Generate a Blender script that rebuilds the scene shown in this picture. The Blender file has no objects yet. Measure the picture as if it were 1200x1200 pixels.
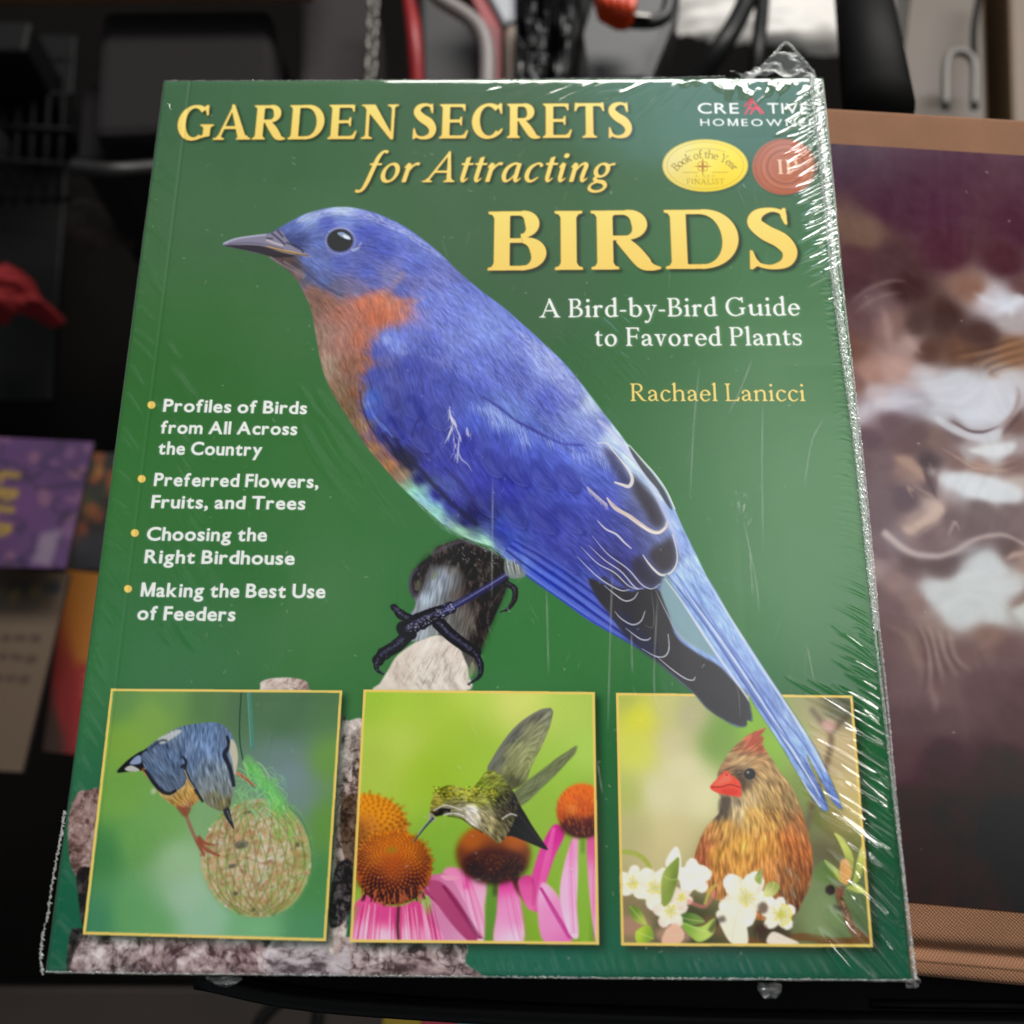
import bpy, bmesh, math, random
import numpy as np
from mathutils import Matrix, Vector
sc = bpy.context.scene
COL = sc.collection
Z0 = 0.90                                   # height of the bird book's cover above the floor, metres
# ---------------------------------------------------------------- camera
def _rod(r):
    r = np.array(r, float); t = np.linalg.norm(r); k = r / t
    K = np.array([[0, -k[2], k[1]], [k[2], 0, -k[0]], [-k[1], k[0], 0]])
    return np.eye(3) + math.sin(t) * K + (1 - math.cos(t)) * K @ K
cam = bpy.data.cameras.new('camera'); cam_ob = bpy.data.objects.new('camera', cam); COL.objects.link(cam_ob); sc.camera = cam_ob
cam.sensor_width = 36.0; cam.lens = 36.0 * 1400.0 / 1200.0; cam.clip_start = .01; cam.clip_end = 60
_R = _rod((0.3492, 0.0187, 0.0055)); M4 = Matrix.Identity(4)
for i in range(3):
    for j in range(3): M4[i][j] = _R[i, j]
M4.translation = Vector((.01442, -.12970, .31830 + Z0)); cam_ob.matrix_world = M4
cam.dof.use_dof = True; cam.dof.focus_distance = .338; cam.dof.aperture_fstop = 9.5
# ---------------------------------------------------------------- light: a lamp beyond the books, a pale ceiling, daylight through a door, a dim room
W = bpy.data.worlds.new('World'); sc.world = W; W.use_nodes = True
_t = W.node_tree; _bg = _t.nodes['Background']
def _nd(kind, **kw):
    o = _t.nodes.new(kind)
    for k, v in kw.items(): setattr(o, k, v)
    return o
def _m(op, a, b=None, c=None):
    o = _nd('ShaderNodeMath', operation=op)
    for i, v in enumerate((a, b, c)):
        if v is None: continue
        if isinstance(v, (int, float)): o.inputs[i].default_value = v
        else: _t.links.new(v, o.inputs[i])
    return o.outputs[0]
def _ss(x, lo, hi):
    """smooth step from lo (0) to hi (1)"""
    o = _nd('ShaderNodeMapRange', interpolation_type='SMOOTHSTEP'); o.inputs[1].default_value = lo; o.inputs[2].default_value = hi; o.inputs[3].default_value = 0; o.inputs[4].default_value = 1
    if lo > hi: o.inputs[1].default_value, o.inputs[2].default_value, o.inputs[3].default_value, o.inputs[4].default_value = hi, lo, 1, 0
    _t.links.new(x, o.inputs[0]); return o.outputs[0]
_tc = _nd('ShaderNodeTexCoord'); _sp = _nd('ShaderNodeSeparateXYZ'); _t.links.new(_tc.outputs['Generated'], _sp.inputs[0])
_z = _m('MAXIMUM', _sp.outputs[2], .08); _u = _m('DIVIDE', _sp.outputs[0], _z); _v = _m('DIVIDE', _sp.outputs[1], _z)
# pale ceiling overhead to the right, and blue daylight through the open door beyond
_ceil = _m('MULTIPLY', _m('MULTIPLY', _ss(_u, .02, .24), _ss(_u, 1.1, .5)), _m('MULTIPLY', _ss(_v, -.12, .36), _ss(_v, .64, .40)))
_door = _m('MULTIPLY', _m('MULTIPLY', _ss(_u, .0, .14), _ss(_u, .44, .31)), _m('MULTIPLY', _ss(_v, .71, .765), _ss(_v, 1.7, 1.3)))
def _col(f, c):
    o = _nd('ShaderNodeVectorMath', operation='SCALE'); o.inputs[0].default_value = c; _t.links.new(f, o.inputs[3]); return o.outputs[0]
def _addv(a, b):
    o = _nd('ShaderNodeVectorMath', operation='ADD'); _t.links.new(a, o.inputs[0])
    if isinstance(b, tuple): o.inputs[1].default_value = b
    else: _t.links.new(b, o.inputs[1])
    return o.outputs[0]
_rn = _nd('ShaderNodeTexNoise'); _rn.inputs['Scale'].default_value = 3.2; _rn.inputs['Detail'].default_value = 4; _t.links.new(_tc.outputs['Generated'], _rn.inputs['Vector'])
_room = _col(_m('MULTIPLY', _ss(_rn.outputs['Fac'], .42, .68), 1.0), (.42, .44, .46)); _room = _addv(_room, (.045, .05, .055))          # uneven reflections of a cluttered dim room
_t.links.new(_addv(_addv(_col(_ceil, (1.55, 1.57, 1.5)), _col(_door, (.55, 1.2, 1.6))), _room), _bg.inputs[0]); _bg.inputs[1].default_value = 1.0
def lamp(name, az_x, az_y, z, dist, sx, sy, power, col, target=(0, 0, 0)):
    L = bpy.data.lights.new(name, 'AREA'); L.shape = 'RECTANGLE'; L.size = sx; L.size_y = sy; L.energy = power; L.color = col
    o = bpy.data.objects.new(name, L); COL.objects.link(o); d = Vector((az_x, az_y, z)).normalized(); t = Vector(target) + Vector((0, 0, Z0)); o.location = t + d * dist
    x_ = (Vector((1, 0, 0)) - d * d.x).normalized(); y_ = d.cross(x_)
    o.rotation_euler = Matrix((x_, y_, d)).transposed().to_euler(); return o
lamp('key_lamp', .55, 1.25, 1.0, 1.75, 1.7, .40, 53, (1, .965, .92))
sc.view_settings.view_transform = 'Standard'; sc.view_settings.look = 'None'; sc.view_settings.exposure = 0; sc.view_settings.gamma = 1; sc.view_settings.use_curve_mapping = False
sc.render.resolution_x = sc.render.resolution_y = 1024
sc.cycles.use_denoising = True; sc.cycles.max_bounces = 8; sc.cycles.transparent_max_bounces = 12; sc.cycles.caustics_reflective = False; sc.cycles.caustics_refractive = False
# ---------------------------------------------------------------- print shop: paints the cover artwork into colour arrays
import numpy as np, math, random
rng = np.random.default_rng(7)
COVER_W, COVER_H = 216.0, 274.0            # mm
F_PX = 1400.0
CAM_ROT = (0.3492, 0.0187, 0.0055)
CAM_POS = (14.42, -129.70, 318.30)         # mm, measured from the middle of the cover
def rodrigues(r):
    r = np.array(r, float); t = np.linalg.norm(r); k = r / t
    K = np.array([[0, -k[2], k[1]], [k[2], 0, -k[0]], [-k[1], k[0], 0]])
    return np.eye(3) + math.sin(t) * K + (1 - math.cos(t)) * K @ K
CAM_R = rodrigues(CAM_ROT)
def on_plane(x, y, z=0.0):
    """photo measurement -> millimetres on the plane at height z"""
    d = CAM_R @ np.array([(x - 600) / F_PX, (600 - y) / F_PX, -1.0])
    k = (z - CAM_POS[2]) / d[2]
    return CAM_POS[0] + d[0] * k, CAM_POS[1] + d[1] * k
S = 5.4
CW, CH = int(COVER_W * S), int(COVER_H * S)
def U(x, y):
    X, Y = on_plane(x, y)
    return ((X + COVER_W / 2) * S, (COVER_H / 2 - Y) * S)
def UU(pts): return np.array([U(p[0], p[1]) for p in pts])

class Sheet:
    def __init__(s, w, h, col): s.w, s.h = w, h; s.a = np.empty((h, w, 3), np.float32); s.a[:] = np.array(col) / 255.0
def crom(P, closed=False, n=8):
    P = np.asarray(P, float)
    if closed: Q = np.vstack([P[-1], P, P[0], P[1]])
    else: Q = np.vstack([2 * P[0] - P[1], P, 2 * P[-1] - P[-2]])
    t = np.linspace(0, 1, n, endpoint=False)[:, None]; out = []
    for i in range(len(Q) - 3):
        a, b, c, d = Q[i:i + 4]
        out.append(.5 * (2 * b + (c - a) * t + (2 * a - 5 * b + 4 * c - d) * t * t + (3 * b - a - 3 * c + d) * t ** 3))
    out = np.vstack(out)
    return out if closed else np.vstack([out, P[-1]])
def cover_of(polys, w, h, ss=3, pad=2):
    """anti-aliased coverage of the union of polygons -> (y0, x0, mask)"""
    A = np.vstack(polys)
    x0 = max(0, int(A[:, 0].min()) - pad); x1 = min(w, int(A[:, 0].max()) + pad + 1)
    y0 = max(0, int(A[:, 1].min()) - pad); y1 = min(h, int(A[:, 1].max()) + pad + 1)
    if x1 <= x0 or y1 <= y0: return 0, 0, np.zeros((0, 0), np.float32)
    tot = np.zeros(((y1 - y0) * ss, (x1 - x0) * ss), bool)
    for P in polys:
        q = (P - (x0, y0)) * ss; H, W = tot.shape
        r0 = max(0, int(q[:, 1].min()) - 1); r1 = min(H, int(q[:, 1].max()) + 2)
        if r1 <= r0: continue
        D = np.zeros((r1 - r0, W + 1), np.int16); n = np.roll(q, -1, 0)
        for (ax, ay), (bx, by) in zip(q, n):
            if ay == by: continue
            up = 1
            if ay > by: ax, ay, bx, by, up = bx, by, ax, ay, -1
            ra = max(r0, math.ceil(ay - .5)); rb = min(r1 - 1, math.ceil(by - .5) - 1)
            if rb < ra: continue
            rr = np.arange(ra, rb + 1); xs = ax + (rr + .5 - ay) * (bx - ax) / (by - ay)
            np.add.at(D, (rr - r0, np.clip(np.ceil(xs - .5).astype(int), 0, W)), up)
        tot[r0:r1] |= np.cumsum(D, 1)[:, :W] != 0
    m = tot.reshape(y1 - y0, ss, x1 - x0, ss).mean((1, 3)).astype(np.float32)
    return y0, x0, m
def blur(m, r):
    if r <= 0: return m
    k = max(1, int(math.ceil(r * 3))); g = np.exp(-.5 * (np.arange(-k, k + 1) / r) ** 2); g /= g.sum()
    def cv(a):
        p = np.pad(a, [(k, k)] + [(0, 0)] * (a.ndim - 1), 'edge'); o = np.zeros_like(a)
        for i, gg in enumerate(g): o += gg * p[i:i + a.shape[0]]
        return o
    return np.swapaxes(cv(np.ascontiguousarray(np.swapaxes(cv(m.astype(np.float32)), 0, 1))), 0, 1)
def bigblur(m, r):
    f = max(1, int(r / 4))
    if f == 1: return blur(m, r)
    h, w = m.shape; s = m[:h // f * f, :w // f * f].reshape(h // f, f, w // f, f).mean((1, 3))
    return resize(blur(s, r / f), h, w)
def resize(a, h, w):
    ys = (np.arange(h) + .5) * a.shape[0] / h - .5; xs = (np.arange(w) + .5) * a.shape[1] / w - .5
    return sample(a, ys[:, None] + 0 * xs[None], xs[None] + 0 * ys[:, None])
def sample(a, y, x):
    y = np.clip(y, 0, a.shape[0] - 1.001); x = np.clip(x, 0, a.shape[1] - 1.001)
    i = y.astype(int); j = x.astype(int); f = (y - i).astype(np.float32); g = (x - j).astype(np.float32)
    if a.ndim == 3: f = f[..., None]; g = g[..., None]
    return (a[i, j] * (1 - f) + a[i + 1, j] * f) * (1 - g) + (a[i, j + 1] * (1 - f) + a[i + 1, j + 1] * f) * g
def noise(h, w, cell, oct=4, seed=0, gain=.5):
    r = np.random.default_rng(seed); o = np.zeros((h, w), np.float32); amp = 1.; tot = 0
    for k in range(oct):
        c = max(1.0, cell / 2 ** k); n = r.standard_normal((int(h / c) + 4, int(w / c) + 4)).astype(np.float32)
        o += amp * resize(blur(n, .7) * 1.9, h, w); tot += amp * amp; amp *= gain
    return o / math.sqrt(tot)
def region(polys, sh, soft=0., ss=3):
    y0, x0, m = cover_of(polys, sh.w, sh.h, ss, pad=2 + int(3 * soft))
    return (y0, x0, blur(m, soft) if soft else m)
def put(sh, reg, col, al=1.0):
    y0, x0, m = reg
    if m.size == 0: return
    a = sh.a[y0:y0 + m.shape[0], x0:x0 + m.shape[1]]; k = (m * al)[..., None]
    c = np.asarray(col, np.float32)
    if c.ndim == 1: c = c / 255.0
    a += (c - a) * k
def colour_field(reg, pts, p=1.6, eps=40., conv=None):
    """smooth colour through control points (x, y, (r, g, b))"""
    y0, x0, m = reg; h, w = m.shape; st = 4
    yy, xx = np.mgrid[0:h + st:st, 0:w + st:st].astype(np.float32); yy += y0; xx += x0
    num = np.zeros(yy.shape + (3,), np.float32); den = np.zeros(yy.shape, np.float32)
    for x, y, c in pts:
        if conv: x, y = conv(x, y)
        k = 1.0 / ((xx - x) ** 2 + (yy - y) ** 2 + eps) ** p
        num += k[..., None] * (np.array(c, np.float32) / 255.0); den += k
    f = num / den[..., None]
    return sample(f, np.arange(h, dtype=np.float32)[:, None] / st + np.zeros((1, w), np.float32), np.arange(w, dtype=np.float32)[None] / st + np.zeros((h, 1), np.float32))
def angle_field(reg, guides, conv=None, p=1.5, eps=200.):
    """flow from guides (x0, y0, x1, y1)"""
    y0, x0, m = reg; h, w = m.shape; st = 4
    yy, xx = np.mgrid[0:h + st:st, 0:w + st:st].astype(np.float32); yy += y0; xx += x0
    ux = np.zeros(yy.shape, np.float32); uy = ux.copy()
    for a, b, c, d in guides:
        if conv: (a, b), (c, d) = conv(a, b), conv(c, d)
        L = math.hypot(c - a, d - b); k = 1.0 / ((xx - (a + c) / 2) ** 2 + (yy - (b + d) / 2) ** 2 + eps) ** p
        ux += k * (c - a) / L; uy += k * (d - b) / L
    n = np.hypot(ux, uy) + 1e-9
    Y = np.arange(h, dtype=np.float32)[:, None] / st + np.zeros((1, w), np.float32); X = np.arange(w, dtype=np.float32)[None] / st + np.zeros((h, 1), np.float32)
    return sample(ux / n, Y, X), sample(uy / n, Y, X)
def lic(flow, L=10, seed=1, grain=.8):
    ux, uy = flow; h, w = ux.shape
    n = blur(np.random.default_rng(seed).standard_normal((h, w)).astype(np.float32), grain)
    Y, X = np.mgrid[0:h, 0:w].astype(np.float32); acc = n.copy()
    for sgn in (1, -1):
        y, x = Y.copy(), X.copy()
        for k in range(L):
            vx = ux[np.clip(y.astype(int), 0, h - 1), np.clip(x.astype(int), 0, w - 1)]; vy = uy[np.clip(y.astype(int), 0, h - 1), np.clip(x.astype(int), 0, w - 1)]
            x += sgn * vx; y += sgn * vy; acc += sample(n, y, x) * (1 - k / L)
    return (acc - acc.mean()) / (acc.std() + 1e-6)
def ribbon(P):
    """variable width stroke through (x, y, w) -> polygon"""
    P = np.asarray(P, float)
    if len(P) > 2: P = crom(P, n=6)
    d = np.gradient(P[:, :2], axis=0); d /= np.hypot(d[:, 0], d[:, 1])[:, None] + 1e-9
    nrm = np.c_[-d[:, 1], d[:, 0]] * np.abs(P[:, 2:3]) / 2
    return np.vstack([P[:, :2] + nrm, (P[:, :2] - nrm)[::-1]])
def line(sh, pts, w, col, al=1., soft=0., conv=U, taper=(1, 1)):
    """painted line; w in photo units (about 1.3 canvas pixels each)"""
    q = [conv(p[0], p[1]) for p in pts]; n = len(q); out = []
    for i, p in enumerate(q):
        k = i / max(1, n - 1); tw = w * 1.28 * (taper[0] * (1 - k) + taper[1] * k if len(taper) == 2 else np.interp(k, np.linspace(0, 1, len(taper)), taper))
        out.append((p[0], p[1], tw))
    put(sh, region([ribbon(out)], sh, soft), col, al)
def shape(sh, pts, col, al=1., soft=0., conv=U, curve=True):
    q = np.array([conv(*p) for p in pts]); q = crom(q, True, 6) if curve else q
    r = region([q], sh, soft); put(sh, r, col, al); return r
def oval(cx, cy, rx, ry, rot=0, n=40):
    a = np.linspace(0, 2 * math.pi, n, endpoint=False); c, s = math.cos(rot), math.sin(rot)
    x, y = rx * np.cos(a), ry * np.sin(a)
    return np.c_[cx + x * c - y * s, cy + x * s + y * c]
def hairs(sh, reg, flow, n, L, cols, al, seed=3, w=.5, jitter=.15, thr=.5):
    """many fine strokes along the flow inside a region, splatted together"""
    y0, x0, m = reg; h, wd = m.shape; r = np.random.default_rng(seed)
    iy, ix = np.nonzero(m > thr)
    if len(iy) == 0: return
    k = r.integers(0, len(iy), n); y = iy[k].astype(np.float32) + r.random(n).astype(np.float32); x = ix[k].astype(np.float32) + r.random(n).astype(np.float32)
    ci = np.array(cols, np.float32)[r.integers(0, len(cols), n)] / 255.0
    ln = L * (.5 + r.random(n)); ja = r.normal(0, jitter, n); cj, sj = np.cos(ja), np.sin(ja)
    W = np.zeros(h * wd, np.float64); CC = np.zeros((3, h * wd)); 
    for s in range(int(L * 1.5 / .6)):
        live = s * .6 < ln
        yi = np.clip(y.astype(int), 0, h - 2); xi = np.clip(x.astype(int), 0, wd - 2)
        fade = live * np.sin(np.clip((s * .6 + .6) / ln, 0, 1) * math.pi) ** .6
        fy, fx = y - yi, x - xi
        for dy, dx, q in ((0, 0, (1 - fy) * (1 - fx)), (1, 0, fy * (1 - fx)), (0, 1, (1 - fy) * fx), (1, 1, fy * fx)):
            id_ = (yi + dy) * wd + xi + dx; ww = np.clip(q, 0, 1) * fade * w
            W += np.bincount(id_, ww, h * wd)
            for c in range(3): CC[c] += np.bincount(id_, ww * ci[:, c], h * wd)
        vx, vy = flow[0][yi, xi], flow[1][yi, xi]
        x += .6 * (vx * cj - vy * sj); y += .6 * (vx * sj + vy * cj)
        x = np.clip(x, 0, wd - 1.01); y = np.clip(y, 0, h - 1.01)
    col = (CC / (W + 1e-9)).T.reshape(h, wd, 3).astype(np.float32); k = (1 - np.exp(-W)).reshape(h, wd).astype(np.float32)
    put(sh, (y0, x0, m * k), col, al)
# ---------------------------------------------------------------- lettering drawn with a broad pen
def _arc(cx, cy, rx, ry, a0, a1, s, t, tilt=0., n=28):
    a = np.radians(np.linspace(a0, a1, n)); w = t + (s - t) * np.abs(np.cos(a - math.radians(tilt))) ** 1.6
    return ribbon_raw(np.c_[cx + rx * np.cos(a), cy + ry * np.sin(a), w])
def ribbon_raw(P):
    d = np.gradient(P[:, :2], axis=0); d /= np.hypot(d[:, 0], d[:, 1])[:, None] + 1e-9
    nrm = np.c_[-d[:, 1], d[:, 0]] * P[:, 2:3] / 2
    return np.vstack([P[:, :2] + nrm, (P[:, :2] - nrm)[::-1]])
def _st(*p): return ribbon_raw(crom(np.array(p, float), n=8)) if len(p) > 2 else ribbon_raw(np.array(p, float))
def _pl(*p): return np.array(p, float)
def _sf(x, y, d, s, e=62, e2=None, h=30, b=52):
    """bracketed serif under (d=1) or over (d=-1) a stem of width s centred on x"""
    e2 = e if e2 is None else e2; l, r = x - s / 2, x + s / 2
    return _pl((l - e, y), (r + e2, y), (r + e2 - 4, y + d * h), (r + e2 * .35, y + d * (h + 10)), (r, y + d * (h + b)), (l, y + d * (h + b)), (l - e * .35, y + d * (h + 10)), (l - e + 4, y + d * h))
def roman(ch, s, t):
    """(polygons, advance) with capitals 700 high, x-height 440"""
    X = 440; h = s / 2; o = 10
    stem = lambda x, y0, y1: _pl((x - h, y0), (x + h, y0), (x + h, y1), (x - h, y1))
    full = lambda x, e=62, e2=None: [stem(x, 10, 690), _sf(x, 0, 1, s, e, e2), _sf(x, 700, -1, s, e, e2)]
    x0 = 40 + 62 + h
    flag = lambda x, y: _pl((x - h - 62, y - 62), (x - h - 58, y - 78), (x - h, y - 100), (x + h, y - 90), (x + h, y + 8), (x + h - 14, y + 8))
    if ch == 'I': return full(x0), x0 + h + 62 + 40
    if ch == 'B':
        r = x0 + h
        return full(x0, 62, 0) + [_pl((x0, 700), (r + 110, 700), (r + 110, 700 - t), (x0, 700 - t)), _arc(r + 110, 538, 142 - h * .35, 162 - t / 2, -90, 90, s * .92, t, 12), _pl((x0, 376), (r + 120, 376), (r + 120, 376 - t), (x0, 376 - t)), _arc(r + 125, 188, 190 - h * .35, 188 - t / 2, -90, 90, s, t, 12), _pl((x0, t), (r + 125, t), (r + 125, 0), (x0, 0))], r + 125 + 190 + h * .65 + 40
    if ch == 'P':
        r = x0 + h
        return full(x0, 62, 70) + [_pl((x0, 700), (r + 110, 700), (r + 110, 700 - t), (x0, 700 - t)), _arc(r + 110, 512, 180 - h * .3, 188 - t / 2, -90, 90, s, t, 10), _pl((x0, 325 + t), (r + 110, 325 + t), (r + 110, 325), (x0 + h, 335))], r + 110 + 180 + h * .7 + 30
    if ch == 'R':
        r = x0 + h
        return full(x0, 62, 58) + [_pl((x0, 700), (r + 120, 700), (r + 120, 700 - t), (x0, 700 - t)), _arc(r + 120, 522, 172 - h * .3, 178 - t / 2, -90, 90, s, t, 10), _pl((x0, 345 + t), (r + 120, 345 + t), (r + 120, 345), (x0, 345)), _st((r + 70, 365, s * .7), (r + 190, 225, s * 1.0), (r + 300, 75, s * .98), (r + 375, 25, s * .55), (r + 470, 12, 22))], r + 475
    if ch == 'D':
        r = x0 + h
        return full(x0, 62, 0) + [_pl((x0, 700), (r + 160, 700), (r + 160, 700 - t), (x0, 700 - t)), _arc(r + 150, 350, 330 - h * .6, 350 - t / 2, -92, 92, s * 1.04, t, 8, 40), _pl((x0, t), (r + 160, t), (r + 160, 0), (x0, 0))], r + 150 + 330 + h * .4 + 45
    if ch in 'EFL':
        r = x0 + h; w = r + (310 if ch != 'L' else 330); g = full(x0, 62, 0 if ch == 'E' else 62)
        if ch != 'L':
            g += [_pl((x0, 700), (w, 700), (w + 4, 552), (w - 24, 552), (w - 50, 625), (w - 95, 700 - t), (x0, 700 - t)),
                  _pl((x0, 352 + t / 2), (w - 110, 352 + t / 2), (w - 90, 445), (w - 62, 445), (w - 62, 258), (w - 90, 258), (w - 110, 352 - t / 2), (x0, 352 - t / 2))]
        if ch != 'F':
            g += [_pl((x0, 0), (w + 20, 0), (w + 68, 165), (w + 36, 170), (w - 10, 85), (w - 70, t), (x0, t))]
        return g, w + (95 if ch != 'F' else 40)
    if ch == 'T':
        c = 330; return [stem(c, 10, 690), _sf(c, 0, 1, s, 75), _pl((c - 290, 715), (c - 262, 715), (c - 235, 700), (c + 235, 700), (c + 262, 715), (c + 290, 715), (c + 302, 535), (c + 274, 535), (c + 240, 615), (c + 190, 700 - t), (c - 190, 700 - t), (c - 240, 615), (c - 274, 535), (c - 302, 535))], 660
    if ch == 'A':
        return [_pl((330, 720), (390, 720), (690, 20), (690 - s * 1.12, 20), (336, 610)), _pl((350, 690), (372, 640), (150, 20), (150 - t * 1.1, 20)), _pl((200, 275), (510, 275), (520, 275 - t), (190, 275 - t)), _sf(632 - 5, 0, 1, s * 1.0, 75, 75), _sf(130, 0, 1, t, 95, 80)], 760
    if ch == 'N':
        return [_pl((150, 10), (150 + t * 1.1, 10), (150 + t * 1.1, 690), (150, 690)), _pl((95, 700), (150 + s * 1.15, 700), (720, 40), (720, -14), (668, -14), (110, 645)), _pl((668, 690), (668 + t * 1.1, 690), (720, 0), (668, 0)), _sf(150 + t / 2, 0, 1, t, 90, 85), _sf(694, 700, -1, t, 90, 85), _pl((45, 700), (160, 700), (160, 670), (48, 672))], 830
    if ch in 'CG':
        g = [_arc(385, 350, 335 - h, 360 - t / 2, 48, 318 if ch == 'C' else 305, s * 1.06, t, 8, 44), _pl((625, 715), (652, 715), (660, 490), (632, 490), (600, 585), (560, 640), (580, 690))]
        if ch == 'C': return g + [_st((590, 95, t), (640, 160, t * .8), (668, 195, 20))], 715
        return g + [_pl((582, 50), (582 + s * .95, 75), (582 + s * .95, 285), (582, 285)), _sf(582 + s * .47, 312, -1, s * .9, 75, 70), _pl((500, 40), (600, 40), (600, 110), (560, 90))], 790
    if ch == 'S':
        return [_st((440, 600, t * .9), (385, 670, t * .9), (285, 690, t * 1.05), (165, 640, s * .72), (130, 535, s * .95), (230, 420, s * 1.12), (380, 320, s * 1.15), (455, 190, s * .95), (410, 65, s * .7), (270, 14, t * 1.05), (140, 45, t * .9), (75, 120, t * .9)), _pl((418, 712), (446, 712), (455, 512), (428, 512), (395, 600), (385, 660)), _pl((62, 212), (88, 212), (120, 115), (160, 55), (80, -12), (52, -12))], 545
    if ch == 'Y':
        c = 350; return [stem(c, 10, 330), _sf(c, 0, 1, s, 75), _pl((120, 690), (120 + s * 1.1, 690), (c + h, 330), (c + h - 10, 290), (c - h, 330)), _pl((540, 690), (540 + t, 690), (c + h, 330), (c + h - 30, 300)), _sf(120 + s * .5, 700, -1, s, 80, 70), _sf(560, 700, -1, t, 80, 70)], 700
    # ---- lower case
    xl = 95 + h
    if ch == 'i': return [stem(xl, 10, X), _sf(xl, 0, 1, s, 58), flag(xl, X), oval(xl, 630, s * .62, s * .62)], xl + h + 80
    if ch == 'l': return [stem(xl, 10, 735), _sf(xl, 0, 1, s, 58), flag(xl, 735)], xl + h + 80
    if ch in 'rnhum':
        g = []
        if ch == 'u':
            x2 = xl + 300 + h * .3
            return [stem(xl, 110, X), flag(xl, X), _st((xl, 150, s), (xl + 20, 70, s * .9), (xl + 110, 28, t * 1.3), (xl + 210, 60, t), (x2, 130, t * .8)), stem(x2, 30, X), flag(x2, X), _pl((x2 - h, 0), (x2 + h + 62, 18), (x2 + h + 62, 44), (x2 + h, 60), (x2 - h, 100))], x2 + h + 80
        top = 735 if ch == 'h' else X
        g = [stem(xl, 10, top), flag(xl, top), _sf(xl, 0, 1, s, 58, 50)]
        if ch == 'r': return g + [_st((xl + h * .5, 310, t), (xl + 95, 405, t * 1.2), (xl + 170, 420, s * .7)), oval(xl + 190, 395, s * .58, s * .55)], xl + 275
        x2 = xl + 300 + h * .3
        g += [_st((xl + h * .4, 310, t * .8), (xl + 90, 400, t), (xl + 195, 425, t * 1.5), (x2 - 25, 385, s * .9), (x2, 290, s)), stem(x2, 10, 295), _sf(x2, 0, 1, s, 50, 58)]
        return g, x2 + h + 80
    if ch == 'o': return [_arc(265, 220, 215 - h, 232 - t / 2, 0, 362, s * 1.05, t, 16, 44)], 530
    if ch in 'ce':
        g = [_arc(255, 220, 205 - h, 232 - t / 2, 42 if ch == 'c' else 0, 300, s * 1.05, t, 14, 36), _st((300, 22, t * 1.1), (370, 52, t), (425, 112, 20))]
        if ch == 'c': return g + [oval(385, 372, s * .55, s * .5)], 455
        return g + [_pl((100, 250 + t * .5), (440, 250 + t * .5), (445, 250 - t * .5), (100, 250 - t * .5))], 480
    if ch in 'db':
        if ch == 'd':
            x = 395; return [_arc(255, 220, 205 - h, 232 - t / 2, 60, 305, s * 1.02, t, 10), _st((310, 410, t), (365, 400, t), (x, 370, t)), _st((300, 30, t), (360, 60, t), (x, 120, t)), stem(x, 30, 735), flag(x, 735), _pl((x - h, -6), (x + h + 62, 18), (x + h + 62, 46), (x + h, 60), (x - h, 110))], x + h + 80
        x = 85 + h; return [stem(x, 60, 735), flag(x, 735), _arc(x + 165, 220, 205 - h, 232 - t / 2, -125, 125, s * 1.02, t, 10), _st((x, 330, t), (x + 50, 400, t * .9), (x + 120, 425, t)), _st((x - h * .6, 70, t * 1.2), (x + 60, 20, t), (x + 140, 10, t))], x + 165 + 205 + 55
    if ch == 'a':
        x = 340; return [_st((95, 330, s * .8), (110, 390, t * 1.1), (200, 425, t * 1.2), (300, 390, s * .8), (x, 300, s)), stem(x, 60, 310), _st((x, 130, s), (x + 15, 50, s * .7), (x + 60, 22, t), (x + 110, 50, 22)), oval(100, 335, s * .52, s * .5), _st((x, 262, t), (220, 225, t), (110, 165, s * .8), (100, 75, s * .95), (170, 28, t * 1.4), (270, 55, t), (x, 120, t * .8))], 470
    if ch == 't': return [stem(150, 100, 420), _pl((60, 425), (150 - h + 8, 510), (150 + h - 8, 580), (150 + h, 580), (150 + h, 410), (150 - h, 410)), _pl((50, 440), (320, 440), (312, 440 - t), (50, 440 - t)), _st((150, 140, s), (165, 50, s * .85), (225, 22, t * 1.2), (320, 60, 20))], 345
    if ch == 's': return [_st((330, 370, t), (270, 425, t), (180, 425, t * 1.1), (100, 380, s * .7), (110, 295, s * .85), (230, 225, s), (320, 150, s * .9), (300, 50, s * .65), (190, 15, t * 1.1), (105, 40, t), (65, 100, t)), _pl((318, 440), (340, 440), (346, 310), (322, 310), (290, 380)), _pl((52, 150), (76, 150), (110, 70), (60, -6), (44, -6))], 400
    if ch in 'vy':
        g = [_pl((95, 430), (95 + s * 1.1, 430), (290, 70), (262, -10), (235, -10)), _pl((385, 430), (385 + t, 430), (265, -10), (240, 20)), _sf(95 + s * .5, 440, -1, s * .9, 66, 56), _sf(397, 440, -1, t, 70, 56)]
        if ch == 'y': g += [_st((268, 40, t * 1.05), (220, -90, t * 1.1), (160, -190, t * 1.2), (90, -205, s * .7)), oval(80, -195, s * .52, s * .5)]
        return g, 490
    if ch == 'k': return [stem(xl, 10, 735), flag(xl, 735), _sf(xl, 0, 1, s, 58, 50), _st((xl, 210, t), (xl + 240, 430, t)), _st((xl + 90, 280, s * .8), (xl + 270, 20, s)), _sf(xl + 280, 0, 1, s, 50, 60), _sf(xl + 240, 440, -1, t, 60, 50)], xl + 400
    if ch == 'f': return [stem(160, 10, 560), _sf(160, 0, 1, s, 62, 70), _pl((60, 440), (310, 440), (304, 440 - t), (60, 440 - t)), _st((160, 540, s), (175, 650, s * .9), (240, 720, t * 1.4), (320, 715, s * .6)), oval(330, 690, s * .5, s * .5)], 320
    if ch == '-': return [_pl((45, 255), (265, 255), (265, 195), (45, 195))], 310
    if ch == "'": return [_pl((40, 720), (110, 720), (85, 520), (65, 520))], 150
    return [], 230
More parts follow.
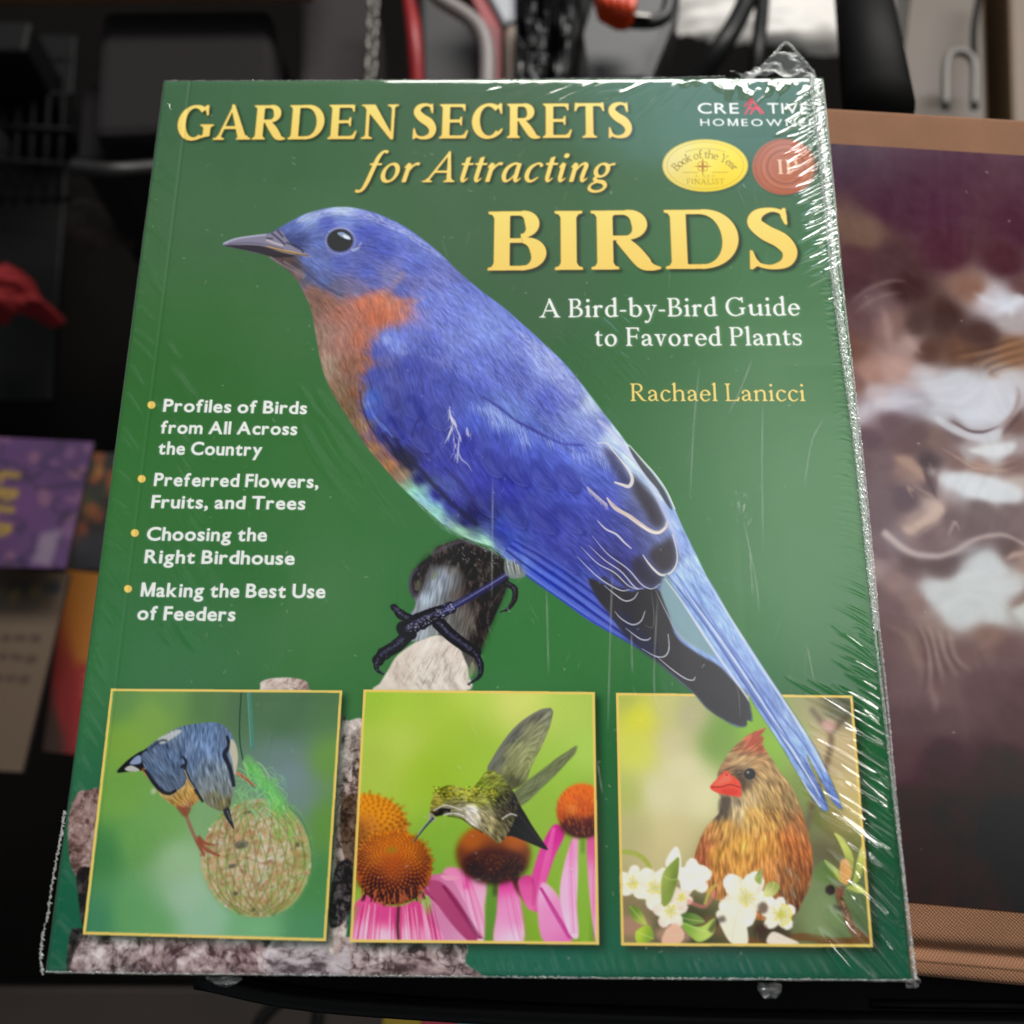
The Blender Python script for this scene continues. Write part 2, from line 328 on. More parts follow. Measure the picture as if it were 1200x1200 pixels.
def italic(ch, s, t):
    h = s / 2; K = .27
    ent = lambda x: _st((x - 75, 330, t * .7), (x - 30, 410, t), (x, 440, s * .6))
    ext = lambda x: _st((x, 120, s), (x + 12, 40, s * .75), (x + 50, 18, t), (x + 115, 95, t * .6))
    stem = lambda x, a, b: _pl((x - h, a), (x + h, a), (x + h, b), (x - h, b))
    if ch == 'A': g, a = [_pl((430, 720), (480, 720), (590, 20), (590 - s * 1.1, 20), (435, 600)), _pl((440, 700), (458, 640), (105, 20), (105 - t * 1.3, 20)), _pl((215, 265), (530, 265), (536, 265 - t), (200, 265 - t)), _sf(545, 0, 1, s, 80, 70), _sf(85, 0, 1, t, 90, 80)], 650; K = .12
    elif ch == 't': g, a = [stem(150, 110, 560), _pl((150 - h, 560), (150 + h, 600), (150 + h, 500), (150 - h, 500)), ext(150), _pl((40, 440), (300, 440), (290, 440 - t), (40, 440 - t))], 290
    elif ch == 'i': g, a = [ent(130), stem(130, 110, 430), ext(130), oval(140, 610, s * .62, s * .62)], 270
    elif ch == 'r': g, a = [ent(120), stem(120, 0, 430), _st((130, 230, t * .7), (200, 370, t), (270, 430, t * 1.2), (330, 410, s * .8))], 335
    elif ch == 'n': g, a = [ent(120), stem(120, 0, 430), _st((130, 220, t * .7), (210, 370, t), (300, 428, s * .7), (345, 370, s), (330, 230, s), (322, 110, s)), ext(322)], 460
    elif ch == 'a': g, a = [_st((350, 410, t), (250, 425, t * 1.3), (130, 330, s * .9), (95, 170, s), (140, 40, s * .8), (210, 25, t), (300, 130, t * .7), (345, 240, t * .7)), stem(352, 110, 435), ext(352)], 485
    elif ch == 'c': g, a = [_st((350, 350, s * .8), (330, 410, t * 1.2), (250, 425, t), (130, 330, s * .9), (95, 170, s * 1.02), (140, 45, s * .8), (230, 18, t * 1.2), (350, 110, t * .6))], 390
    elif ch == 'o': g, a = [_arc(245, 220, 190 - h, 228 - t / 2, 0, 362, s, t * 1.1, 25, 44)], 475
    elif ch == 'g': g, a = [_arc(240, 270, 170 - h, 172 - t / 2, 0, 362, s * .95, t * 1.1, 20, 40), _st((350, 370, t), (420, 405, t), (490, 415, s * .6)), _st((180, 120, t), (130, 70, s * .7), (200, 20, s * .8), (330, -10, s * .95), (400, -100, s * .8), (330, -200, t * 1.2), (190, -220, t * 1.3), (80, -160, s * .7), (95, -60, t), (200, 0, t))], 480
    elif ch == 'f': g, a = [_st((-70, -190, s * .75), (0, -215, t * 1.2), (70, -160, s * .8), (110, 0, s), (140, 300, s), (165, 560, s), (215, 690, s * .75), (280, 725, t * 1.2), (335, 690, s * .75)), _pl((40, 440), (300, 440), (292, 440 - t), (40, 440 - t))], 290
    else: return [], 200
    return [np.c_[p[:, 0] + K * p[:, 1], p[:, 1]] for p in g], a
_glyphs = {}
def glyph(face, ch, s, t):
    k = (face, ch, s, t)
    if k not in _glyphs:
        if face == 'sans': _glyphs[k] = sans_glyph(ch, s)
        else: _glyphs[k] = (roman if face == 'roman' else italic)(ch, s, t)
    return _glyphs[k]
def set_line(text, face, s, t, p0, p1, cap, track=0, conv=U):
    """polygons of one line fitted between two baseline points, capitals reaching up by cap photo units"""
    a = np.array(conv(*p0)); b = np.array(conv(*p1)); top = np.array(conv(p0[0], p0[1] - cap)); ht = abs(a[1] - top[1])
    x = 0; items = []
    for ch in text:
        g, adv = glyph(face, ch, s, t); items.append((x, g)); x += adv + track
    xs = [q[:, 0] + X for X, g in items for q in g]; lo, hi = min(v.min() for v in xs), max(v.max() for v in xs)
    kx = (b - a) / (hi - lo); ky = ht / 700.0; out = []
    for X, g in items:
        for q in g: out.append(np.c_[a[0] + (q[:, 0] + X - lo) * kx[0], a[1] + (q[:, 0] + X - lo) * kx[1] - q[:, 1] * ky])
    return out
def gold(sh, polys, inner, rim, shade, d=2.5, bevel=1.6):
    """printed gold lettering: soft drop shade, rim, face"""
    y0, x0, m = region(polys, sh, 0); P = 14
    Y0, X0 = max(0, y0 - P), max(0, x0 - P); M = np.zeros((min(sh.h, y0 + m.shape[0] + P) - Y0, min(sh.w, x0 + m.shape[1] + P) - X0), np.float32)
    M[y0 - Y0:y0 - Y0 + m.shape[0], x0 - X0:x0 - X0 + m.shape[1]] = m
    sh_ = np.roll(np.roll(blur(M, 2.6), int(round(d)), 0), int(round(d)), 1)
    put(sh, (Y0, X0, np.clip(sh_ * 1.3, 0, 1)), shade, .75)
    put(sh, (Y0, X0, np.clip(blur(M, .9) * 1.5, 0, 1)), rim, .85)
    v = np.clip((np.arange(M.shape[0]) - P) / max(1, m.shape[0]), 0, 1)[:, None, None] * np.ones((1, M.shape[1], 1)); ic = np.array(inner, np.float32) / 255; ic = ic * (1 - v) * 1.02 + v * ic * np.array((.985, .955, .90))
    put(sh, (Y0, X0, np.clip((blur(M, bevel * .7) - .42) * 3.2, 0, 1) * M), np.clip(ic, 0, 1), 1.)
    return (Y0, X0, M)
import bpy
_sans_body = {}
def sans_glyph(ch, weight):
    """outline of Blender's own built-in letter, thickened; capitals scaled to 700"""
    if ch == 'M':
        w = 100 + weight * 1500; return [np.array(q, float) for q in ([(40, 0), (40 + w, 0), (40 + w, 700), (40, 700)], [(40, 700), (40 + w * 1.15, 700), (360 + w * .4, 0), (360 - w * .4, 0)], [(680 - w * 1.15, 700), (680, 700), (360 + w * .4, 0), (360 - w * .4, 0)], [(680 - w, 0), (680, 0), (680, 700), (680 - w, 700)])], 720
    cu = bpy.data.curves.new('letter', 'FONT'); cu.body = ch if ch != ' ' else '.'; cu.size = 1.0; cu.offset = weight; cu.resolution_u = 4
    ob = bpy.data.objects.new('letter', cu); bpy.context.scene.collection.objects.link(ob)
    dg = bpy.context.evaluated_depsgraph_get(); dg.update(); me = ob.evaluated_get(dg).to_mesh()
    k = 700.0 / 0.729
    V = np.array([v.co[:2] for v in me.vertices]) * k if len(me.vertices) else np.zeros((0, 2))
    g = [V[list(p.vertices)] for p in me.polygons]
    ob.evaluated_get(dg).to_mesh_clear(); bpy.data.objects.remove(ob); bpy.data.curves.remove(cu)
    if ch == ' ': return [], 230
    lo = V[:, 0].min(); hi = V[:, 0].max()
    return [np.c_[q[:, 0] - lo + 36, q[:, 1]] for q in g], hi - lo + 72
# ---------------------------------------------------------------- the printed cover
ART = Sheet(CW, CH, (68, 118, 72))
PART = np.zeros((CH, CW), np.int16)          # which printed part each cell of the cover belongs to
PART_NAMES = ['front_cover']
PART_PARENT = {}
def mark(name, reg, parent=None, thr=.5, only=None):
    y0, x0, m = reg; PART_NAMES.append(name); k = len(PART_NAMES) - 1
    if parent is not None: PART_PARENT[k] = parent
    v = PART[y0:y0 + m.shape[0], x0:x0 + m.shape[1]]; ok = m > thr
    if only is not None: ok &= np.isin(v, only)
    v[ok] = k
    return k
def glyph_region(polys, grow=1.2):
    y0, x0, m = region(polys, ART, grow); return (y0, x0, np.clip(m * 2.2, 0, 1))
# ground colour: soft out-of-focus green, the film's bluish bottom reflection painted in as teal
full = (0, 0, np.ones((CH, CW), np.float32))
g = colour_field(full, [(250, 130, (66, 100, 72)), (560, 120, (64, 96, 70)), (900, 130, (62, 96, 74)), (240, 260, (72, 106, 72)), (560, 260, (68, 100, 70)), (620, 340, (64, 98, 66)), (250, 400, (70, 114, 68)), (160, 560, (70, 120, 70)), (330, 560, (66, 116, 66)), (900, 420, (78, 126, 82)), (780, 420, (66, 112, 70)), (950, 600, (82, 132, 86)), (900, 700, (78, 130, 82)), (700, 760, (70, 126, 72)), (620, 760, (70, 128, 74)), (400, 760, (72, 122, 72)), (120, 780, (66, 118, 74)), (100, 950, (56, 108, 80)), (90, 1100, (44, 100, 80)), (710, 870, (54, 108, 64)), (710, 1000, (44, 98, 58)), (1010, 900, (48, 98, 62)), (1040, 1060, (38, 84, 60)), (650, 1130, (50, 106, 92)), (850, 1130, (44, 94, 82)), (1030, 1130, (44, 92, 74))], p=1.5, eps=8000, conv=U)
g += noise(CH, CW, 260, 3, 11)[..., None] * .008 + np.random.default_rng(5).standard_normal((CH, CW, 1)).astype(np.float32) * .006
put(ART, full, g)

# ---- weathered wood post behind the three photographs
def bark(reg, dark, mid, light, cell, seed, stretch=1., warm=(170, 120, 115), thr=0., crack=.72, warp=.28):
    y0, x0, m = reg; h, w = m.shape
    n3 = noise(h, w, cell * 4, 3, seed + 2); wx, wy = noise(h, w, cell * 2.2, 3, seed + 5) * cell * warp, noise(h, w, cell * 2.2, 3, seed + 6) * cell * warp
    H2, W2 = h + 80, int(w / stretch) + 80; Y, X = np.mgrid[0:h, 0:w].astype(np.float32); pick = lambda a: sample(a, Y + wy + 30, (X + wx) / stretch + 30)
    n1 = pick(noise(H2, W2, cell * .9, 5, seed, .6)); n2 = pick(noise(H2, W2, cell * .6, 4, seed + 1, .7)); n4 = pick(noise(H2, W2, cell * .45, 3, seed + 3, .6))
    v = np.clip(.56 + .25 * n2 + .2 * n4 - crack * np.clip(1 - np.abs(n1) * 2.6, 0, 1) * np.clip(.55 + .6 * n3, 0, 1) - .25 * np.clip(-n1 - .6, 0, 1) + .11 * blur(np.random.default_rng(seed).standard_normal((h, w)), .6), 0, 1)[..., None].astype(np.float32)
    d, mi, li, wa = [np.array(c, np.float32) / 255 for c in (dark, mid, light, warm)]
    c = np.where(v < .5, d + (mi - d) * v * 2, mi + (li - mi) * (v - .5) * 2)
    c = c + (wa - c) * np.clip(n3[..., None] * .35 + .05, 0, .5)
    c = c * .58 + c.mean(-1, keepdims=True) * np.array((1.03, .98, .94), np.float32) * .42
    put(ART, (y0, x0, m), np.clip(c, 0, 1))
P = lambda *p: crom(UU(p), True, 5)
post = region([P((305, 806), (306, 799), (318, 795), (340, 794), (358, 798), (362, 806), (362, 820), (305, 820))], ART, .7)
bark(post, (150, 110, 105), (205, 180, 170), (228, 212, 202), 14, 3); k_post = mark('wood_post_picture', post)
def wood(pts, *a, **k):
    r = region([P(*pts)], ART, .8); bark(r, *a, **k); v = PART[r[0]:r[0] + r[2].shape[0], r[1]:r[1] + r[2].shape[1]]; v[r[2] > .5] = k_post
wood([(90, 930), (104, 926), (118, 928), (122, 990), (116, 1040), (100, 1048), (92, 1032), (82, 1010), (80, 960)], (88, 58, 54), (150, 110, 106), (190, 160, 158), 12, 21)
wood([(90, 1022), (104, 1016), (122, 1030), (118, 1080), (104, 1096), (96, 1082), (92, 1055)], (34, 32, 34), (52, 48, 50), (84, 74, 76), 9, 25, warm=(60, 50, 50))
wood([(82, 1094), (96, 1088), (110, 1092), (110, 1146), (80, 1150)], (44, 42, 44), (70, 64, 66), (120, 110, 112), 9, 27, warm=(70, 60, 62))
wood([(100, 1096), (150, 1094), (240, 1096), (390, 1098), (470, 1098), (540, 1102), (548, 1112), (545, 1128), (550, 1152), (300, 1158), (98, 1158)], (70, 52, 56), (172, 150, 154), (225, 214, 218), 15, 31, warm=(150, 100, 105))
wood([(160, 1094), (172, 1094), (176, 1120), (172, 1156), (160, 1156), (166, 1130)], (42, 36, 36), (78, 62, 60), (130, 112, 110), 8, 35, warm=(60, 45, 45))
wood([(304, 1098), (316, 1098), (318, 1150), (304, 1156), (306, 1130)], (36, 30, 32), (60, 48, 50), (110, 90, 92), 8, 37, warm=(50, 38, 40))
wood([(175, 1096), (300, 1097), (302, 1156), (178, 1156)], (80, 52, 58), (165, 132, 138), (215, 198, 204), 12, 41, warm=(150, 85, 95))
wood([(320, 1102), (402, 1104), (400, 1154), (318, 1156)], (92, 74, 84), (178, 164, 176), (215, 208, 222), 16, 43, stretch=2., warm=(165, 140, 155))
wood([(398, 846), (408, 845), (424, 842), (428, 860), (418, 960), (412, 1000), (404, 1106), (384, 1106), (390, 1000)], (70, 54, 50), (178, 160, 154), (228, 220, 214), 14, 45)
wood([(404, 935), (418, 935), (418, 1000), (410, 1018), (402, 1000), (398, 960)], (62, 44, 34), (112, 86, 68), (150, 124, 104), 12, 47, warm=(110, 76, 50))
wood([(392, 1020), (412, 1010), (410, 1070), (386, 1085)], (30, 26, 28), (58, 52, 56), (120, 112, 116), 9, 49, warm=(50, 44, 46))

# ---- the branch the bluebird sits on
br_low = [(443, 810), (446, 800), (455, 785), (464, 770), (480, 757), (495, 749), (515, 744), (535, 753), (546, 772), (549, 790), (545, 810)]
wood(br_low, (188, 176, 164), (226, 218, 208), (242, 238, 230), 24, 61, stretch=.45, warm=(226, 206, 188), crack=.05)
for k in range(34):
    x = 458 + rng.random() * 82; y = 768 + rng.random() * 38; L_ = 6 + 16 * rng.random()
    line(ART, [(x, y), (x + L_ * .22, y - L_ * .5), (x + L_ * .5, y - L_)], .7 + .8 * rng.random(), (150, 128, 116) if rng.random() < .8 else (84, 70, 66), .3, .4, taper=(.2, 1, .2))
up = [(487, 708), (481, 690), (484, 672), (492, 661), (507, 650), (512, 641), (526, 636), (540, 632), (556, 638), (572, 644), (588, 653), (596, 668), (594, 688), (583, 715), (574, 735), (563, 764), (557, 790), (548, 780), (535, 755), (512, 744), (486, 752), (470, 742), (478, 724)]
r = region([P(*up)], ART, .8); fl = angle_field(r, [(500, 760, 520, 660), (550, 770, 580, 660), (480, 740, 495, 660)], U)
tx = lic(fl, 14, 5, .8); cf = colour_field(r, [(490, 735, (164, 172, 180)), (500, 700, (170, 184, 200)), (512, 684, (160, 172, 186)), (515, 720, (150, 158, 166)), (520, 676, (140, 152, 166)), (530, 668, (120, 118, 116)), (505, 650, (44, 38, 40)), (520, 652, (46, 40, 40)), (532, 656, (50, 44, 44)), (555, 660, (42, 36, 38)), (570, 690, (46, 40, 40)), (555, 672, (48, 42, 42)), (540, 642, (50, 44, 46)), (570, 650, (44, 38, 40)), (585, 670, (40, 36, 38)), (560, 690, (56, 48, 46)), (540, 700, (92, 82, 78)), (548, 730, (112, 106, 100)), (528, 738, (120, 122, 120)), (572, 725, (48, 42, 44)), (560, 755, (84, 80, 76)), (484, 690, (70, 60, 64)), (490, 675, (58, 50, 52)), (520, 720, (104, 100, 96))], 1.8, 60, U)
put(ART, r, np.clip(cf * (1 + .09 * tx[..., None]) + .004 * tx[..., None], 0, 1)); hairs(ART, r, fl, 260, 22, [(30, 26, 26), (40, 34, 36), (150, 148, 144)], .26, 8, jitter=.06)
dk = region([P((487, 700), (484, 672), (500, 652), (514, 641), (540, 632), (572, 643), (592, 656), (594, 688), (580, 722), (564, 764), (548, 760), (556, 716), (548, 690), (540, 668), (520, 660), (504, 664), (494, 690))], ART, 4)
bark((dk[0], dk[1], dk[2] * .62), (16, 14, 16), (46, 40, 40), (112, 104, 98), 13, 77, stretch=.5, warm=(70, 54, 48), crack=.7, warp=.3)
k_branch = mark('branch_picture', r); vv = region([P(*br_low)], ART); PART[vv[0]:vv[0] + vv[2].shape[0], vv[1]:vv[1] + vv[2].shape[1]][vv[2] > .5] = k_branch
for q in ([(489, 680), (486, 690), (490, 692), (493, 684)], [(510, 668), (505, 676), (508, 680), (514, 672)]): shape(ART, q, (120, 130, 98), .5, .8)
line(ART, [(490, 665), (482, 675), (481, 690), (486, 700)], 4, (84, 74, 96), .7, .6)
line(ART, [(506, 650), (524, 640), (542, 634), (556, 638)], 5, (92, 86, 96), .6, 1.)
for k in range(26): x = 540 + rng.random() * 45; y = 640 + rng.random() * 24; line(ART, [(x, y), (x + 2, y + 2)], 1, (160, 160, 175), .5)

G_ = random.Random(3).gauss
# ---- bluebird
bird = [(261, 286.5), (275, 280), (295, 276.5), (312, 274), (322, 270), (332, 264), (345, 257), (360, 250), (380, 244.5), (398, 242.5), (415, 243.5), (435, 248), (455, 255.5), (475, 266), (495, 280), (515, 296), (529, 310), (543, 323), (567, 343), (590, 360), (613, 380), (638, 403), (663, 427), (687, 457), (706, 482), (724, 505), (736, 521), (752, 539), (768, 557), (781, 576), (791, 597), (801, 620), (816, 650), (828, 675), (840, 694), (856, 723), (877, 755), (899, 789), (917, 816), (936, 845), (955, 875), (968, 901), (979, 925), (987, 947), (983, 947), (973, 936), (963, 917), (953, 898), (945, 883), (950, 898), (960, 920), (970, 943), (969, 951), (962, 948), (949, 931), (933, 904), (912, 869), (893, 840), (882, 823), (876, 813), (880, 830), (882, 845), (876, 844), (875, 850), (870, 852.5), (861, 851), (850, 845), (829, 831), (811, 811), (792, 795), (768, 774), (744, 757), (720, 743), (696, 731), (680, 720), (650, 697), (617, 673), (595, 655), (580, 642), (550, 632), (523, 617), (500, 597), (480, 580), (463, 563), (450, 548), (433, 528), (417, 504), (403, 482), (390, 461), (378, 433), (371, 398), (365, 365), (357, 345), (347, 327), (335, 315), (322, 306), (312, 299), (302, 297), (285, 292.5), (268, 289)]
R = region([crom(UU(bird), True, 4)], ART, .7)
bc = [(400, 246, (176, 184, 226)), (400, 257, (118, 126, 198)), (385, 262, (88, 94, 178)), (345, 266, (96, 104, 170)), (360, 257, (140, 150, 205)), (430, 258, (112, 118, 198)), (430, 270, (78, 84, 172)), (470, 272, (108, 115, 196)), (500, 292, (112, 118, 198)), (450, 290, (82, 88, 176)), (485, 310, (100, 106, 190)), (375, 280, (94, 102, 168)), (350, 280, (66, 70, 120)), (400, 308, (92, 98, 176)), (372, 312, (104, 112, 180)), (360, 305, (96, 104, 168)), (430, 318, (86, 92, 176)), (455, 325, (122, 116, 172)), (345, 311, (84, 66, 72)), (360, 322, (84, 86, 130)), (378, 330, (92, 98, 156)), (395, 342, (104, 96, 132)), (420, 340, (118, 106, 150)), (440, 330, (96, 96, 168)), (470, 340, (98, 100, 178)), (335, 306, (90, 72, 70)),
 (350, 322, (112, 88, 82)), (368, 343, (128, 90, 78)), (362, 360, (124, 96, 82)), (385, 353, (166, 106, 84)), (400, 366, (182, 104, 84)), (425, 355, (206, 104, 72)), (445, 352, (222, 114, 72)), (462, 357, (206, 116, 90)), (440, 372, (208, 98, 60)), (455, 368, (212, 104, 66)), (400, 398, (174, 112, 98)), (378, 395, (150, 120, 104)), (420, 398, (192, 104, 74)), (410, 428, (162, 100, 76)), (383, 430, (160, 138, 118)), (425, 422, (170, 96, 66)), (398, 458, (140, 110, 80)), (415, 460, (142, 88, 58)), (408, 480, (136, 104, 68)), (424, 495, (156, 118, 74)), (440, 522, (170, 118, 68)), (458, 545, (174, 114, 64)), (470, 556, (150, 120, 90)), (478, 570, (142, 156, 130)),
 (490, 578, (148, 190, 200)), (482, 574, (150, 200, 196)), (508, 600, (150, 200, 200)), (500, 588, (150, 190, 218)), (540, 622, (150, 188, 162)), (570, 640, (168, 204, 190)), (590, 652, (184, 214, 216)),
 (455, 395, (116, 126, 206)), (462, 402, (104, 114, 200)), (440, 412, (90, 94, 180)), (440, 440, (80, 84, 172)), (480, 395, (100, 105, 190)), (480, 430, (78, 82, 172)), (520, 372, (110, 115, 198)), (500, 350, (106, 112, 194)), (540, 350, (110, 118, 200)), (500, 405, (92, 98, 186)), (540, 395, (118, 124, 206)), (572, 385, (126, 136, 216)), (600, 402, (114, 120, 202)), (640, 428, (136, 142, 214)), (675, 468, (116, 120, 198)), (600, 440, (92, 97, 184)), (640, 470, (92, 96, 184)), (560, 450, (92, 98, 188)), (560, 425, (104, 110, 198)), (520, 455, (84, 89, 180)), (490, 470, (78, 82, 176)), (490, 490, (70, 72, 162)), (436, 465, (86, 104, 196)), (434, 485, (72, 86, 186)), (452, 500, (62, 66, 158)), (445, 515, (58, 58, 128)), (468, 530, (44, 42, 82)), (478, 540, (42, 40, 76)), (470, 515, (72, 72, 160)), (505, 520, (76, 74, 162)), (500, 545, (66, 62, 146)), (520, 545, (66, 64, 152)), (490, 562, (50, 46, 100)), (510, 580, (60, 56, 138)), (530, 590, (66, 62, 150)), (545, 612, (52, 48, 108)), (558, 600, (48, 44, 100)), (548, 520, (58, 56, 150)), (560, 495, (84, 94, 194)), (578, 482, (118, 128, 210)), (596, 492, (124, 138, 216)), (612, 508, (104, 114, 204)), (585, 515, (76, 82, 178)), (570, 540, (64, 66, 160)), (600, 570, (60, 60, 160)), (560, 565, (62, 58, 150)), (625, 540, (84, 92, 190)), (650, 545, (88, 96, 194)), (680, 535, (102, 110, 198)), (660, 580, (78, 82, 174)), (705, 560, (90, 98, 186)), (700, 592, (80, 82, 174)), (640, 615, (70, 68, 160)), (670, 640, (84, 84, 172)), (700, 630, (84, 82, 168)), (720, 650, (86, 82, 160)), (590, 622, (62, 70, 168)), (600, 640, (62, 78, 186)), (640, 675, (72, 88, 192)), (680, 708, (86, 96, 186)), (710, 728, (90, 96, 172)), (730, 742, (84, 86, 140)),
 (690, 470, (190, 196, 234)), (720, 510, (198, 204, 236)), (745, 540, (196, 202, 238)), (700, 500, (130, 134, 204)), (770, 572, (190, 200, 238)), (785, 600, (160, 170, 228)), (800, 640, (148, 160, 224)), (812, 660, (170, 184, 232)), (820, 700, (146, 164, 222)), (850, 730, (160, 178, 230)), (880, 780, (150, 168, 230)), (920, 850, (160, 176, 232)), (950, 900, (150, 168, 226)), (965, 940, (110, 128, 196)), (975, 930, (112, 130, 196)), (900, 830, (140, 158, 226)), (870, 780, (150, 166, 224))]
C = colour_field(R, bc, 1.8, 40, U)
lum = C.mean(-1, keepdims=True); warm = np.clip((C[..., :1] - C[..., 2:]) * 4, 0, 1); C = C * (1 - .32 * warm) + lum * .32 * warm; C = C * np.where(warm > .2, 1., np.array((.95, 1.02, .97), np.float32)).astype(np.float32)
C = lum + (C - lum) * 1.0; C = np.clip(.30 + (C - .30) * 1.10, 0, 1)
guides = [(345, 270, 365, 255), (390, 247, 420, 246), (430, 250, 470, 270), (480, 275, 520, 308), (400, 310, 425, 312), (430, 320, 455, 330), (370, 300, 385, 312), (350, 315, 372, 335), (385, 335, 410, 345), (440, 290, 480, 308), (365, 350, 378, 375), (385, 360, 405, 385), (430, 355, 440, 372), (450, 360, 442, 378), (380, 395, 384, 420), (410, 400, 414, 425), (390, 440, 402, 462), (415, 450, 420, 470), (430, 510, 445, 528), (455, 540, 470, 555), (500, 590, 520, 605), (550, 625, 575, 638), (500, 330, 530, 355), (460, 390, 470, 410), (500, 380, 520, 410), (440, 430, 446, 455), (430, 480, 440, 505), (480, 440, 486, 470), (460, 525, 480, 545), (540, 380, 566, 410), (600, 385, 630, 420), (660, 440, 690, 480), (560, 430, 584, 465), (620, 440, 650, 475), (500, 500, 512, 530), (500, 560, 525, 585), (530, 560, 545, 590), (560, 500, 570, 530), (600, 510, 604, 540), (620, 500, 640, 515), (580, 560, 600, 590), (640, 560, 670, 595), (660, 510, 695, 535), (700, 530, 725, 550), (620, 600, 660, 640), (680, 600, 720, 640), (720, 590, 760, 610), (600, 635, 660, 685), (660, 690, 720, 735), (720, 650, 760, 690), (760, 700, 800, 760), (700, 480, 740, 530), (770, 570, 795, 615), (800, 640, 830, 690), (840, 710, 870, 760), (880, 780, 910, 830), (920, 840, 950, 890), (950, 900, 970, 940), (800, 770, 860, 830)]
FL = angle_field(R, guides, U, 1.5, 150)
t1 = lic(FL, 7, 2, .7); t2 = lic(FL, 16, 3, 1.2)
y0, x0, m = R; lo = noise(m.shape[0], m.shape[1], 40, 3, 17)
amp = .032
C2 = C * (1 + amp * t1[..., None] + .04 * t2[..., None] + .05 * lo[..., None]) + .006 * t1[..., None]
put(ART, R, np.clip(C2, 0, 1))
def sub(pts, soft=2.): 
    a = region([crom(UU(pts), True, 5)], ART, soft); return a
def tuft(pts, n, L, cols, al, seed, jit=.15, w=.5, soft=2.):
    a = sub(pts, soft); f = angle_field(a, guides, U, 1.5, 150); hairs(ART, a, f, n, L, cols, al, seed, w, jit, .3)
head = [(330, 268), (360, 250), (398, 244), (435, 249), (475, 267), (520, 304), (545, 326), (500, 345), (462, 352), (430, 338), (395, 342), (360, 322), (345, 305), (352, 285)]
tuft(head, 1500, 6, [(178, 186, 232), (150, 160, 222), (196, 202, 238)], .24, 21)
tuft(head, 1300, 6, [(58, 62, 148), (66, 70, 156), (74, 78, 164)], .22, 22)
tuft([(345, 262), (360, 251), (398, 243), (435, 249), (475, 267), (520, 302), (512, 300), (470, 274), (430, 258), (395, 252), (360, 260)], 700, 8, [(200, 206, 240), (214, 218, 244)], .6, 23)
breast = [(345, 318), (362, 345), (371, 395), (378, 433), (390, 462), (417, 505), (460, 556), (474, 562), (450, 530), (425, 480), (424, 450), (432, 420), (440, 395), (462, 372), (486, 352), (455, 352), (420, 342), (395, 345), (370, 335)]
tuft(breast, 1800, 9, [(226, 168, 138), (232, 150, 110), (214, 180, 158)], .2, 24)
tuft(breast, 1600, 8, [(110, 64, 52), (130, 72, 50), (96, 62, 54)], .2, 25)
tuft([(425, 344), (455, 350), (486, 348), (470, 372), (445, 392), (432, 420), (415, 400), (410, 370)], 900, 9, [(238, 138, 84), (222, 96, 52), (200, 80, 44)], .2, 26)
tuft([(455, 334), (468, 318), (476, 322), (464, 336), (450, 346), (440, 344)], 120, 8, [(198, 150, 120), (180, 150, 150)], .6, 27)
tuft([(480, 348), (500, 346), (488, 356), (474, 364)], 90, 9, [(210, 140, 110), (190, 150, 140)], .7, 28)
mant = [(500, 320), (560, 345), (640, 408), (700, 480), (735, 525), (700, 540), (640, 500), (600, 470), (560, 450), (500, 420), (470, 392), (480, 360)]
tuft(mant, 2600, 12, [(176, 186, 236), (196, 204, 242), (150, 162, 228)], .4, 31)
tuft(mant, 2200, 11, [(60, 64, 156), (70, 74, 164), (78, 82, 172)], .2, 32)
wingA = [(440, 400), (480, 410), (560, 450), (620, 495), (690, 530), (730, 570), (720, 640), (690, 690), (600, 620), (540, 590), (480, 545), (440, 510), (424, 470)]
tuft(wingA, 900, 34, [(110, 118, 206), (130, 142, 216), (98, 106, 198)], .2, 33, jit=.05)
tuft(wingA, 1000, 36, [(46, 44, 128), (54, 52, 140), (62, 60, 150)], .22, 34, jit=.05)
def vane(x, y, L, wd, ang, seed):
    # one covert feather lying over the next: shade it casts in the picture, its blue web, a paler far edge, a fine shaft
    c, s_ = math.cos(ang), math.sin(ang); f = lambda u, v: (x + u * c - v * s_, y + u * s_ + v * c)
    tongue = [f(0, -wd * .5), f(L * .5, -wd * .85), f(L * .9, -wd * .6), f(L * 1.02, 0), f(L * .92, wd * .65), f(L * .5, wd * .9), f(0, wd * .5)]
    shape(ART, [(p[0] + 2.2, p[1] + 2.6) for p in tongue[1:-1]] + [f(L * .3, 0)], (34, 34, 104), .34, 2.2)
    shape(ART, tongue, [(82, 88, 178), (74, 80, 172), (90, 98, 188)][seed % 3], .26, 2.4)
    shape(ART, [f(L * .5, wd * .2), f(L * .9, wd * .1), f(L * .98, wd * .25), f(L * .6, wd * .8)], (118, 130, 212), .22, 2.)
    line(ART, [f(L * .4, wd * .9), f(L * .75, wd * .85), f(L * .95, wd * .45), f(L * 1.02, 0)], 1.3, (132, 144, 218), .34, .8, taper=(.1, .8, 1, .4)); line(ART, [f(L * .1, 0), f(L * .9, 0)], .9, (48, 50, 130), .34, .6, taper=(.3, 1, .2))
for k, (x, y, L, wd, a) in enumerate(((448, 440, 40, 12, 1.25), (474, 450, 44, 13, 1.15), (500, 462, 46, 13, 1.1), (452, 476, 40, 11, 1.15), (478, 488, 48, 12, 1.0), (560, 512, 54, 13, 1.02), (586, 520, 58, 13, .98), (612, 524, 60, 13, .92), (640, 532, 56, 13, .84), (545, 556, 60, 12, .95), (575, 566, 66, 12, .9), (604, 572, 70, 12, .84), (634, 574, 70, 12, .78), (560, 606, 72, 10, .82), (592, 612, 78, 10, .78), (622, 618, 76, 10, .76))): vane(x, y, L, wd, a, k)
tuft([(448, 392), (470, 398), (480, 412), (468, 416), (450, 402)], 160, 10, [(200, 210, 240), (180, 194, 236)], .4, 35)
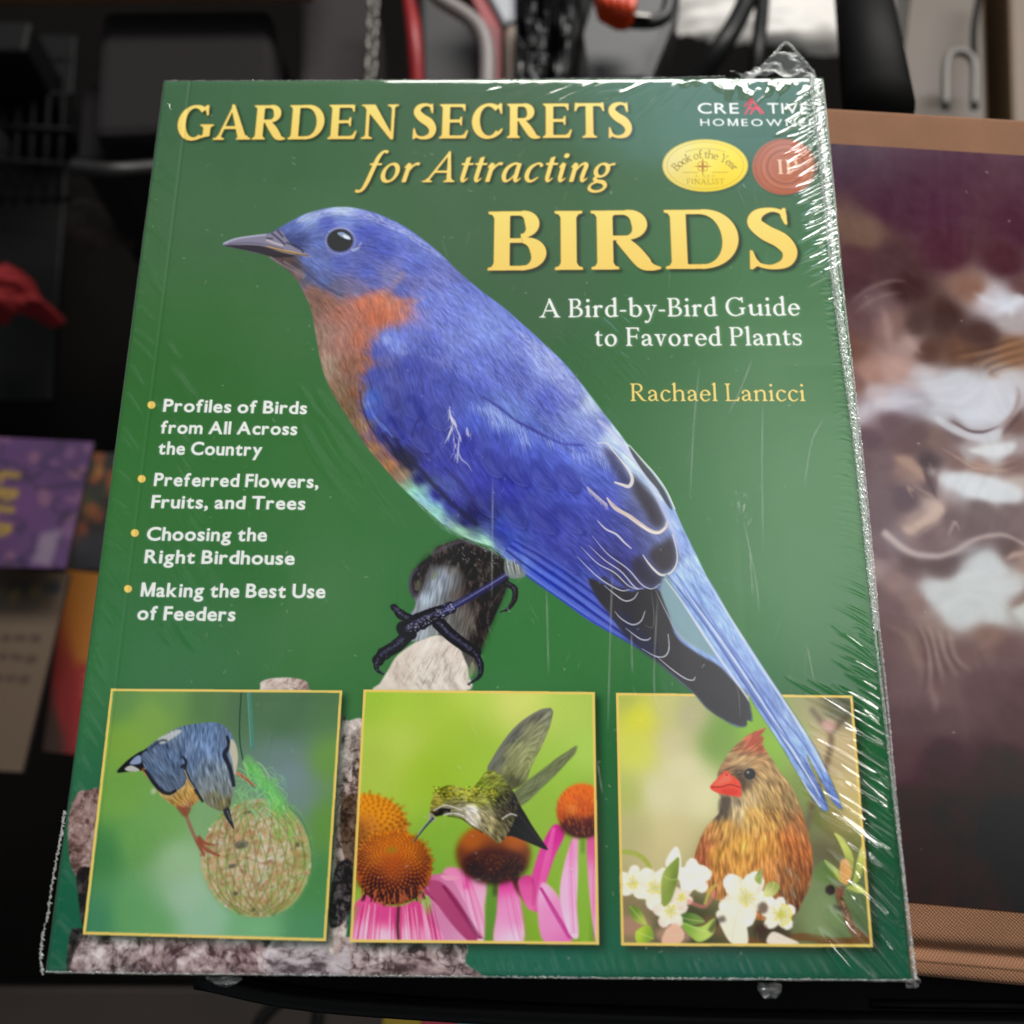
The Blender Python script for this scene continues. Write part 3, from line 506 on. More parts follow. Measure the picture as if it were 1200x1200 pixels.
tuft([(600, 385), (640, 405), (690, 462), (700, 490), (670, 470), (625, 425)], 500, 10, [(214, 220, 244), (196, 202, 238)], .55, 36)
for (a, b, c, d), n in (((556, 470, 585, 500), 40), ((572, 475, 606, 500), 70), ((606, 492, 616, 520), 40), ((630, 505, 690, 535), 60), ((690, 520, 712, 545), 40)):
    for k in range(n):
        u = rng.random(); x = a + (c - a) * u + rng.normal(0, 4); y = b + (d - b) * u + rng.normal(0, 3)
        line(ART, [(x, y), (x + 2 + 3 * rng.random(), y + 8 + 8 * rng.random())], .5 + .5 * rng.random(), (176, 190, 238), .5, 0, taper=(1, .2))
# breast feathers breaking over the edge of the wing, pale tips down the shoulder and back
edge_ = crom(np.array([(486, 350), (470, 370), (450, 388), (436, 405), (430, 425), (426, 448), (423, 470), (428, 490), (438, 508), (452, 526), (466, 544)], float), n=30)
for k in range(230):
    p = edge_[rng.integers(len(edge_))] + rng.normal(0, 1.6, 2); L_ = 5 + 6 * rng.random(); a = 1.25 + G_(0, .25)
    line(ART, [(p[0] - 4, p[1] - 3), (p[0] + L_ * math.cos(a) * .6, p[1] + L_ * math.sin(a) * .7)], .9, [(206, 120, 84), (176, 104, 76), (86, 92, 176), (96, 104, 188)][k % 4], .5, .3, taper=(1, .15))
for k in range(420):
    u = rng.random(); x = 545 + 165 * u + G_(0, 12); y = 372 + 128 * u + G_(0, 15); L_ = 7 + 9 * rng.random(); a = .85 + G_(0, .12)
    line(ART, [(x, y), (x + L_ * math.cos(a), y + L_ * math.sin(a))], .6 + .5 * rng.random(), [(190, 200, 240), (168, 180, 232), (210, 216, 244)][k % 3], .34, .3, taper=(.2, 1, .1))
# dark hollows and loose edges of the wing
for pts, w, c, al, so in (([(566, 465), (586, 478), (603, 492), (618, 500), (640, 512)], 3, (52, 50, 130), .7, 1.2), ([(640, 512), (660, 520), (684, 522)], 3, (60, 60, 150), .6, 1.2), ([(462, 512), (474, 532), (492, 550), (508, 568), (530, 590), (560, 616)], 5, (36, 32, 52), .65, 2.), ([(448, 508), (466, 534), (484, 552)], 4, (38, 34, 50), .6, 1.5), ([(520, 548), (540, 566), (556, 590), (560, 610)], 5, (48, 44, 100), .55, 2.), ([(492, 488), (486, 500), (482, 512)], 1.6, (50, 48, 110), .8, .5), ([(500, 486), (496, 500), (494, 512)], 1.2, (54, 52, 120), .7, .5), ([(430, 470), (440, 490), (452, 505)], 2.5, (128, 150, 220), .6, 1.2), ([(422, 458), (424, 475), (434, 500), (450, 520), (468, 540)], 2.2, (50, 44, 70), .6, .8)):
    line(ART, pts, w, c, al, so)
# white fluff
for pts, w in (([(527, 476), (527, 484), (530, 493), (536, 500)], 2.4), ([(528, 488), (532, 494), (535, 502)], 4), ([(532, 495), (527, 508), (521, 520)], 2.2), ([(534, 500), (539, 512), (540, 518)], 2.4), ([(529, 500), (526, 512), (525, 518)], 1.4), ([(538, 512), (537, 526), (536, 543)], 2.4), ([(538, 530), (540, 537), (546, 544)], 1.4), ([(541, 538), (548, 544), (553, 553)], 1.), ([(520, 515), (516, 521)], .8), ([(547, 501), (548, 508), (550, 512)], 3.4), ([(551, 508), (552, 516)], 1.6)):
    line(ART, pts, w, (222, 224, 232), .66, .5, taper=(.4, 1, .3))
for k in range(46):
    u = rng.random(); x = 527 + 9 * u + G_(0, 1.6); y = 480 + 60 * u; line(ART, [(x, y), (x + G_(-1, 4), y + 7 + 6 * rng.random())], .5 + .5 * rng.random(), (226, 228, 238), .5, .3, taper=(1, .1))
# long primaries
for off, c, w in ((0, (96, 116, 216), 5), (6, (42, 50, 150), 3.2), (11, (104, 124, 220), 4.4), (16.5, (44, 50, 148), 3), (21, (98, 112, 212), 3.6), (26, (50, 52, 140), 2.6), (30, (94, 104, 198), 2.6), (-4, (60, 74, 186), 2.5)):
    a = off * .75; b = -off * .62
    line(ART, [(590 + a * .6, 648 + b * .9), (620 + a, 672 + b), (652 + a, 694 + b), (686 + a * .95, 718 + b * .95), (716 + a * .75, 738 + b * .75), (746 + a * .4, 756 + b * .4), (776 + a * .2, 774 + b * .2)], w, c, .75, .6, taper=(.6, 1, 1, .8, .25))
line(ART, [(575, 640), (617, 671), (650, 695), (690, 722)], 1.4, (124, 140, 226), .7, .5)
# black flight-feather ends
for q, c, a_ in (([(690, 640), (730, 650), (770, 660), (780, 690), (745, 690), (712, 668)], (58, 54, 96), .42), ([(735, 585), (775, 612), (790, 640), (786, 668), (756, 655), (738, 625)], (60, 54, 92), .4), ([(720, 545), (748, 562), (770, 592), (770, 614), (742, 600), (724, 572)], (62, 58, 104), .35)): shape(ART, q, c, a_, 6)
def dark(pts, c=(66, 62, 66), al=.95, soft=1.2): shape(ART, pts, c, al, soft)
dark([(690, 678), (712, 686), (738, 693), (752, 690), (772, 691), (783, 716), (793, 746), (818, 766), (842, 780), (862, 800), (876, 815), (881, 843), (871, 852), (850, 845), (829, 831), (811, 811), (768, 774), (748, 758), (730, 742), (716, 722), (700, 702)], (62, 60, 62), .96, 1.5)
dark([(726, 714), (744, 730), (760, 745), (772, 758), (768, 772), (744, 757), (728, 740)], (58, 60, 92), .5, 3)
dark([(706, 522), (722, 533), (735, 553), (738, 565), (731, 568), (722, 556), (714, 542)], (64, 62, 94), .75, 3.5)
dark([(740, 556), (752, 566), (767, 583), (778, 604), (780, 612), (773, 619), (764, 615), (756, 600), (744, 580)], (66, 60, 68), .88, 4)
dark([(786, 628), (793, 648), (791, 664), (778, 672), (769, 666), (760, 650), (768, 640), (780, 634)], (64, 58, 62), .9, 4)
dark([(742, 655), (752, 652), (764, 668), (778, 676), (774, 684), (763, 689), (752, 684), (742, 672)], (62, 58, 66), .85, 4)
for c, q in (((64, 60, 70), [(716, 668), (728, 680), (740, 690)]), ((60, 58, 66), [(706, 676), (720, 688), (734, 692)]), ((70, 66, 80), [(724, 660), (738, 676), (750, 688)])): line(ART, q, 5, c, .8, 1.2)
CR = (232, 226, 222)
def edge(pts, w, c=CR, al=.9, so=.35, tp=(.3, 1, 1, .5)): line(ART, pts, w, c, al, so, taper=tp)
edge([(700, 519), (712, 520), (720, 530), (730, 542), (738, 553), (741, 563), (737, 570), (729, 568), (720, 565)], 3.4, tp=(.3, .4, .6, 1.2, 1.3, .6))
edge([(711, 583), (720, 595), (736, 604), (750, 614), (762, 622), (772, 624), (780, 618), (782, 611)], 4.6, (222, 204, 192), tp=(.4, 1.1, 1.1, 1.1, .9, .5))
edge([(736, 605), (750, 615), (763, 623), (773, 624), (780, 618)], 1.8, (244, 240, 238))
edge([(788, 626), (793, 645), (793, 660), (786, 671), (776, 674), (768, 669), (760, 660), (753, 650)], 2.4, tp=(.5, .6, .8, 1.3, 1., .4))
for k in range(24):
    u = k / 23; x = 688 + 23 * u; y = 572 + 20 * u; line(ART, [(x, y - 2), (x + 2, y + 5 + 3 * rng.random())], 1.5, (206, 196, 212), .7, .4, taper=(1, .2))
for k in range(40):
    u = k / 39; x = 712 + 38 * u; y = 584 + 31 * u; line(ART, [(x - 1, y - 1), (x + 3, y + 6)], 1.1, (220, 204, 196), .55, .3, taper=(.7, .2))
edge([(700, 610), (710, 620), (722, 626), (732, 636), (740, 643)], 2.4, (216, 212, 226))
for q in ([(694, 628), (712, 649), (736, 667), (752, 685), (764, 690), (774, 684)], [(690, 639), (708, 656), (728, 670), (744, 688), (754, 690)], [(680, 640), (700, 660), (720, 671), (736, 686), (748, 691)], [(676, 652), (696, 672), (712, 684), (728, 692), (738, 691)], [(708, 686), (720, 696), (732, 704), (742, 702), (748, 694)], [(720, 716), (728, 725), (741, 732), (751, 728), (756, 716)], [(733, 736), (749, 748), (758, 750), (763, 747)], [(752, 760), (768, 769), (779, 769), (784, 760), (783, 743)], [(768, 768), (787, 784), (803, 795), (812, 797), (815, 793)]):
    edge(q, 1.5, (206, 208, 224), .85, .3)
for q in ([(763, 693), (766, 715), (765, 735), (755, 732)], [(860, 795), (866, 815), (867, 840)]): edge(q, .8, (150, 148, 146), .6)
# pale rump edge, tail
edge([(700, 492), (716, 506), (733, 526), (748, 545), (762, 565), (774, 590), (784, 612), (792, 632), (797, 650)], 6, (206, 210, 242), .75, 1.6, (.6, 1, 1, .7, .3))
shape(ART, [(737, 523), (752, 540), (767, 558), (779, 576), (788, 597), (782, 592), (770, 573), (756, 556), (742, 535)], (66, 68, 72), .85, .7)
edge([(737, 521), (752, 538), (768, 556), (781, 575), (791, 597)], 1.6, (236, 236, 238), .9, .4, (.6, 1, 1))
shape(ART, [(774, 690), (781, 673), (790, 688), (804, 714), (824, 744), (838, 768), (818, 760), (796, 744), (782, 715)], (136, 166, 172), .9, 1.2)
edge([(768, 691), (780, 716), (795, 743), (820, 762)], 1.2, (178, 182, 176), .8)
for q, w, c in (([(779, 678), (800, 706), (830, 752), (860, 795), (895, 845), (930, 902), (962, 946)], 2.6, (226, 230, 242)), ([(781, 673), (806, 704), (840, 752), (880, 812), (920, 872), (955, 925)], 2., (70, 82, 150)), ([(786, 674), (812, 706), (846, 752), (886, 812), (924, 872), (962, 934)], 2.6, (214, 222, 242)), ([(792, 672), (820, 712), (852, 756), (892, 816), (930, 876), (966, 938)], 1.8, (86, 102, 176)), ([(800, 690), (830, 735), (868, 790), (905, 845), (938, 886)], 2.4, (108, 126, 196)), ([(812, 690), (842, 738), (880, 790), (915, 838), (945, 876), (968, 916)], 2., (100, 116, 190)), ([(826, 676), (850, 715), (884, 770), (916, 818), (944, 862), (968, 905)], 3., (212, 220, 244)), ([(938, 884), (952, 908), (966, 938), (969, 948)], 2., (76, 92, 160)), ([(962, 912), (975, 934), (985, 946)], 2.5, (88, 106, 170))):
    line(ART, q, w, c, .8, .6, taper=(.4, 1, 1, .8))
tuft([(790, 640), (805, 640), (830, 685), (860, 740), (840, 735), (812, 700)], 420, 9, [(198, 208, 240), (92, 108, 190), (110, 124, 200)], .35, 41)
tuft([(840, 735), (860, 735), (900, 800), (940, 860), (925, 860), (885, 805)], 300, 14, [(190, 202, 240), (120, 138, 206)], .5, 42)
# beak
shape(ART, [(261, 286.5), (275, 279.5), (296, 276), (314, 274), (328, 270), (336, 280), (345, 290), (362, 298), (340, 298), (318, 298), (300, 296.5), (280, 291.5)], (132, 128, 150), 1, .5)
shape(ART, [(262, 287.5), (280, 287), (305, 288), (325, 294), (345, 300), (326, 302), (308, 298), (288, 293.5), (272, 290)], (52, 46, 52), .92, .6)
line(ART, [(262, 285.5), (276, 280), (296, 276.8), (312, 275)], 2.2, (190, 194, 218), .8, .8)
line(ART, [(268, 286), (290, 284.5), (310, 286.5), (332, 292)], 2, (96, 90, 104), .7, .6)
line(ART, [(312, 288), (330, 293.5), (346, 296.5), (364, 301)], 3.2, (196, 158, 92), .9, .5, taper=(.3, 1, 1, .3))
line(ART, [(312, 290), (340, 296), (362, 300)], 1, (70, 50, 40), .8, .3)
line(ART, [(312, 281), (322, 285), (332, 288)], 3, (206, 196, 200), .7, .6)
for q in ([(318, 273), (328, 281), (334, 287)], [(325, 270), (332, 278)], [(312, 279), (320, 280)], [(335, 284), (350, 290), (356, 296)]): line(ART, q, 2.4, (46, 44, 66), .75, .7)
for q in ([(316, 301), (330, 310), (345, 318), (356, 326)], [(332, 306), (346, 315), (358, 324)]): line(ART, q, 2.4, (160, 150, 160), .5, .8)
line(ART, [(345, 308), (360, 320), (375, 332), (392, 343), (402, 347)], 2.2, (60, 56, 84), .55, 1)
# eye
put(ART, region([UU(oval(399, 282, 20, 18))], ART, 2), (112, 120, 188), .35)
for k in range(34):
    a = k / 34 * 2 * math.pi; x, y = 399 + 17.4 * math.cos(a), 282.5 + 15.4 * math.sin(a); put(ART, region([UU(oval(x, y, .9, .9, 0, 10))], ART, .2), (200, 204, 226), .5)
shape(ART, [(412, 290), (418, 289), (424, 283), (421, 291), (413, 295)], (176, 186, 222), .7, .8)
put(ART, region([UU(oval(398.5, 281.5, 15.6, 13.6))], ART, .6), (84, 82, 92), 1)
put(ART, region([UU(oval(398.5, 282, 14.4, 12.6))], ART, .6), (20, 17, 19), 1)
put(ART, region([UU(oval(398, 288, 10, 6))], ART, 2), (40, 34, 34), .7)
shape(ART, [(395, 273), (402, 272), (410, 277), (411, 281), (405, 280), (399, 277)], (146, 166, 200), .95, .7)
shape(ART, [(402, 275), (408, 277), (410, 280), (404, 279)], (230, 236, 244), .95, .5)
line(ART, [(385, 272), (394, 267.5), (405, 267.5), (413, 273)], 1.4, (160, 168, 214), .8, .4)
line(ART, [(412, 291), (424, 288), (440, 290)], 2, (58, 60, 130), .6, 1)
k_bird = mark('bluebird_picture', R)
e = region([UU(oval(398.5, 281.5, 15.6, 13.6))], ART); mark('eye_picture', e, k_bird)
mark('beak_picture', region([crom(UU([(261, 286.5), (275, 279.5), (296, 276), (314, 274), (326, 271), (336, 282), (345, 292), (330, 302), (312, 299), (285, 293)]), True, 5)], ART), k_bird)
# legs and claws
INK = (40, 37, 48)
def toe(pts, w, tp=(1, 1, .6), c=INK):
    w = w * 1.1
    for k, (x, y) in enumerate(pts): put(ART, region([UU(oval(x, y, w * (.52 if k % 2 else .6) * min(1, tp[min(k, len(tp) - 1)] + .1), w * .48 * min(1, tp[min(k, len(tp) - 1)] + .1), .6, 16))], ART, .6), c, .92)
    line(ART, pts, w, c, .97, .5, taper=tp); line(ART, [(x - .8, y - 1.2) for x, y in pts], w * .26, (112, 112, 144), .4, .6, taper=tp)
    for k in range(int(w * 3) if w > 7 else 0):
        u = rng.random() * (len(pts) - 1); i = int(u); f = u - i; x = pts[i][0] * (1 - f) + pts[i + 1][0] * f + rng.normal(0, w * .16); y = pts[i][1] * (1 - f) + pts[i + 1][1] * f + rng.normal(0, w * .16) - .6
        put(ART, region([UU(oval(x, y, 1.3, .7, -.6, 8))], ART, .3), (128, 128, 150) if k % 3 else (22, 20, 26), .3)
toe([(480, 742), (466, 756), (450, 766), (443, 774)], 14, (1, 1, .8)); toe([(444, 772), (441, 780), (443, 786), (449, 790)], 6.5, (1, .8, .2))
toe([(462, 712), (470, 720), (482, 727), (495, 732)], 11, (.6, 1, 1.2))
toe([(512, 728), (528, 744), (544, 756), (557, 764)], 13, (1.1, 1, .9)); toe([(556, 764), (563, 778), (562, 792), (549, 802)], 7, (1, .9, .2)); shape(ART, [(553, 775), (557, 782), (553, 792), (549, 797), (550, 785)], (150, 160, 120), .7, .8)
toe([(476, 738), (492, 728), (510, 720), (528, 712)], 19, (.9, 1, .6)); toe([(524, 714), (550, 700), (575, 686), (596, 672)], 7.5, (1.1, 1, 1), (54, 53, 92))
line(ART, [(512, 722), (545, 703), (596, 672)], 1.3, (128, 130, 190), .7, .4)
for k in range(70):
    x = 478 + 55 * rng.random(); y = 738 - (x - 478) * .5 + rng.normal(0, 3.5); put(ART, region([UU(oval(x, y, 1.2, .8, -.5, 8))], ART, .2), (170, 172, 200), .55)
toe([(594, 684), (603, 690), (603, 702), (596, 713), (587, 717)], 6.5, (1, 1, .7, .15), (36, 30, 34))
shape(ART, [(592, 656), (600, 658), (610, 664), (616, 674), (606, 678), (596, 676), (591, 668)], (132, 140, 140), .95, 1)
for k in range(30): x = 592 + rng.random() * 18; y = 655 + rng.random() * 10; line(ART, [(x, y), (x + 3, y + 12)], 1, (196, 204, 206) if k % 2 else (92, 84, 74), .6, .3, taper=(1, .2))
tuft([(480, 572), (500, 588), (540, 616), (590, 650), (600, 660), (560, 640), (520, 620), (488, 590)], 400, 12, [(190, 224, 224), (120, 150, 140), (206, 226, 220)], .5, 43)

# ---- three inset photographs
def panel_map(c):
    q = UU(c)
    def conv(u, v): return tuple((1 - v) * ((1 - u) * q[0] + u * q[1]) + v * ((1 - u) * q[3] + u * q[2]))
    return q, conv
FRAME = (238, 206, 112)
def panel(c, name):
    q, conv = panel_map(c)
    M = cover_of([q], CW, CH); P_ = 24; y0, x0, m = M
    big = np.zeros((m.shape[0] + 2 * P_, m.shape[1] + 2 * P_), np.float32); big[P_:-P_, P_:-P_] = m
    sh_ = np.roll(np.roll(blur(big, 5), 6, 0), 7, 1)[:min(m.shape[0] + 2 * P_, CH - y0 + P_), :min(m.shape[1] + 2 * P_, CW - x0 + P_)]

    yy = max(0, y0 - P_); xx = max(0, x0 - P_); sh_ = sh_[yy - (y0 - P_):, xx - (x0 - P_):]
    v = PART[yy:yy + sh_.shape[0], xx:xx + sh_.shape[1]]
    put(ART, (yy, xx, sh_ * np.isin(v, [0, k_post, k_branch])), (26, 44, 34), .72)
    return q, conv, (y0, x0, m)
def gradient(reg, pts, p=1.8, eps=1500, nz=.012, seed=0):
    f = colour_field(reg, pts, p, eps, U); put(ART, reg, np.clip(f * (1 + nz * 2 * noise(*reg[2].shape, 60, 2, seed)[..., None]) + nz * .4 * np.random.default_rng(seed).standard_normal(reg[2].shape + (1,)), 0, 1))
def figure(pts, soft=.6): return region([crom(UU(pts), True, 5)], ART, soft)
def plume(reg, cols, gd, amp=.1, L=7, seed=1, p=2., eps=10):
    f = angle_field(reg, gd, U, 1.5, 60); t = lic(f, L, seed, .7)
    put(ART, reg, np.clip(colour_field(reg, cols, p, eps, U) * (1 + amp * t[..., None]) + .012 * t[..., None], 0, 1)); return f
def clip_paint(reg, fn):
    """run fn, then restore everything outside the region"""
    y0, x0, m = reg; keep = ART.a.copy(); fn(); k = np.zeros((CH, CW, 1), np.float32); k[y0:y0 + m.shape[0], x0:x0 + m.shape[1], 0] = m; ART.a[...] = keep + (ART.a - keep) * k

# nuthatch on a suet ball
q1, cv1, r1 = panel([(130, 807), (401, 809), (382, 1103), (97, 1095)], 'suet'); k1 = mark('photo_panel', r1)
def paint1():
    gradient(r1, [(140, 820, (104, 146, 84)), (200, 820, (110, 150, 84)), (150, 870, (132, 172, 78)), (180, 840, (128, 166, 80)), (140, 930, (120, 168, 84)), (240, 820, (92, 128, 82)), (290, 830, (84, 116, 84)), (330, 850, (84, 118, 86)), (380, 830, (90, 126, 86)), (350, 825, (86, 120, 88)), (330, 880, (112, 136, 132)), (340, 910, (122, 142, 148)), (345, 935, (120, 144, 138)), (385, 890, (110, 152, 78)), (385, 960, (104, 150, 76)), (375, 1040, (84, 142, 86)), (372, 1090, (84, 140, 100)), (200, 960, (120, 170, 96)), (160, 985, (112, 164, 92)), (120, 1000, (76, 134, 82)), (112, 1080, (76, 138, 102)), (150, 1070, (104, 164, 104)), (210, 1010, (158, 192, 150)), (220, 1050, (162, 194, 166)), (240, 1075, (150, 192, 160)), (290, 1090, (120, 176, 128)), (180, 1085, (108, 166, 108)), (240, 960, (132, 172, 122))], 2., 500, .01, 71)
    line(ART, [(283, 808), (281, 840), (281, 868), (285, 892)], 1.5, (40, 72, 58), .9, .4); line(ART, [(292, 808), (294, 840), (296, 878)], 3.2, (74, 140, 132), .9, .6); line(ART, [(290, 808), (292, 845), (294, 876)], .8, (140, 190, 180), .6, .3)
    halo = figure([(287, 886), (300, 905), (330, 935), (362, 965), (368, 1010), (350, 1055), (310, 1076), (268, 1070), (238, 1030), (238, 990), (262, 950), (278, 920)], 3); put(ART, halo, (120, 160, 112), .35)
    # seed ball
    b = figure([(300, 936), (322, 940), (345, 955), (360, 980), (364, 1010), (356, 1040), (338, 1063), (310, 1074), (280, 1070), (254, 1052), (239, 1026), (236, 1000), (244, 978), (262, 955), (282, 941)], 1.4)
    y0, x0, m = b; h, w = m.shape; rr = np.random.default_rng(9); base = np.zeros((h, w, 3), np.float32)
    gradient(b, [(270, 960, (190, 150, 118)), (300, 945, (178, 160, 130)), (330, 960, (168, 176, 112)), (290, 990, (196, 160, 128)), (320, 1010, (214, 204, 188)), (300, 1030, (204, 190, 176)), (255, 1010, (190, 172, 150)), (350, 1020, (172, 176, 116)), (330, 1050, (176, 164, 108)), (290, 1060, (180, 152, 100)), (250, 1040, (166, 166, 112))], 2, 200, .05, 3)
    cols = [(206, 150, 104), (226, 214, 196), (188, 118, 84), (236, 230, 222), (160, 158, 96), (200, 178, 120), (150, 84, 62), (214, 168, 150), (142, 176, 96), (222, 196, 150)]
    for k in range(1500):
        a = rr.random() * 6.283; d = math.sqrt(rr.random()); cx, cy = U(300 + 62 * d * math.cos(a), 1006 + 66 * d * math.sin(a)); big = 1 + rr.random() * 1.8
        put(ART, region([oval(cx, cy, 3.2 * big * .8, 1.5 * big * .7, rr.random() * 3.1, 10)], ART, .35, 2), cols[rr.integers(len(cols))], .35 + .4 * rr.random())
    for k in range(160):
        a = rr.random() * 6.283; d = math.sqrt(rr.random()) * .95; x, y = 300 + 62 * d * math.cos(a), 1006 + 66 * d * math.sin(a)
        line(ART, [(x, y), (x + rr.normal(0, 4), y + rr.normal(0, 3))], 1.2, (92, 52, 42) if k % 3 else (110, 116, 70), .55, .3)
    for k in range(150):
        a = rr.random() * 6.283; d = rr.random() ** .35; x, y = 300 + 63 * d * math.cos(a), 1006 + 68 * d * math.sin(a); tx = rr.normal(0, 1)
        line(ART, [(x, y), (x + 5 * math.sin(a) + 3 * tx, y - 6 * math.cos(a)), (x + 9 * math.sin(a) + 6 * tx, y - 12 * math.cos(a) + 3)], .8, (142, 196, 96), .5, .3)
    for x, y, rx, ry in ((283, 990, 8, 4.5), (272, 1015, 5, 2.5), (290, 952, 6, 1.6), (276, 1047, 3, 2.6), (297, 1066, 3, 2), (349, 990, 2, 3)): put(ART, region([UU(oval(x, y, rx, ry, -.2))], ART, .7), (44, 52, 48), .85)
    line(ART, [(277, 992), (284, 986), (290, 992)], 1, (170, 180, 170), .7, .3)
    v_ = ART.a[y0:y0 + h, x0:x0 + w]; v_ += (blur(v_, 1.1) - v_) * (m * .75)[..., None]; put(ART, (y0, x0, m), colour_field(b, [(260, 1000, (186, 160, 130)), (300, 960, (196, 178, 146)), (350, 1010, (164, 164, 112)), (300, 1010, (214, 198, 180)), (300, 1064, (150, 130, 90)), (330, 1045, (176, 160, 116))], 2, 300, U), .28)
    # green net drawn round the ball
    for fam in (-1, 1):
        for k in range(11):
            t = -1 + 2 * (k + .5) / 11; pts = []
            for j in range(9):
                v = -1 + 2 * j / 8; ux = t * math.sqrt(max(0, 1 - v * v * .96)) + fam * .24 * v * math.sqrt(max(0, 1 - t * t)); pts.append((300 + 62 * ux + rr.normal(0, .9), 1006 + 66 * v * math.sqrt(max(0, 1 - ux * ux * .2)) + rr.normal(0, .9)))
            line(ART, pts, 1.2, (108, 158, 78), .38, .4); line(ART, [(a + .8, c + .9) for a, c in pts], .8, (84, 70, 48), .28, .5)
    # green net
    for k in range(90):
        u = rr.random(); x = 287 + 40 * u + rr.normal(0, 3.5); y = 889 + 52 * u + rr.normal(0, 3)
        line(ART, [(x, y), (x + 4 + rr.normal(0, 3), y + 9 + rr.normal(0, 3)), (x + 7 + rr.normal(0, 5), y + 18)], 1.3 + rr.random(), [(104, 186, 98), (130, 204, 112), (84, 160, 88), (160, 214, 138)][rr.integers(4)], .6, .45)
    for k in range(80):
        x = 280 + rr.random() * 52; y = 898 + rr.random() * 54
        line(ART, [(x, y), (x + rr.normal(0, 6), y + 7), (x + rr.normal(0, 6), y + 15)], .9, (124, 196, 152) if k % 2 else (150, 206, 130), .5, .3)
    shape(ART, [(287, 887), (294, 886), (305, 900), (316, 913), (325, 913), (327, 922), (336, 936), (330, 942), (316, 928), (302, 912), (290, 900)], (118, 196, 104), .5, 1.4)
    for k in range(60): x = 320 + 25 * rr.random(); y = 938 + 40 * rr.random(); line(ART, [(x, y), (x + 3 + rr.normal(0, 3), y + 12)], 1, (130, 190, 90), .5, .3)
    line(ART, [(338, 945), (354, 962), (364, 990), (366, 1015)], 1.2, (70, 120, 90), .6, .5)
    # the nuthatch
    line(ART, [(276, 905), (286, 911), (298, 921)], 3.6, (190, 130, 92), .95, .5, taper=(1, 1, .7)); line(ART, [(282, 908), (292, 916), (299, 924)], 1, (110, 66, 50), .7, .3)
    line(ART, [(216, 950), (222, 966), (229, 982), (236, 990)], 4, (152, 112, 92), .95, .5)
    for q in ([(232, 984), (240, 994), (250, 1000), (258, 1003)], [(232, 980), (240, 988), (252, 990)], [(230, 984), (236, 996), (240, 1004)]): line(ART, q, 3.6, (150, 86, 66), .9, .6, taper=(1.1, 1, .4))
    tl = figure([(137, 905), (146, 894), (156, 886), (168, 880), (172, 892), (168, 902), (152, 904)]); put(ART, tl, (36, 40, 46), 1)
    shape(ART, [(152, 894), (160, 886), (165, 886), (165, 894), (156, 896)], (150, 164, 200), .95, .7); shape(ART, [(146, 901), (154, 897), (164, 903), (152, 904)], (206, 208, 200), .9, .6)
    belly = figure([(166, 900), (180, 920), (190, 934), (205, 945), (214, 950), (222, 946), (232, 939), (234, 930), (222, 908), (214, 900), (190, 905)])
    f = plume(belly, [(168, 906, (160, 96, 62)), (172, 914, (172, 120, 84)), (182, 925, (190, 160, 100)), (200, 925, (206, 178, 110)), (220, 915, (198, 162, 96)), (226, 930, (188, 146, 80)), (210, 940, (180, 142, 78)), (216, 948, (150, 96, 74)), (195, 938, (176, 140, 84))], [(175, 910, 190, 925), (215, 910, 220, 935), (200, 930, 212, 942)], .1)
    hairs(ART, belly, f, 240, 9, [(226, 204, 146), (140, 100, 56)], .6, 4); put(ART, region([UU(oval(180, 927, 3, 4, .4))], ART, 1.4), (214, 214, 190), .6); shape(ART, [(206, 944), (216, 946), (224, 946), (220, 956), (214, 956)], (140, 84, 66), .85, 1)
    body = figure([(166, 883), (176, 873), (186, 866), (200, 857), (214, 851), (230, 848), (250, 846.5), (262, 850), (271, 860), (277, 874), (278, 890), (276, 908), (274, 924), (271, 940), (267, 950), (262, 951), (252, 948), (240, 941), (231, 929), (222, 914), (219, 912), (216, 920), (208, 926), (196, 928), (184, 922), (174, 908), (168, 896)])
    f = plume(body, [(175, 885, (92, 108, 134)), (185, 895, (96, 116, 146)), (200, 905, (92, 110, 136)), (205, 890, (88, 108, 140)), (190, 875, (84, 100, 130)), (200, 862, (104, 122, 146)), (225, 858, (100, 124, 160)), (245, 855, (102, 128, 166)), (262, 858, (94, 112, 142)), (240, 875, (112, 138, 178)), (225, 890, (98, 118, 152)), (258, 880, (108, 130, 164)), (240, 900, (116, 132, 152)), (260, 905, (126, 140, 152)), (245, 918, (132, 142, 148)), (264, 922, (120, 128, 130)), (250, 935, (128, 126, 102)), (262, 942, (118, 112, 80)), (205, 922, (84, 96, 116)), (190, 916, (92, 106, 128))], [(180, 885, 192, 900), (205, 870, 210, 895), (240, 860, 238, 880), (262, 870, 266, 900), (245, 905, 252, 930), (200, 905, 208, 918), (230, 880, 228, 900)], .09, 7, 2)
    hairs(ART, body, f, 900, 8, [(150, 172, 204), (66, 80, 104), (130, 150, 180)], .26, 6); put(ART, (body[0], body[1], body[2] * 0), (0, 0, 0))
    shape(ART, [(185, 866), (196, 860), (207, 855), (213, 857), (204, 864), (190, 872)], (206, 208, 202), .8, .8); line(ART, [(176, 877), (188, 868), (196, 868)], 2.6, (50, 56, 66), .7, .7)
    for q, w in (([(266, 862), (268, 874), (263, 884), (268, 896), (272, 910), (274, 922)], 5), ([(213, 886), (218, 892), (217, 902), (222, 914), (230, 927), (238, 940)], 3.4), ([(170, 902), (178, 914), (188, 926), (198, 930), (207, 926)], 4.2), ([(212, 900), (216, 896)], 5), ([(163, 884), (172, 878)], 3)): line(ART, q, w, (38, 42, 52), .92, .6, taper=(.6, 1.1, .9, .8))
    shape(ART, [(271, 866), (276, 872), (279, 886), (277, 902), (275, 908), (272, 892), (269, 880)], (204, 196, 170), .9, .7)
    line(ART, [(216, 902), (221, 914), (228, 925)], 1.4, (200, 180, 130), .8, .4)
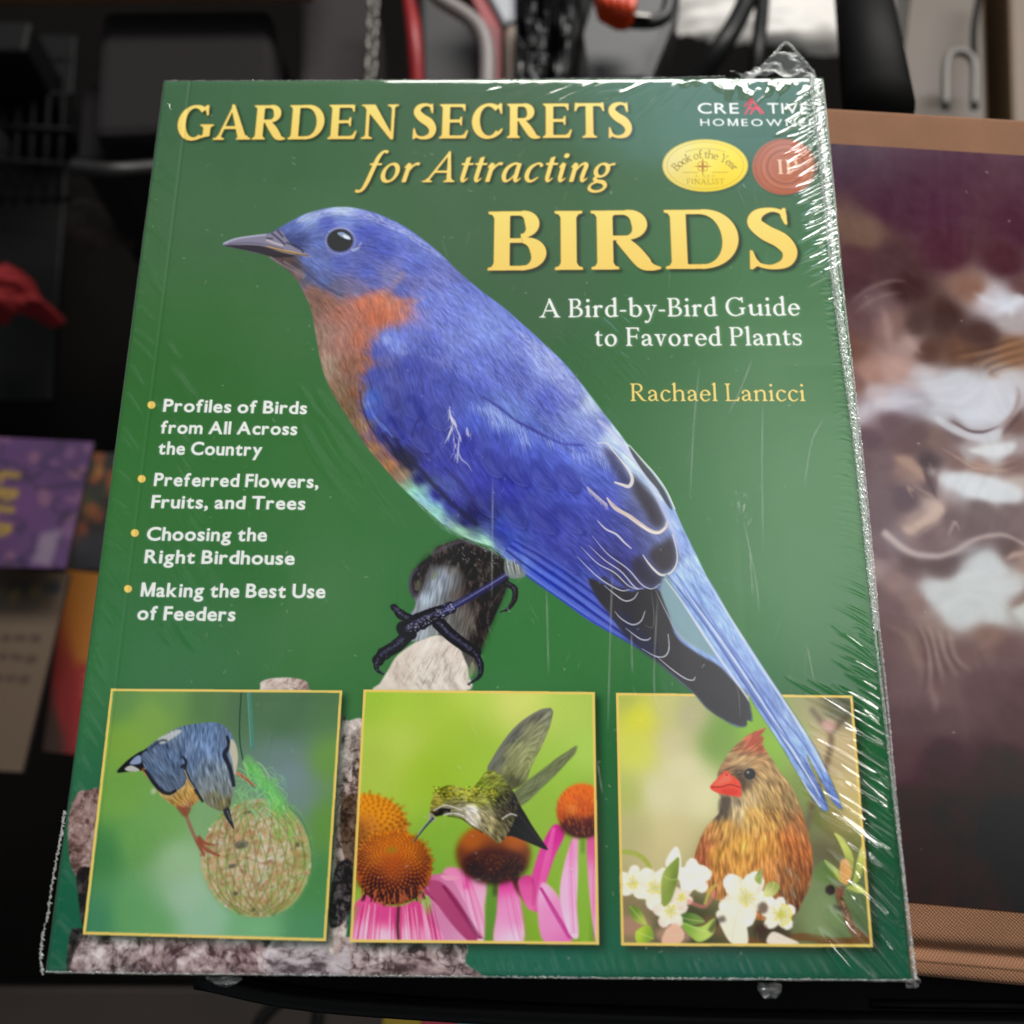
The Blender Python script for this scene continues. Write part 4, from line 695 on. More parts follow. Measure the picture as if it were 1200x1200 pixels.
    shape(ART, [(262, 949), (268, 946), (271, 957), (274.5, 972), (268, 964), (263, 955)], (58, 62, 66), 1, .4); line(ART, [(266, 950), (271, 962)], 1.1, (128, 132, 134), .7, .4)
clip_paint(r1, paint1)
mark('suet_ball_picture', figure([(300, 934), (322, 940), (345, 955), (360, 980), (364, 1010), (356, 1040), (338, 1063), (310, 1074), (280, 1070), (254, 1052), (239, 1026), (236, 1000), (244, 978), (262, 955), (282, 941)]), k1)
mark('nuthatch_picture', figure([(137, 905), (156, 886), (176, 873), (200, 857), (230, 848), (250, 846.5), (271, 860), (278, 890), (274, 924), (270, 946), (274.5, 972), (262, 953), (240, 941), (226, 944), (214, 954), (205, 945), (180, 922), (167, 904)]), k1)

# hummingbird and coneflowers
q2, cv2, r2 = panel([(426, 808), (697, 811), (702, 1107), (410, 1104)], 'coneflower'); k2 = mark('photo_panel', r2)
def petal(pts, c1, c2, n=4, soft=.9, seed=1, streak=(160, 50, 105), al=.5):
    r = figure(pts, soft); a = np.array(pts); top = a[a[:, 1].argmin()]; bot = a[a[:, 1].argmax()]
    put(ART, r, colour_field(r, [(top[0], top[1], c1), (bot[0], bot[1], c2), ((top[0] + bot[0]) / 2, (top[1] + bot[1]) / 2, tuple((np.array(c1) * .4 + np.array(c2) * .6)))], 1.5, 60, U))
    rr = np.random.default_rng(seed)
    for k in range(n):
        u = rr.normal(0, 3.5); line(ART, [(top[0] + u * .5, top[1] + 4), ((top[0] + bot[0]) / 2 + u, (top[1] + bot[1]) / 2), (bot[0] + u, bot[1] - 4)], 1.2, streak, al, .5)
def cone(cx, cy, rx, ry, soft, n, top, mid, low, seed):
    r = region([UU(oval(cx, cy, rx, ry))], ART, soft); put(ART, r, colour_field(r, [(cx, cy - ry, top), (cx - rx * .6, cy - ry * .5, top), (cx + rx * .6, cy - ry * .5, top), (cx, cy, mid), (cx - rx, cy + ry * .2, mid), (cx + rx, cy + ry * .2, mid), (cx, cy + ry, low), (cx - rx * .6, cy + ry * .6, low), (cx + rx * .6, cy + ry * .6, low)], 1.8, 100, U))
    g = 2.39996; rr = np.random.default_rng(seed)
    for k in range(n):
        t = (k + .5) / n; a = k * g; d = math.sqrt(t); x = cx + rx * .98 * d * math.cos(a); y = cy - ry * .18 + ry * 1.0 * d * math.sin(a) * (.82 if math.sin(a) < 0 else 1.12)
        v = np.clip((y - cy) / ry * .5 + .5, 0, 1); dx, dy = math.cos(a) * d, math.sin(a) * d + .15; L = 3.2 + 2.4 * d
        line(ART, [(x - dx * L * .7, y - dy * L * .7), (x + dx * L, y + dy * L)], 2.6, (58, 30, 18), .62 * min(1, .5 + v), .4 + soft * .4)
        c = np.array((240, 150, 50)) * (1 - v) + np.array((206, 120, 72)) * v; line(ART, [(x, y), (x + dx * L, y + dy * L)], 1.5, c * (.85 + .3 * rr.random()), .85, .3 + soft * .4, taper=(.5, 1.2))
def paint2():
    gradient(r2, [(435, 820, (148, 184, 66)), (480, 830, (158, 190, 72)), (470, 870, (174, 196, 92)), (440, 900, (164, 190, 80)), (560, 830, (172, 198, 86)), (600, 825, (196, 204, 112)), (560, 880, (150, 186, 66)), (540, 850, (156, 188, 66)), (680, 820, (168, 194, 92)), (690, 880, (160, 194, 90)), (660, 920, (146, 186, 74)), (500, 900, (150, 184, 60)), (640, 940, (140, 178, 66)), (530, 990, (130, 172, 66)), (520, 1010, (122, 166, 66)), (640, 1080, (134, 176, 56)), (560, 1090, (112, 150, 60)), (670, 1090, (120, 160, 60)), (600, 1050, (128, 166, 60))], 1.8, 900, .01, 81)
    # far cones and petals
    petal([(520, 1020), (545, 1018), (574, 1022), (568, 1060), (566, 1104), (528, 1104), (524, 1060)], (222, 130, 178), (232, 196, 216), 6, 1.4, 2, (204, 60, 140), .4)
    line(ART, [(548, 1026), (546, 1042)], 5, (206, 52, 140), .6, 2)
    shape(ART, [(572, 1024), (590, 1030), (584, 1070), (576, 1104), (568, 1104), (570, 1060)], (92, 140, 56), .85, 1.6); line(ART, [(581, 1030), (580, 1050)], 5, (60, 60, 40), .7, 2)
    petal([(586, 1030), (596, 1026), (606, 1040), (612, 1070), (612, 1106), (580, 1106), (582, 1070)], (214, 62, 150), (236, 200, 220), 5, 1.2, 3, (206, 90, 160), .4)
    petal([(600, 1028), (612, 1030), (630, 1052), (634, 1066), (622, 1062), (606, 1046)], (70, 40, 30), (150, 70, 90), 0, 1.6)
    petal([(650, 966), (662, 976), (650, 1004), (640, 1034), (632, 1066), (624, 1066), (618, 1050), (626, 1016), (636, 988)], (200, 48, 140), (212, 90, 160), 4, 1., 5, (232, 130, 190), .5)
    petal([(608, 1030), (622, 1026), (626, 1040), (628, 1062), (620, 1066), (610, 1048)], (200, 66, 140), (222, 110, 170), 2, 1.2, 6)
    petal([(634, 1036), (646, 1040), (660, 1062), (670, 1104), (638, 1104), (630, 1068)], (228, 170, 206), (214, 120, 180), 7, 1.2, 7, (176, 44, 130), .5)
    petal([(672, 982), (678, 984), (678, 1020), (676, 1060), (678, 1098), (666, 1092), (656, 1050), (662, 1010)], (230, 150, 196), (238, 196, 220), 5, 1., 8, (210, 110, 170), .4)
    shape(ART, [(678, 985), (688, 985), (690, 1040), (690, 1104), (680, 1104), (678, 1040)], (132, 176, 66), .8, 1.4); line(ART, [(683, 984), (683, 1000)], 4, (90, 120, 50), .6, 1.5)
    petal([(688, 982), (700, 980), (702, 1106), (696, 1090), (690, 1040)], (206, 90, 150), (238, 190, 216), 4, 1., 9, (204, 80, 150), .5)
    cone(578, 1000, 44, 36, 3.4, 0, (168, 92, 34), (110, 62, 30), (52, 34, 22), 5)
    r = region([UU(oval(580, 1014, 38, 20))], ART, 4); put(ART, r, (46, 34, 24), .6)
    for k in range(160): a = rng.random() * 6.28; d = math.sqrt(rng.random()); put(ART, region([UU(oval(580 + 36 * d * math.cos(a), 1016 + 16 * d * math.sin(a), 1.1, 1.1, 0, 8))], ART, .5), (120, 84, 52), .35)
    cone(682, 950, 30, 32, 1.6, 0, (222, 110, 38), (190, 84, 34), (70, 40, 24), 6)
    r = region([UU(oval(684, 970, 28, 12))], ART, 3); put(ART, r, (64, 38, 24), .6); put(ART, region([UU(oval(670, 948, 7, 6))], ART, 3), (236, 150, 80), .6)
    for k in range(300): a = rng.random() * 6.28; d = math.sqrt(rng.random()); x, y = 682 + 28 * d * math.cos(a), 950 + 30 * d * math.sin(a); line(ART, [(x, y), (x + (x - 682) * .12, y - 4)], 1, (236, 140, 60) if k % 2 else (140, 60, 24), .3, .4)
    cone(428, 972, 50, 42, 1.6, 150, (226, 150, 44), (196, 126, 56), (130, 84, 44), 7)
    put(ART, region([UU(oval(420, 1000, 14, 40))], ART, 6), (110, 70, 44), .6)
    # near flower
    petal([(478, 1022), (500, 1026), (530, 1030), (560, 1104), (520, 1104), (496, 1062)], (190, 92, 140), (206, 150, 186), 8, .9, 11, (140, 44, 92), .5)
    petal([(500, 1036), (518, 1034), (540, 1060), (560, 1104), (550, 1104), (524, 1076)], (168, 76, 116), (162, 66, 112), 5, .8, 12, (120, 40, 80), .6)
    petal([(516, 1026), (530, 1026), (538, 1029), (524, 1032)], (222, 150, 180), (222, 150, 180), 0, .6)
    shape(ART, [(494, 1055), (502, 1050), (506, 1066), (498, 1078)], (140, 176, 84), .9, .8)
    pk = [(416, 1060), (430, 1048), (450, 1060), (470, 1062), (490, 1056), (504, 1078), (516, 1104), (412, 1104), (411, 1080)]
    r = figure(pk, .8); put(ART, r, colour_field(r, [(430, 1060, (210, 84, 140)), (425, 1100, (232, 160, 196)), (450, 1070, (206, 76, 138)), (445, 1100, (240, 190, 212)), (470, 1070, (204, 70, 132)), (475, 1100, (238, 176, 204)), (495, 1070, (200, 70, 130)), (508, 1100, (224, 140, 184))], 1.8, 60, U))
    for k in range(60):
        u = rng.random(); x = 416 + 92 * u; bx = 406 + 112 * u; line(ART, [(x, 1056 + 8 * rng.random()), ((x + bx) / 2, 1080), (bx, 1104)], .8 + 1.2 * rng.random(), [(176, 30, 96), (246, 206, 222), (206, 84, 140)][k % 3], .55, .4, taper=(.4, 1, .8))
    line(ART, [(467, 1062), (466, 1084), (467, 1104)], 3.4, (66, 36, 40), .85, .6); line(ART, [(419, 1062), (414, 1078), (411, 1094)], 3, (120, 150, 70), .7, 1)
    cone(461, 1017, 45, 43, .9, 330, (226, 128, 34), (168, 84, 36), (44, 24, 20), 8)
    for k in range(60): x = 425 + 72 * rng.random(); y = 1042 + 14 * rng.random() - abs(x - 461) * .2; line(ART, [(x, y), (x + (x - 461) * .06, y + 8)], 2, (52, 36, 24) if k % 2 else (176, 96, 70), .7, .4)
    put(ART, region([UU(oval(459, 996, 7, 4))], ART, 1.5), (150, 120, 44), .7)
    # hummingbird
    w2 = figure([(598, 934), (614, 918), (634, 903), (652, 889), (664, 881), (676, 874), (673, 884), (662, 896), (650, 909), (636, 922), (622, 936), (606, 946)], 1.); put(ART, w2, (104, 112, 82), .92)
    fw = angle_field(w2, [(630, 910, 660, 885)], U); hairs(ART, w2, fw, 200, 22, [(140, 148, 112), (70, 76, 56)], .6, 3)
    w1 = figure([(571, 902), (578, 888), (587, 874), (597, 860), (608, 849), (620, 840), (632, 834), (643, 830.5), (648, 833), (646, 846), (642, 858), (636, 872), (629, 886), (622, 900), (616, 916), (598, 926), (580, 920)], .6)
    plume(w1, [(580, 890, (104, 108, 96)), (600, 860, (96, 100, 92)), (630, 836, (98, 100, 88)), (645, 838, (128, 132, 110)), (600, 900, (122, 128, 84)), (610, 880, (138, 144, 100)), (630, 860, (136, 140, 106)), (620, 895, (136, 144, 96)), (600, 916, (90, 94, 66))], [(590, 890, 630, 850), (600, 905, 620, 870)], .05, 9)
    for k in range(7):
        u = k / 6; line(ART, [(590 + 14 * u, 886 + 26 * u), (612 + 6 * u, 862 + 30 * u), (646 - 26 * u, 836 + 62 * u)], 2.2, (176, 182, 136), .4, .8); line(ART, [(588 + 15 * u, 888 + 26 * u), (610 + 8 * u, 862 + 32 * u), (644 - 26 * u, 840 + 62 * u)], 1.1, (84, 88, 64), .42, .5)
    line(ART, [(573, 900), (588, 874), (608, 850), (632, 834), (646, 831)], 3.4, (112, 114, 106), .9, .6)
    tl = figure([(598, 930), (612, 948), (624, 968), (636, 986), (642, 996), (630, 992), (616, 986), (600, 980), (585, 978), (580, 955)]); put(ART, tl, (38, 36, 38), 1); line(ART, [(606, 952), (622, 972), (634, 988)], 1, (84, 82, 84), .6, .5); line(ART, [(600, 966), (616, 978), (630, 988)], 1, (76, 74, 76), .5, .5)
    body = figure([(505, 958), (504, 946), (507, 935), (512, 927), (522, 921), (534, 921), (544, 924), (551, 926), (562, 914), (570, 904), (580, 904), (592, 914), (606, 936), (606, 950), (598, 972), (586, 988), (576, 982), (564, 974), (550, 966), (540, 958), (524, 955), (512, 956)])
    f = plume(body, [(512, 940, (150, 146, 66)), (522, 926, (120, 124, 44)), (540, 928, (136, 142, 62)), (552, 932, (150, 154, 70)), (566, 920, (120, 138, 52)), (578, 914, (130, 140, 60)), (580, 928, (102, 112, 46)), (560, 938, (128, 132, 62)), (530, 942, (110, 108, 66)), (515, 952, (48, 44, 36)), (526, 948, (120, 118, 100)), (540, 950, (148, 146, 126)), (552, 950, (214, 210, 204)), (556, 958, (196, 192, 180)), (566, 956, (142, 136, 104)), (576, 966, (150, 142, 104)), (584, 980, (104, 98, 70)), (592, 950, (58, 54, 46)), (600, 940, (44, 42, 38)), (596, 962, (76, 72, 56)), (604, 950, (54, 50, 44)), (588, 936, (54, 56, 40))], [(520, 930, 540, 930), (560, 925, 575, 915), (565, 955, 580, 975), (590, 940, 600, 955)], .12, 5, 4)
    hairs(ART, body, f, 500, 6, [(206, 204, 100), (52, 54, 30), (190, 186, 150)], .45, 5)
    for k in range(200): a = rng.random(); x = 508 + 74 * a; y = 928 + rng.normal(0, 7) - 6 * max(0, (a - .6)); put(ART, region([UU(oval(x, y, 1.5, 1., 0, 8))], ART, .3), [(216, 204, 70), (58, 64, 28), (170, 172, 60)][k % 3], .5 if 922 < y < 945 else .0)
    for q in ([(514, 952), (520, 949), (528, 950)], [(510, 955), (518, 953)]): line(ART, q, 4, (30, 28, 28), .9, .6)
    for q in ([(508, 950), (520, 944), (532, 946), (542, 950)], [(520, 955), (532, 953), (544, 956)], [(588, 960), (598, 954), (606, 956)]): line(ART, q, 1.4, (222, 220, 214), .75, .4)
    line(ART, [(524, 956), (540, 959), (552, 967), (566, 976)], 1.5, (60, 56, 42), .7, .5)
    shape(ART, [(503, 952), (509, 956), (511, 960), (506, 964), (502, 960)], (160, 160, 140), .8, .5)
    line(ART, [(508, 958), (499, 968), (491, 978), (485, 987)], 3.2, (70, 80, 86), 1, .4, taper=(1.2, .8, .7, .4)); line(ART, [(506, 958), (497, 968), (489, 979)], .9, (160, 172, 176), .7, .3)
clip_paint(r2, lambda: (paint2(), put(ART, r2, np.clip(ART.a[r2[0]:r2[0] + r2[2].shape[0], r2[1]:r2[1] + r2[2].shape[1]] * np.array((1.08, 1.06, 1.06), np.float32), 0, .97))))
mark('coneflower_picture', figure([(412, 1050), (416, 1020), (424, 996), (440, 978), (461, 973), (486, 982), (502, 1000), (506, 1022), (520, 1040), (556, 1104), (411, 1104)]), k2)
mark('hummingbird_picture', figure([(485, 987), (500, 966), (504, 946), (512, 927), (530, 921), (551, 926), (571, 902), (597, 860), (620, 840), (643, 831), (648, 834), (636, 872), (622, 905), (652, 889), (676, 874), (660, 898), (614, 942), (642, 996), (616, 987), (586, 988), (564, 974), (540, 959), (512, 958)]), k2)

# cardinal among apple blossom
q3, cv3, r3 = panel([(722, 812), (999, 815), (1023, 1110), (728, 1108)], 'blossom'); k3 = mark('photo_panel', r3, only=[i for i in range(len(PART_NAMES)) if i not in (k_bird, k_bird + 1, k_bird + 2)])
def blossom(cx, cy, s, rot, pink, seed):
    rr = np.random.default_rng(seed)
    for k in range(5):
        a = rot + k * 1.2566 + rr.normal(0, .12); px, py = cx + s * .62 * math.cos(a), cy + s * .62 * math.sin(a)
        o = oval(px, py, s * (.6 + .08 * rr.random()), s * .46, a, 22); o += rr.normal(0, s * .02, o.shape)
        r = region([UU(o)], ART, .9); put(ART, r, colour_field(r, [(cx, cy, (206, 202, 176)), (px, py, (232, 230, 222)), (cx + s * 1.1 * math.cos(a), cy + s * 1.1 * math.sin(a), tuple(np.array((242, 240, 236)) * (1 - pink) + np.array((226, 160, 164)) * pink)), (px + s * .35 * math.cos(a + 1.57), py + s * .35 * math.sin(a + 1.57), (212, 208, 198))], 1.6, 30, U))
        line(ART, [(cx, cy), (px, py), (cx + s * math.cos(a), cy + s * math.sin(a))], .8, (196, 192, 176), .4, .6)
    for k in range(16):
        a = rr.random() * 6.28; d = s * (.2 + .3 * rr.random()); line(ART, [(cx, cy), (cx + d * math.cos(a), cy + d * math.sin(a))], .7, (196, 196, 110), .8, .3); put(ART, region([UU(oval(cx + d * math.cos(a), cy + d * math.sin(a), 1.1, 1.1, 0, 8))], ART, .2), (228, 206, 84), .9)
def leaf(pts, c, c2, vein=(206, 214, 150)):
    r = figure(pts, .7); a = np.array(pts); put(ART, r, colour_field(r, [(a[0][0], a[0][1], c), (a[len(a) // 2][0], a[len(a) // 2][1], c2)], 1.4, 30, U)); line(ART, [a[0], a.mean(0), a[len(a) // 2]], 1, vein, .5, .5)
def paint3():
    gradient(r3, [(730, 820, (168, 176, 96)), (750, 840, (204, 206, 70)), (745, 880, (196, 202, 96)), (735, 930, (168, 178, 104)), (780, 830, (186, 186, 130)), (790, 870, (190, 182, 150)), (810, 840, (176, 170, 142)), (800, 900, (206, 200, 172)), (770, 930, (204, 200, 170)), (820, 930, (206, 202, 168)), (740, 970, (180, 176, 132)), (790, 980, (196, 186, 146)), (760, 1000, (190, 180, 140)), (840, 870, (116, 148, 78)), (850, 855, (112, 150, 74)), (880, 850, (128, 172, 64)), (910, 870, (132, 176, 66)), (900, 900, (120, 160, 70)), (930, 860, (124, 160, 80)), (940, 920, (112, 134, 70)), (955, 960, (104, 116, 72)), (950, 840, (160, 152, 122)), (960, 870, (186, 166, 142)), (965, 900, (170, 150, 124)), (990, 870, (186, 166, 134)), (985, 920, (190, 172, 132)), (1000, 950, (186, 170, 120)), (985, 830, (96, 98, 84)), (995, 822, (84, 90, 78)), (975, 960, (140, 132, 90)), (1000, 990, (112, 116, 76)), (965, 1000, (90, 86, 66)), (955, 1040, (112, 128, 92)), (980, 1060, (104, 128, 90)), (950, 1080, (116, 134, 96)), (1005, 1060, (84, 104, 74)), (930, 1090, (104, 112, 80)), (740, 1080, (130, 116, 90)), (800, 1090, (60, 62, 44)), (900, 1080, (76, 72, 56)), (850, 1000, (150, 140, 100))], 2., 500, .012, 91)
    for q, w, c in (([(950, 830), (962, 845), (974, 862), (970, 890), (962, 915), (952, 945), (944, 975)], 6, (96, 80, 68)), ([(974, 858), (985, 846), (994, 838)], 6, (90, 78, 70)), ([(964, 846), (976, 856)], 9, (176, 140, 132))): line(ART, q, w, c, .7, 2.4)
    put(ART, region([UU(oval(972, 850, 9, 7))], ART, 2.5), (206, 164, 164), .6)
    # branch and buds at the right
    line(ART, [(850, 1098), (900, 1104), (940, 1098), (980, 1104), (1022, 1100)], 8, (106, 78, 50), .95, 1.); line(ART, [(985, 1038), (984, 1054), (992, 1072), (1000, 1090), (1012, 1100)], 9, (110, 82, 64), .95, .9, taper=(.8, 1, 1, 1.2))
    for k in range(60): u = rng.random(); x = 984 + 24 * u * u; y = 1040 + 56 * u; line(ART, [(x - 3 + 6 * rng.random(), y), (x + 2, y + 4)], 1.2, (176, 140, 110) if k % 2 else (54, 38, 32), .6, .4)
    put(ART, region([UU(oval(973, 1043, 6, 6))], ART, 1), (46, 34, 32), .9); put(ART, region([UU(oval(984, 1046, 5, 5))], ART, .8), (128, 84, 70), .9); line(ART, [(976, 1062), (986, 1066)], 5, (48, 40, 34), .8, 1)
    for q in ([(986, 1034), (975, 1022), (966, 1008), (976, 1014), (988, 1026)], [(990, 1030), (992, 1010), (985, 990), (978, 976), (990, 985), (1000, 1005), (998, 1026)], [(1000, 1034), (1004, 1010), (1012, 986), (1013, 1008), (1008, 1030)], [(992, 1040), (1004, 1036), (1016, 1046), (1004, 1046)]): leaf(q, (150, 162, 80), (196, 204, 116))
    shape(ART, [(984, 1022), (986, 1008), (994, 1008), (998, 1022), (994, 1036), (986, 1034)], (214, 160, 104), .9, .8); shape(ART, [(962, 1010), (974, 1012), (978, 1030), (966, 1034), (954, 1026)], (88, 124, 62), .6, 2)
    shape(ART, [(965, 1048), (985, 1070), (980, 1095), (950, 1096), (945, 1072)], (122, 142, 102), .5, 4)
    # cardinal
    bd = [(897, 853), (891, 862), (895, 864), (894, 872), (898, 880), (906, 892), (913, 903), (922, 914), (930, 926), (937, 942), (942, 958), (948, 980), (952, 1000), (952, 1020), (948, 1040), (940, 1057), (932, 1072), (915, 1080), (880, 1076), (850, 1060), (826, 1045), (815, 1025), (814, 1005), (818, 990), (826, 972), (836, 960), (843, 952), (846, 938), (842, 930), (840, 915), (842, 903), (848, 892), (856, 880), (866, 870), (877, 861), (888, 856)]
    R3 = figure(bd, .8)
    f = plume(R3, [(893, 857, (188, 92, 76)), (882, 864, (176, 92, 74)), (888, 874, (166, 92, 68)), (866, 876, (160, 110, 80)), (860, 888, (166, 138, 104)), (872, 892, (176, 146, 110)), (850, 898, (140, 108, 84)), (890, 890, (168, 134, 96)), (900, 905, (172, 142, 102)), (912, 915, (164, 136, 96)), (890, 925, (176, 150, 108)), (905, 935, (170, 140, 92)), (925, 935, (150, 124, 86)), (868, 906, (104, 86, 68)), (872, 916, (96, 82, 66)), (880, 935, (180, 156, 118)), (850, 944, (120, 110, 98)), (860, 940, (150, 138, 118)), (866, 950, (190, 170, 134)), (845, 952, (90, 80, 70)), (880, 955, (200, 160, 90)), (905, 960, (192, 146, 82)), (850, 970, (196, 150, 84)), (835, 975, (176, 126, 76)), (825, 990, (160, 96, 66)), (818, 1010, (150, 84, 62)), (840, 1000, (196, 142, 72)), (870, 990, (208, 156, 80)), (900, 990, (196, 138, 70)), (925, 985, (176, 104, 54)), (938, 970, (150, 96, 56)), (940, 1000, (160, 92, 48)), (900, 1020, (196, 130, 74)), (870, 1015, (204, 146, 76)), (845, 1020, (180, 124, 68)), (925, 1030, (150, 98, 62)), (915, 1050, (136, 90, 58)), (945, 1020, (140, 82, 46)), (935, 1055, (110, 68, 42)), (890, 1050, (160, 108, 70)), (930, 1068, (92, 58, 40)), (830, 1040, (170, 120, 80))], [(860, 890, 875, 882), (880, 870, 890, 860), (900, 900, 912, 918), (890, 930, 895, 945), (925, 930, 935, 950), (850, 970, 845, 990), (870, 980, 868, 1000), (900, 980, 902, 1005), (930, 980, 938, 1005), (920, 1030, 924, 1055), (840, 1010, 842, 1030), (880, 1020, 880, 1040)], .1, 8, 7)
    hairs(ART, R3, f, 1500, 10, [(232, 190, 120), (140, 88, 48), (222, 170, 96), (120, 76, 46)], .27, 8, jitter=.3)
    for k in range(14): line(ART, [(884 - k, 872 + k * .6), (890 - k * .6, 864 - k * .2), (897 - k * 1.3, 854 + k * .8)], 1.2, (196, 96, 80) if k % 2 else (140, 66, 54), .7, .4, taper=(1, .8, .1))
    for k in range(80): x = 893 + 40 * rng.random(); y = 944 + 16 * rng.random(); line(ART, [(x, y), (x + 6, y + 9)], 1, (96, 70, 44), .5, .4, taper=(1, .1))
    for k in range(40): x = 905 + 30 * rng.random(); y = 1015 + 45 * rng.random(); line(ART, [(x, y), (x + 3, y + 9)], 1.2, (160, 158, 156) if k % 3 == 0 else (84, 60, 44), .5, .5)
    shape(ART, [(860, 905), (866, 902), (873, 904), (874, 918), (872, 926), (866, 916)], (74, 58, 48), .7, 1.6); shape(ART, [(844, 935), (856, 935), (854, 948), (846, 956), (842, 950)], (70, 60, 54), .7, 1.6)
    put(ART, region([UU(oval(878.5, 907, 8.5, 8))], ART, 1.2), (120, 104, 84), .6); put(ART, region([UU(oval(878.5, 907, 6.6, 6.6))], ART, .5), (30, 26, 26), 1); put(ART, region([UU(oval(876.5, 905, 1.8, 1.4))], ART, .4), (150, 150, 150), .9)
    shape(ART, [(832, 922.5), (839, 914), (847, 906), (852, 903.5), (857, 908), (866, 915), (869, 924), (868, 933.5), (860, 933), (848, 931), (838, 928)], (216, 76, 60), 1, .5)
    shape(ART, [(836, 921), (846, 910), (852, 906), (858, 914), (850, 918)], (232, 116, 96), .7, 1.4); line(ART, [(833, 922.5), (846, 922), (856, 919.5), (868, 923)], 1.3, (140, 36, 32), .85, .4); shape(ART, [(846, 925), (858, 924), (866, 928), (860, 932), (848, 930)], (196, 52, 44), .6, 1.2); put(ART, region([UU(oval(851.5, 908, 1.3, 1))], ART, .3), (110, 40, 36), .8)
    # blossom
    for x, y, c in ((740, 1085, (170, 130, 116)), (790, 1095, (186, 146, 130)), (838, 1085, (120, 90, 70)), (905, 1094, (60, 48, 40))): put(ART, region([UU(oval(x, y, 22, 12))], ART, 3), c, .7)
    line(ART, [(728, 998), (744, 1000), (756, 1008), (762, 1018)], 5, (154, 166, 78), .9, .9)
    leaf([(738, 1062), (750, 1066), (758, 1084), (742, 1078)], (100, 130, 56), (168, 178, 90)); leaf([(745, 1092), (760, 1084), (766, 1100), (748, 1106)], (170, 196, 70), (120, 150, 60))
    leaf([(790, 1072), (812, 1070), (826, 1080), (812, 1084), (800, 1082)], (70, 100, 50), (112, 140, 70)); leaf([(796, 1080), (820, 1086), (838, 1076), (836, 1094), (820, 1104), (808, 1096)], (120, 160, 66), (176, 200, 104))
    for a in ((768, 1040, 21, .3, .1, 3), (742, 1034, 16, 1.1, .15, 4), (812, 1028, 18, 2.2, .05, 5), (786, 1068, 17, .9, .45, 6), (874, 1052, 27, .2, .05, 7), (912, 1072, 17, 1., .05, 8), (798, 1052, 12, .4, .8, 9)): blossom(*a)
    for q, c in (([(780, 1010), (792, 992), (798, 1006), (796, 1024), (786, 1022)], (238, 236, 232)), ([(797, 1024), (806, 1014), (824, 1014), (832, 1022), (824, 1036), (808, 1044), (798, 1038)], (236, 234, 228)), ([(868, 1062), (874, 1080), (876, 1106), (858, 1106), (846, 1088), (840, 1068)], (228, 226, 216)), ([(905, 1092), (922, 1098), (936, 1106), (900, 1106)], (226, 216, 210)), ([(780, 1090), (792, 1082), (802, 1094), (796, 1106), (776, 1106)], (216, 176, 158))):
        r = shape(ART, q, c, .95, .8); a = np.array(q); line(ART, [a[0], a.mean(0), a[len(a) // 2]], 1, (200, 192, 176), .5, .6)
    leaf([(776, 1026), (790, 1008), (796, 1006), (794, 1030), (786, 1056), (776, 1060)], (150, 168, 86), (110, 130, 64)); leaf([(884, 1030), (890, 1020), (893, 1018), (892, 1036)], (150, 166, 90), (110, 130, 70)); leaf([(895, 1050), (898, 1036), (908, 1033), (914, 1040), (906, 1050)], (206, 208, 150), (150, 160, 90))
    for k in range(12): a = -1.2 + .22 * k; line(ART, [(912, 1072), (912 + 14 * math.cos(a), 1072 + 12 * math.sin(a))], 1, (186, 186, 90), .8, .3); put(ART, region([UU(oval(912 + 15 * math.cos(a), 1072 + 13 * math.sin(a), 1.8, 1.4, 0, 8))], ART, .3), (220, 206, 96), .9)
    line(ART, [(805, 1056), (826, 1062), (838, 1044)], 4, (206, 120, 124), .6, 1); line(ART, [(826, 1060), (832, 1044), (840, 1036)], 3, (190, 180, 90), .8, .8)
    line(ART, [(832, 1092), (840, 1080), (850, 1076)], 6, (44, 36, 34), .6, 1.4); put(ART, region([UU(oval(894, 1064, 6, 7))], ART, 1.4), (70, 48, 36), .7); put(ART, region([UU(oval(892, 1088, 8, 6))], ART, 1.6), (66, 46, 36), .7)
birdkeep = ART.a.copy(); y0, x0, m = R; bm = np.zeros((CH, CW, 1), np.float32); bm[y0:y0 + m.shape[0], x0:x0 + m.shape[1], 0] = m
clip_paint(r3, lambda: (paint3(), put(ART, r3, np.clip(ART.a[r3[0]:r3[0] + r3[2].shape[0], r3[1]:r3[1] + r3[2].shape[1]] * np.array((1.09, 1.08, 1.03), np.float32), 0, .94))))
free = [k3]
mark('cardinal_picture', figure([(897, 853), (895, 872), (913, 903), (930, 926), (942, 958), (952, 1000), (948, 1040), (932, 1072), (880, 1040), (850, 1030), (832, 1040), (815, 1025), (818, 990), (843, 952), (842, 932), (832, 922.5), (852, 903), (842, 903), (856, 880), (877, 861)]), k3, only=free)
mark('apple_blossom_picture', figure([(730, 1016), (756, 1014), (790, 992), (830, 1014), (836, 1030), (850, 1030), (876, 1018), (898, 1040), (926, 1060), (930, 1080), (936, 1106), (780, 1106), (744, 1104), (730, 1070)]), k3, only=free + [len(PART_NAMES) - 1])
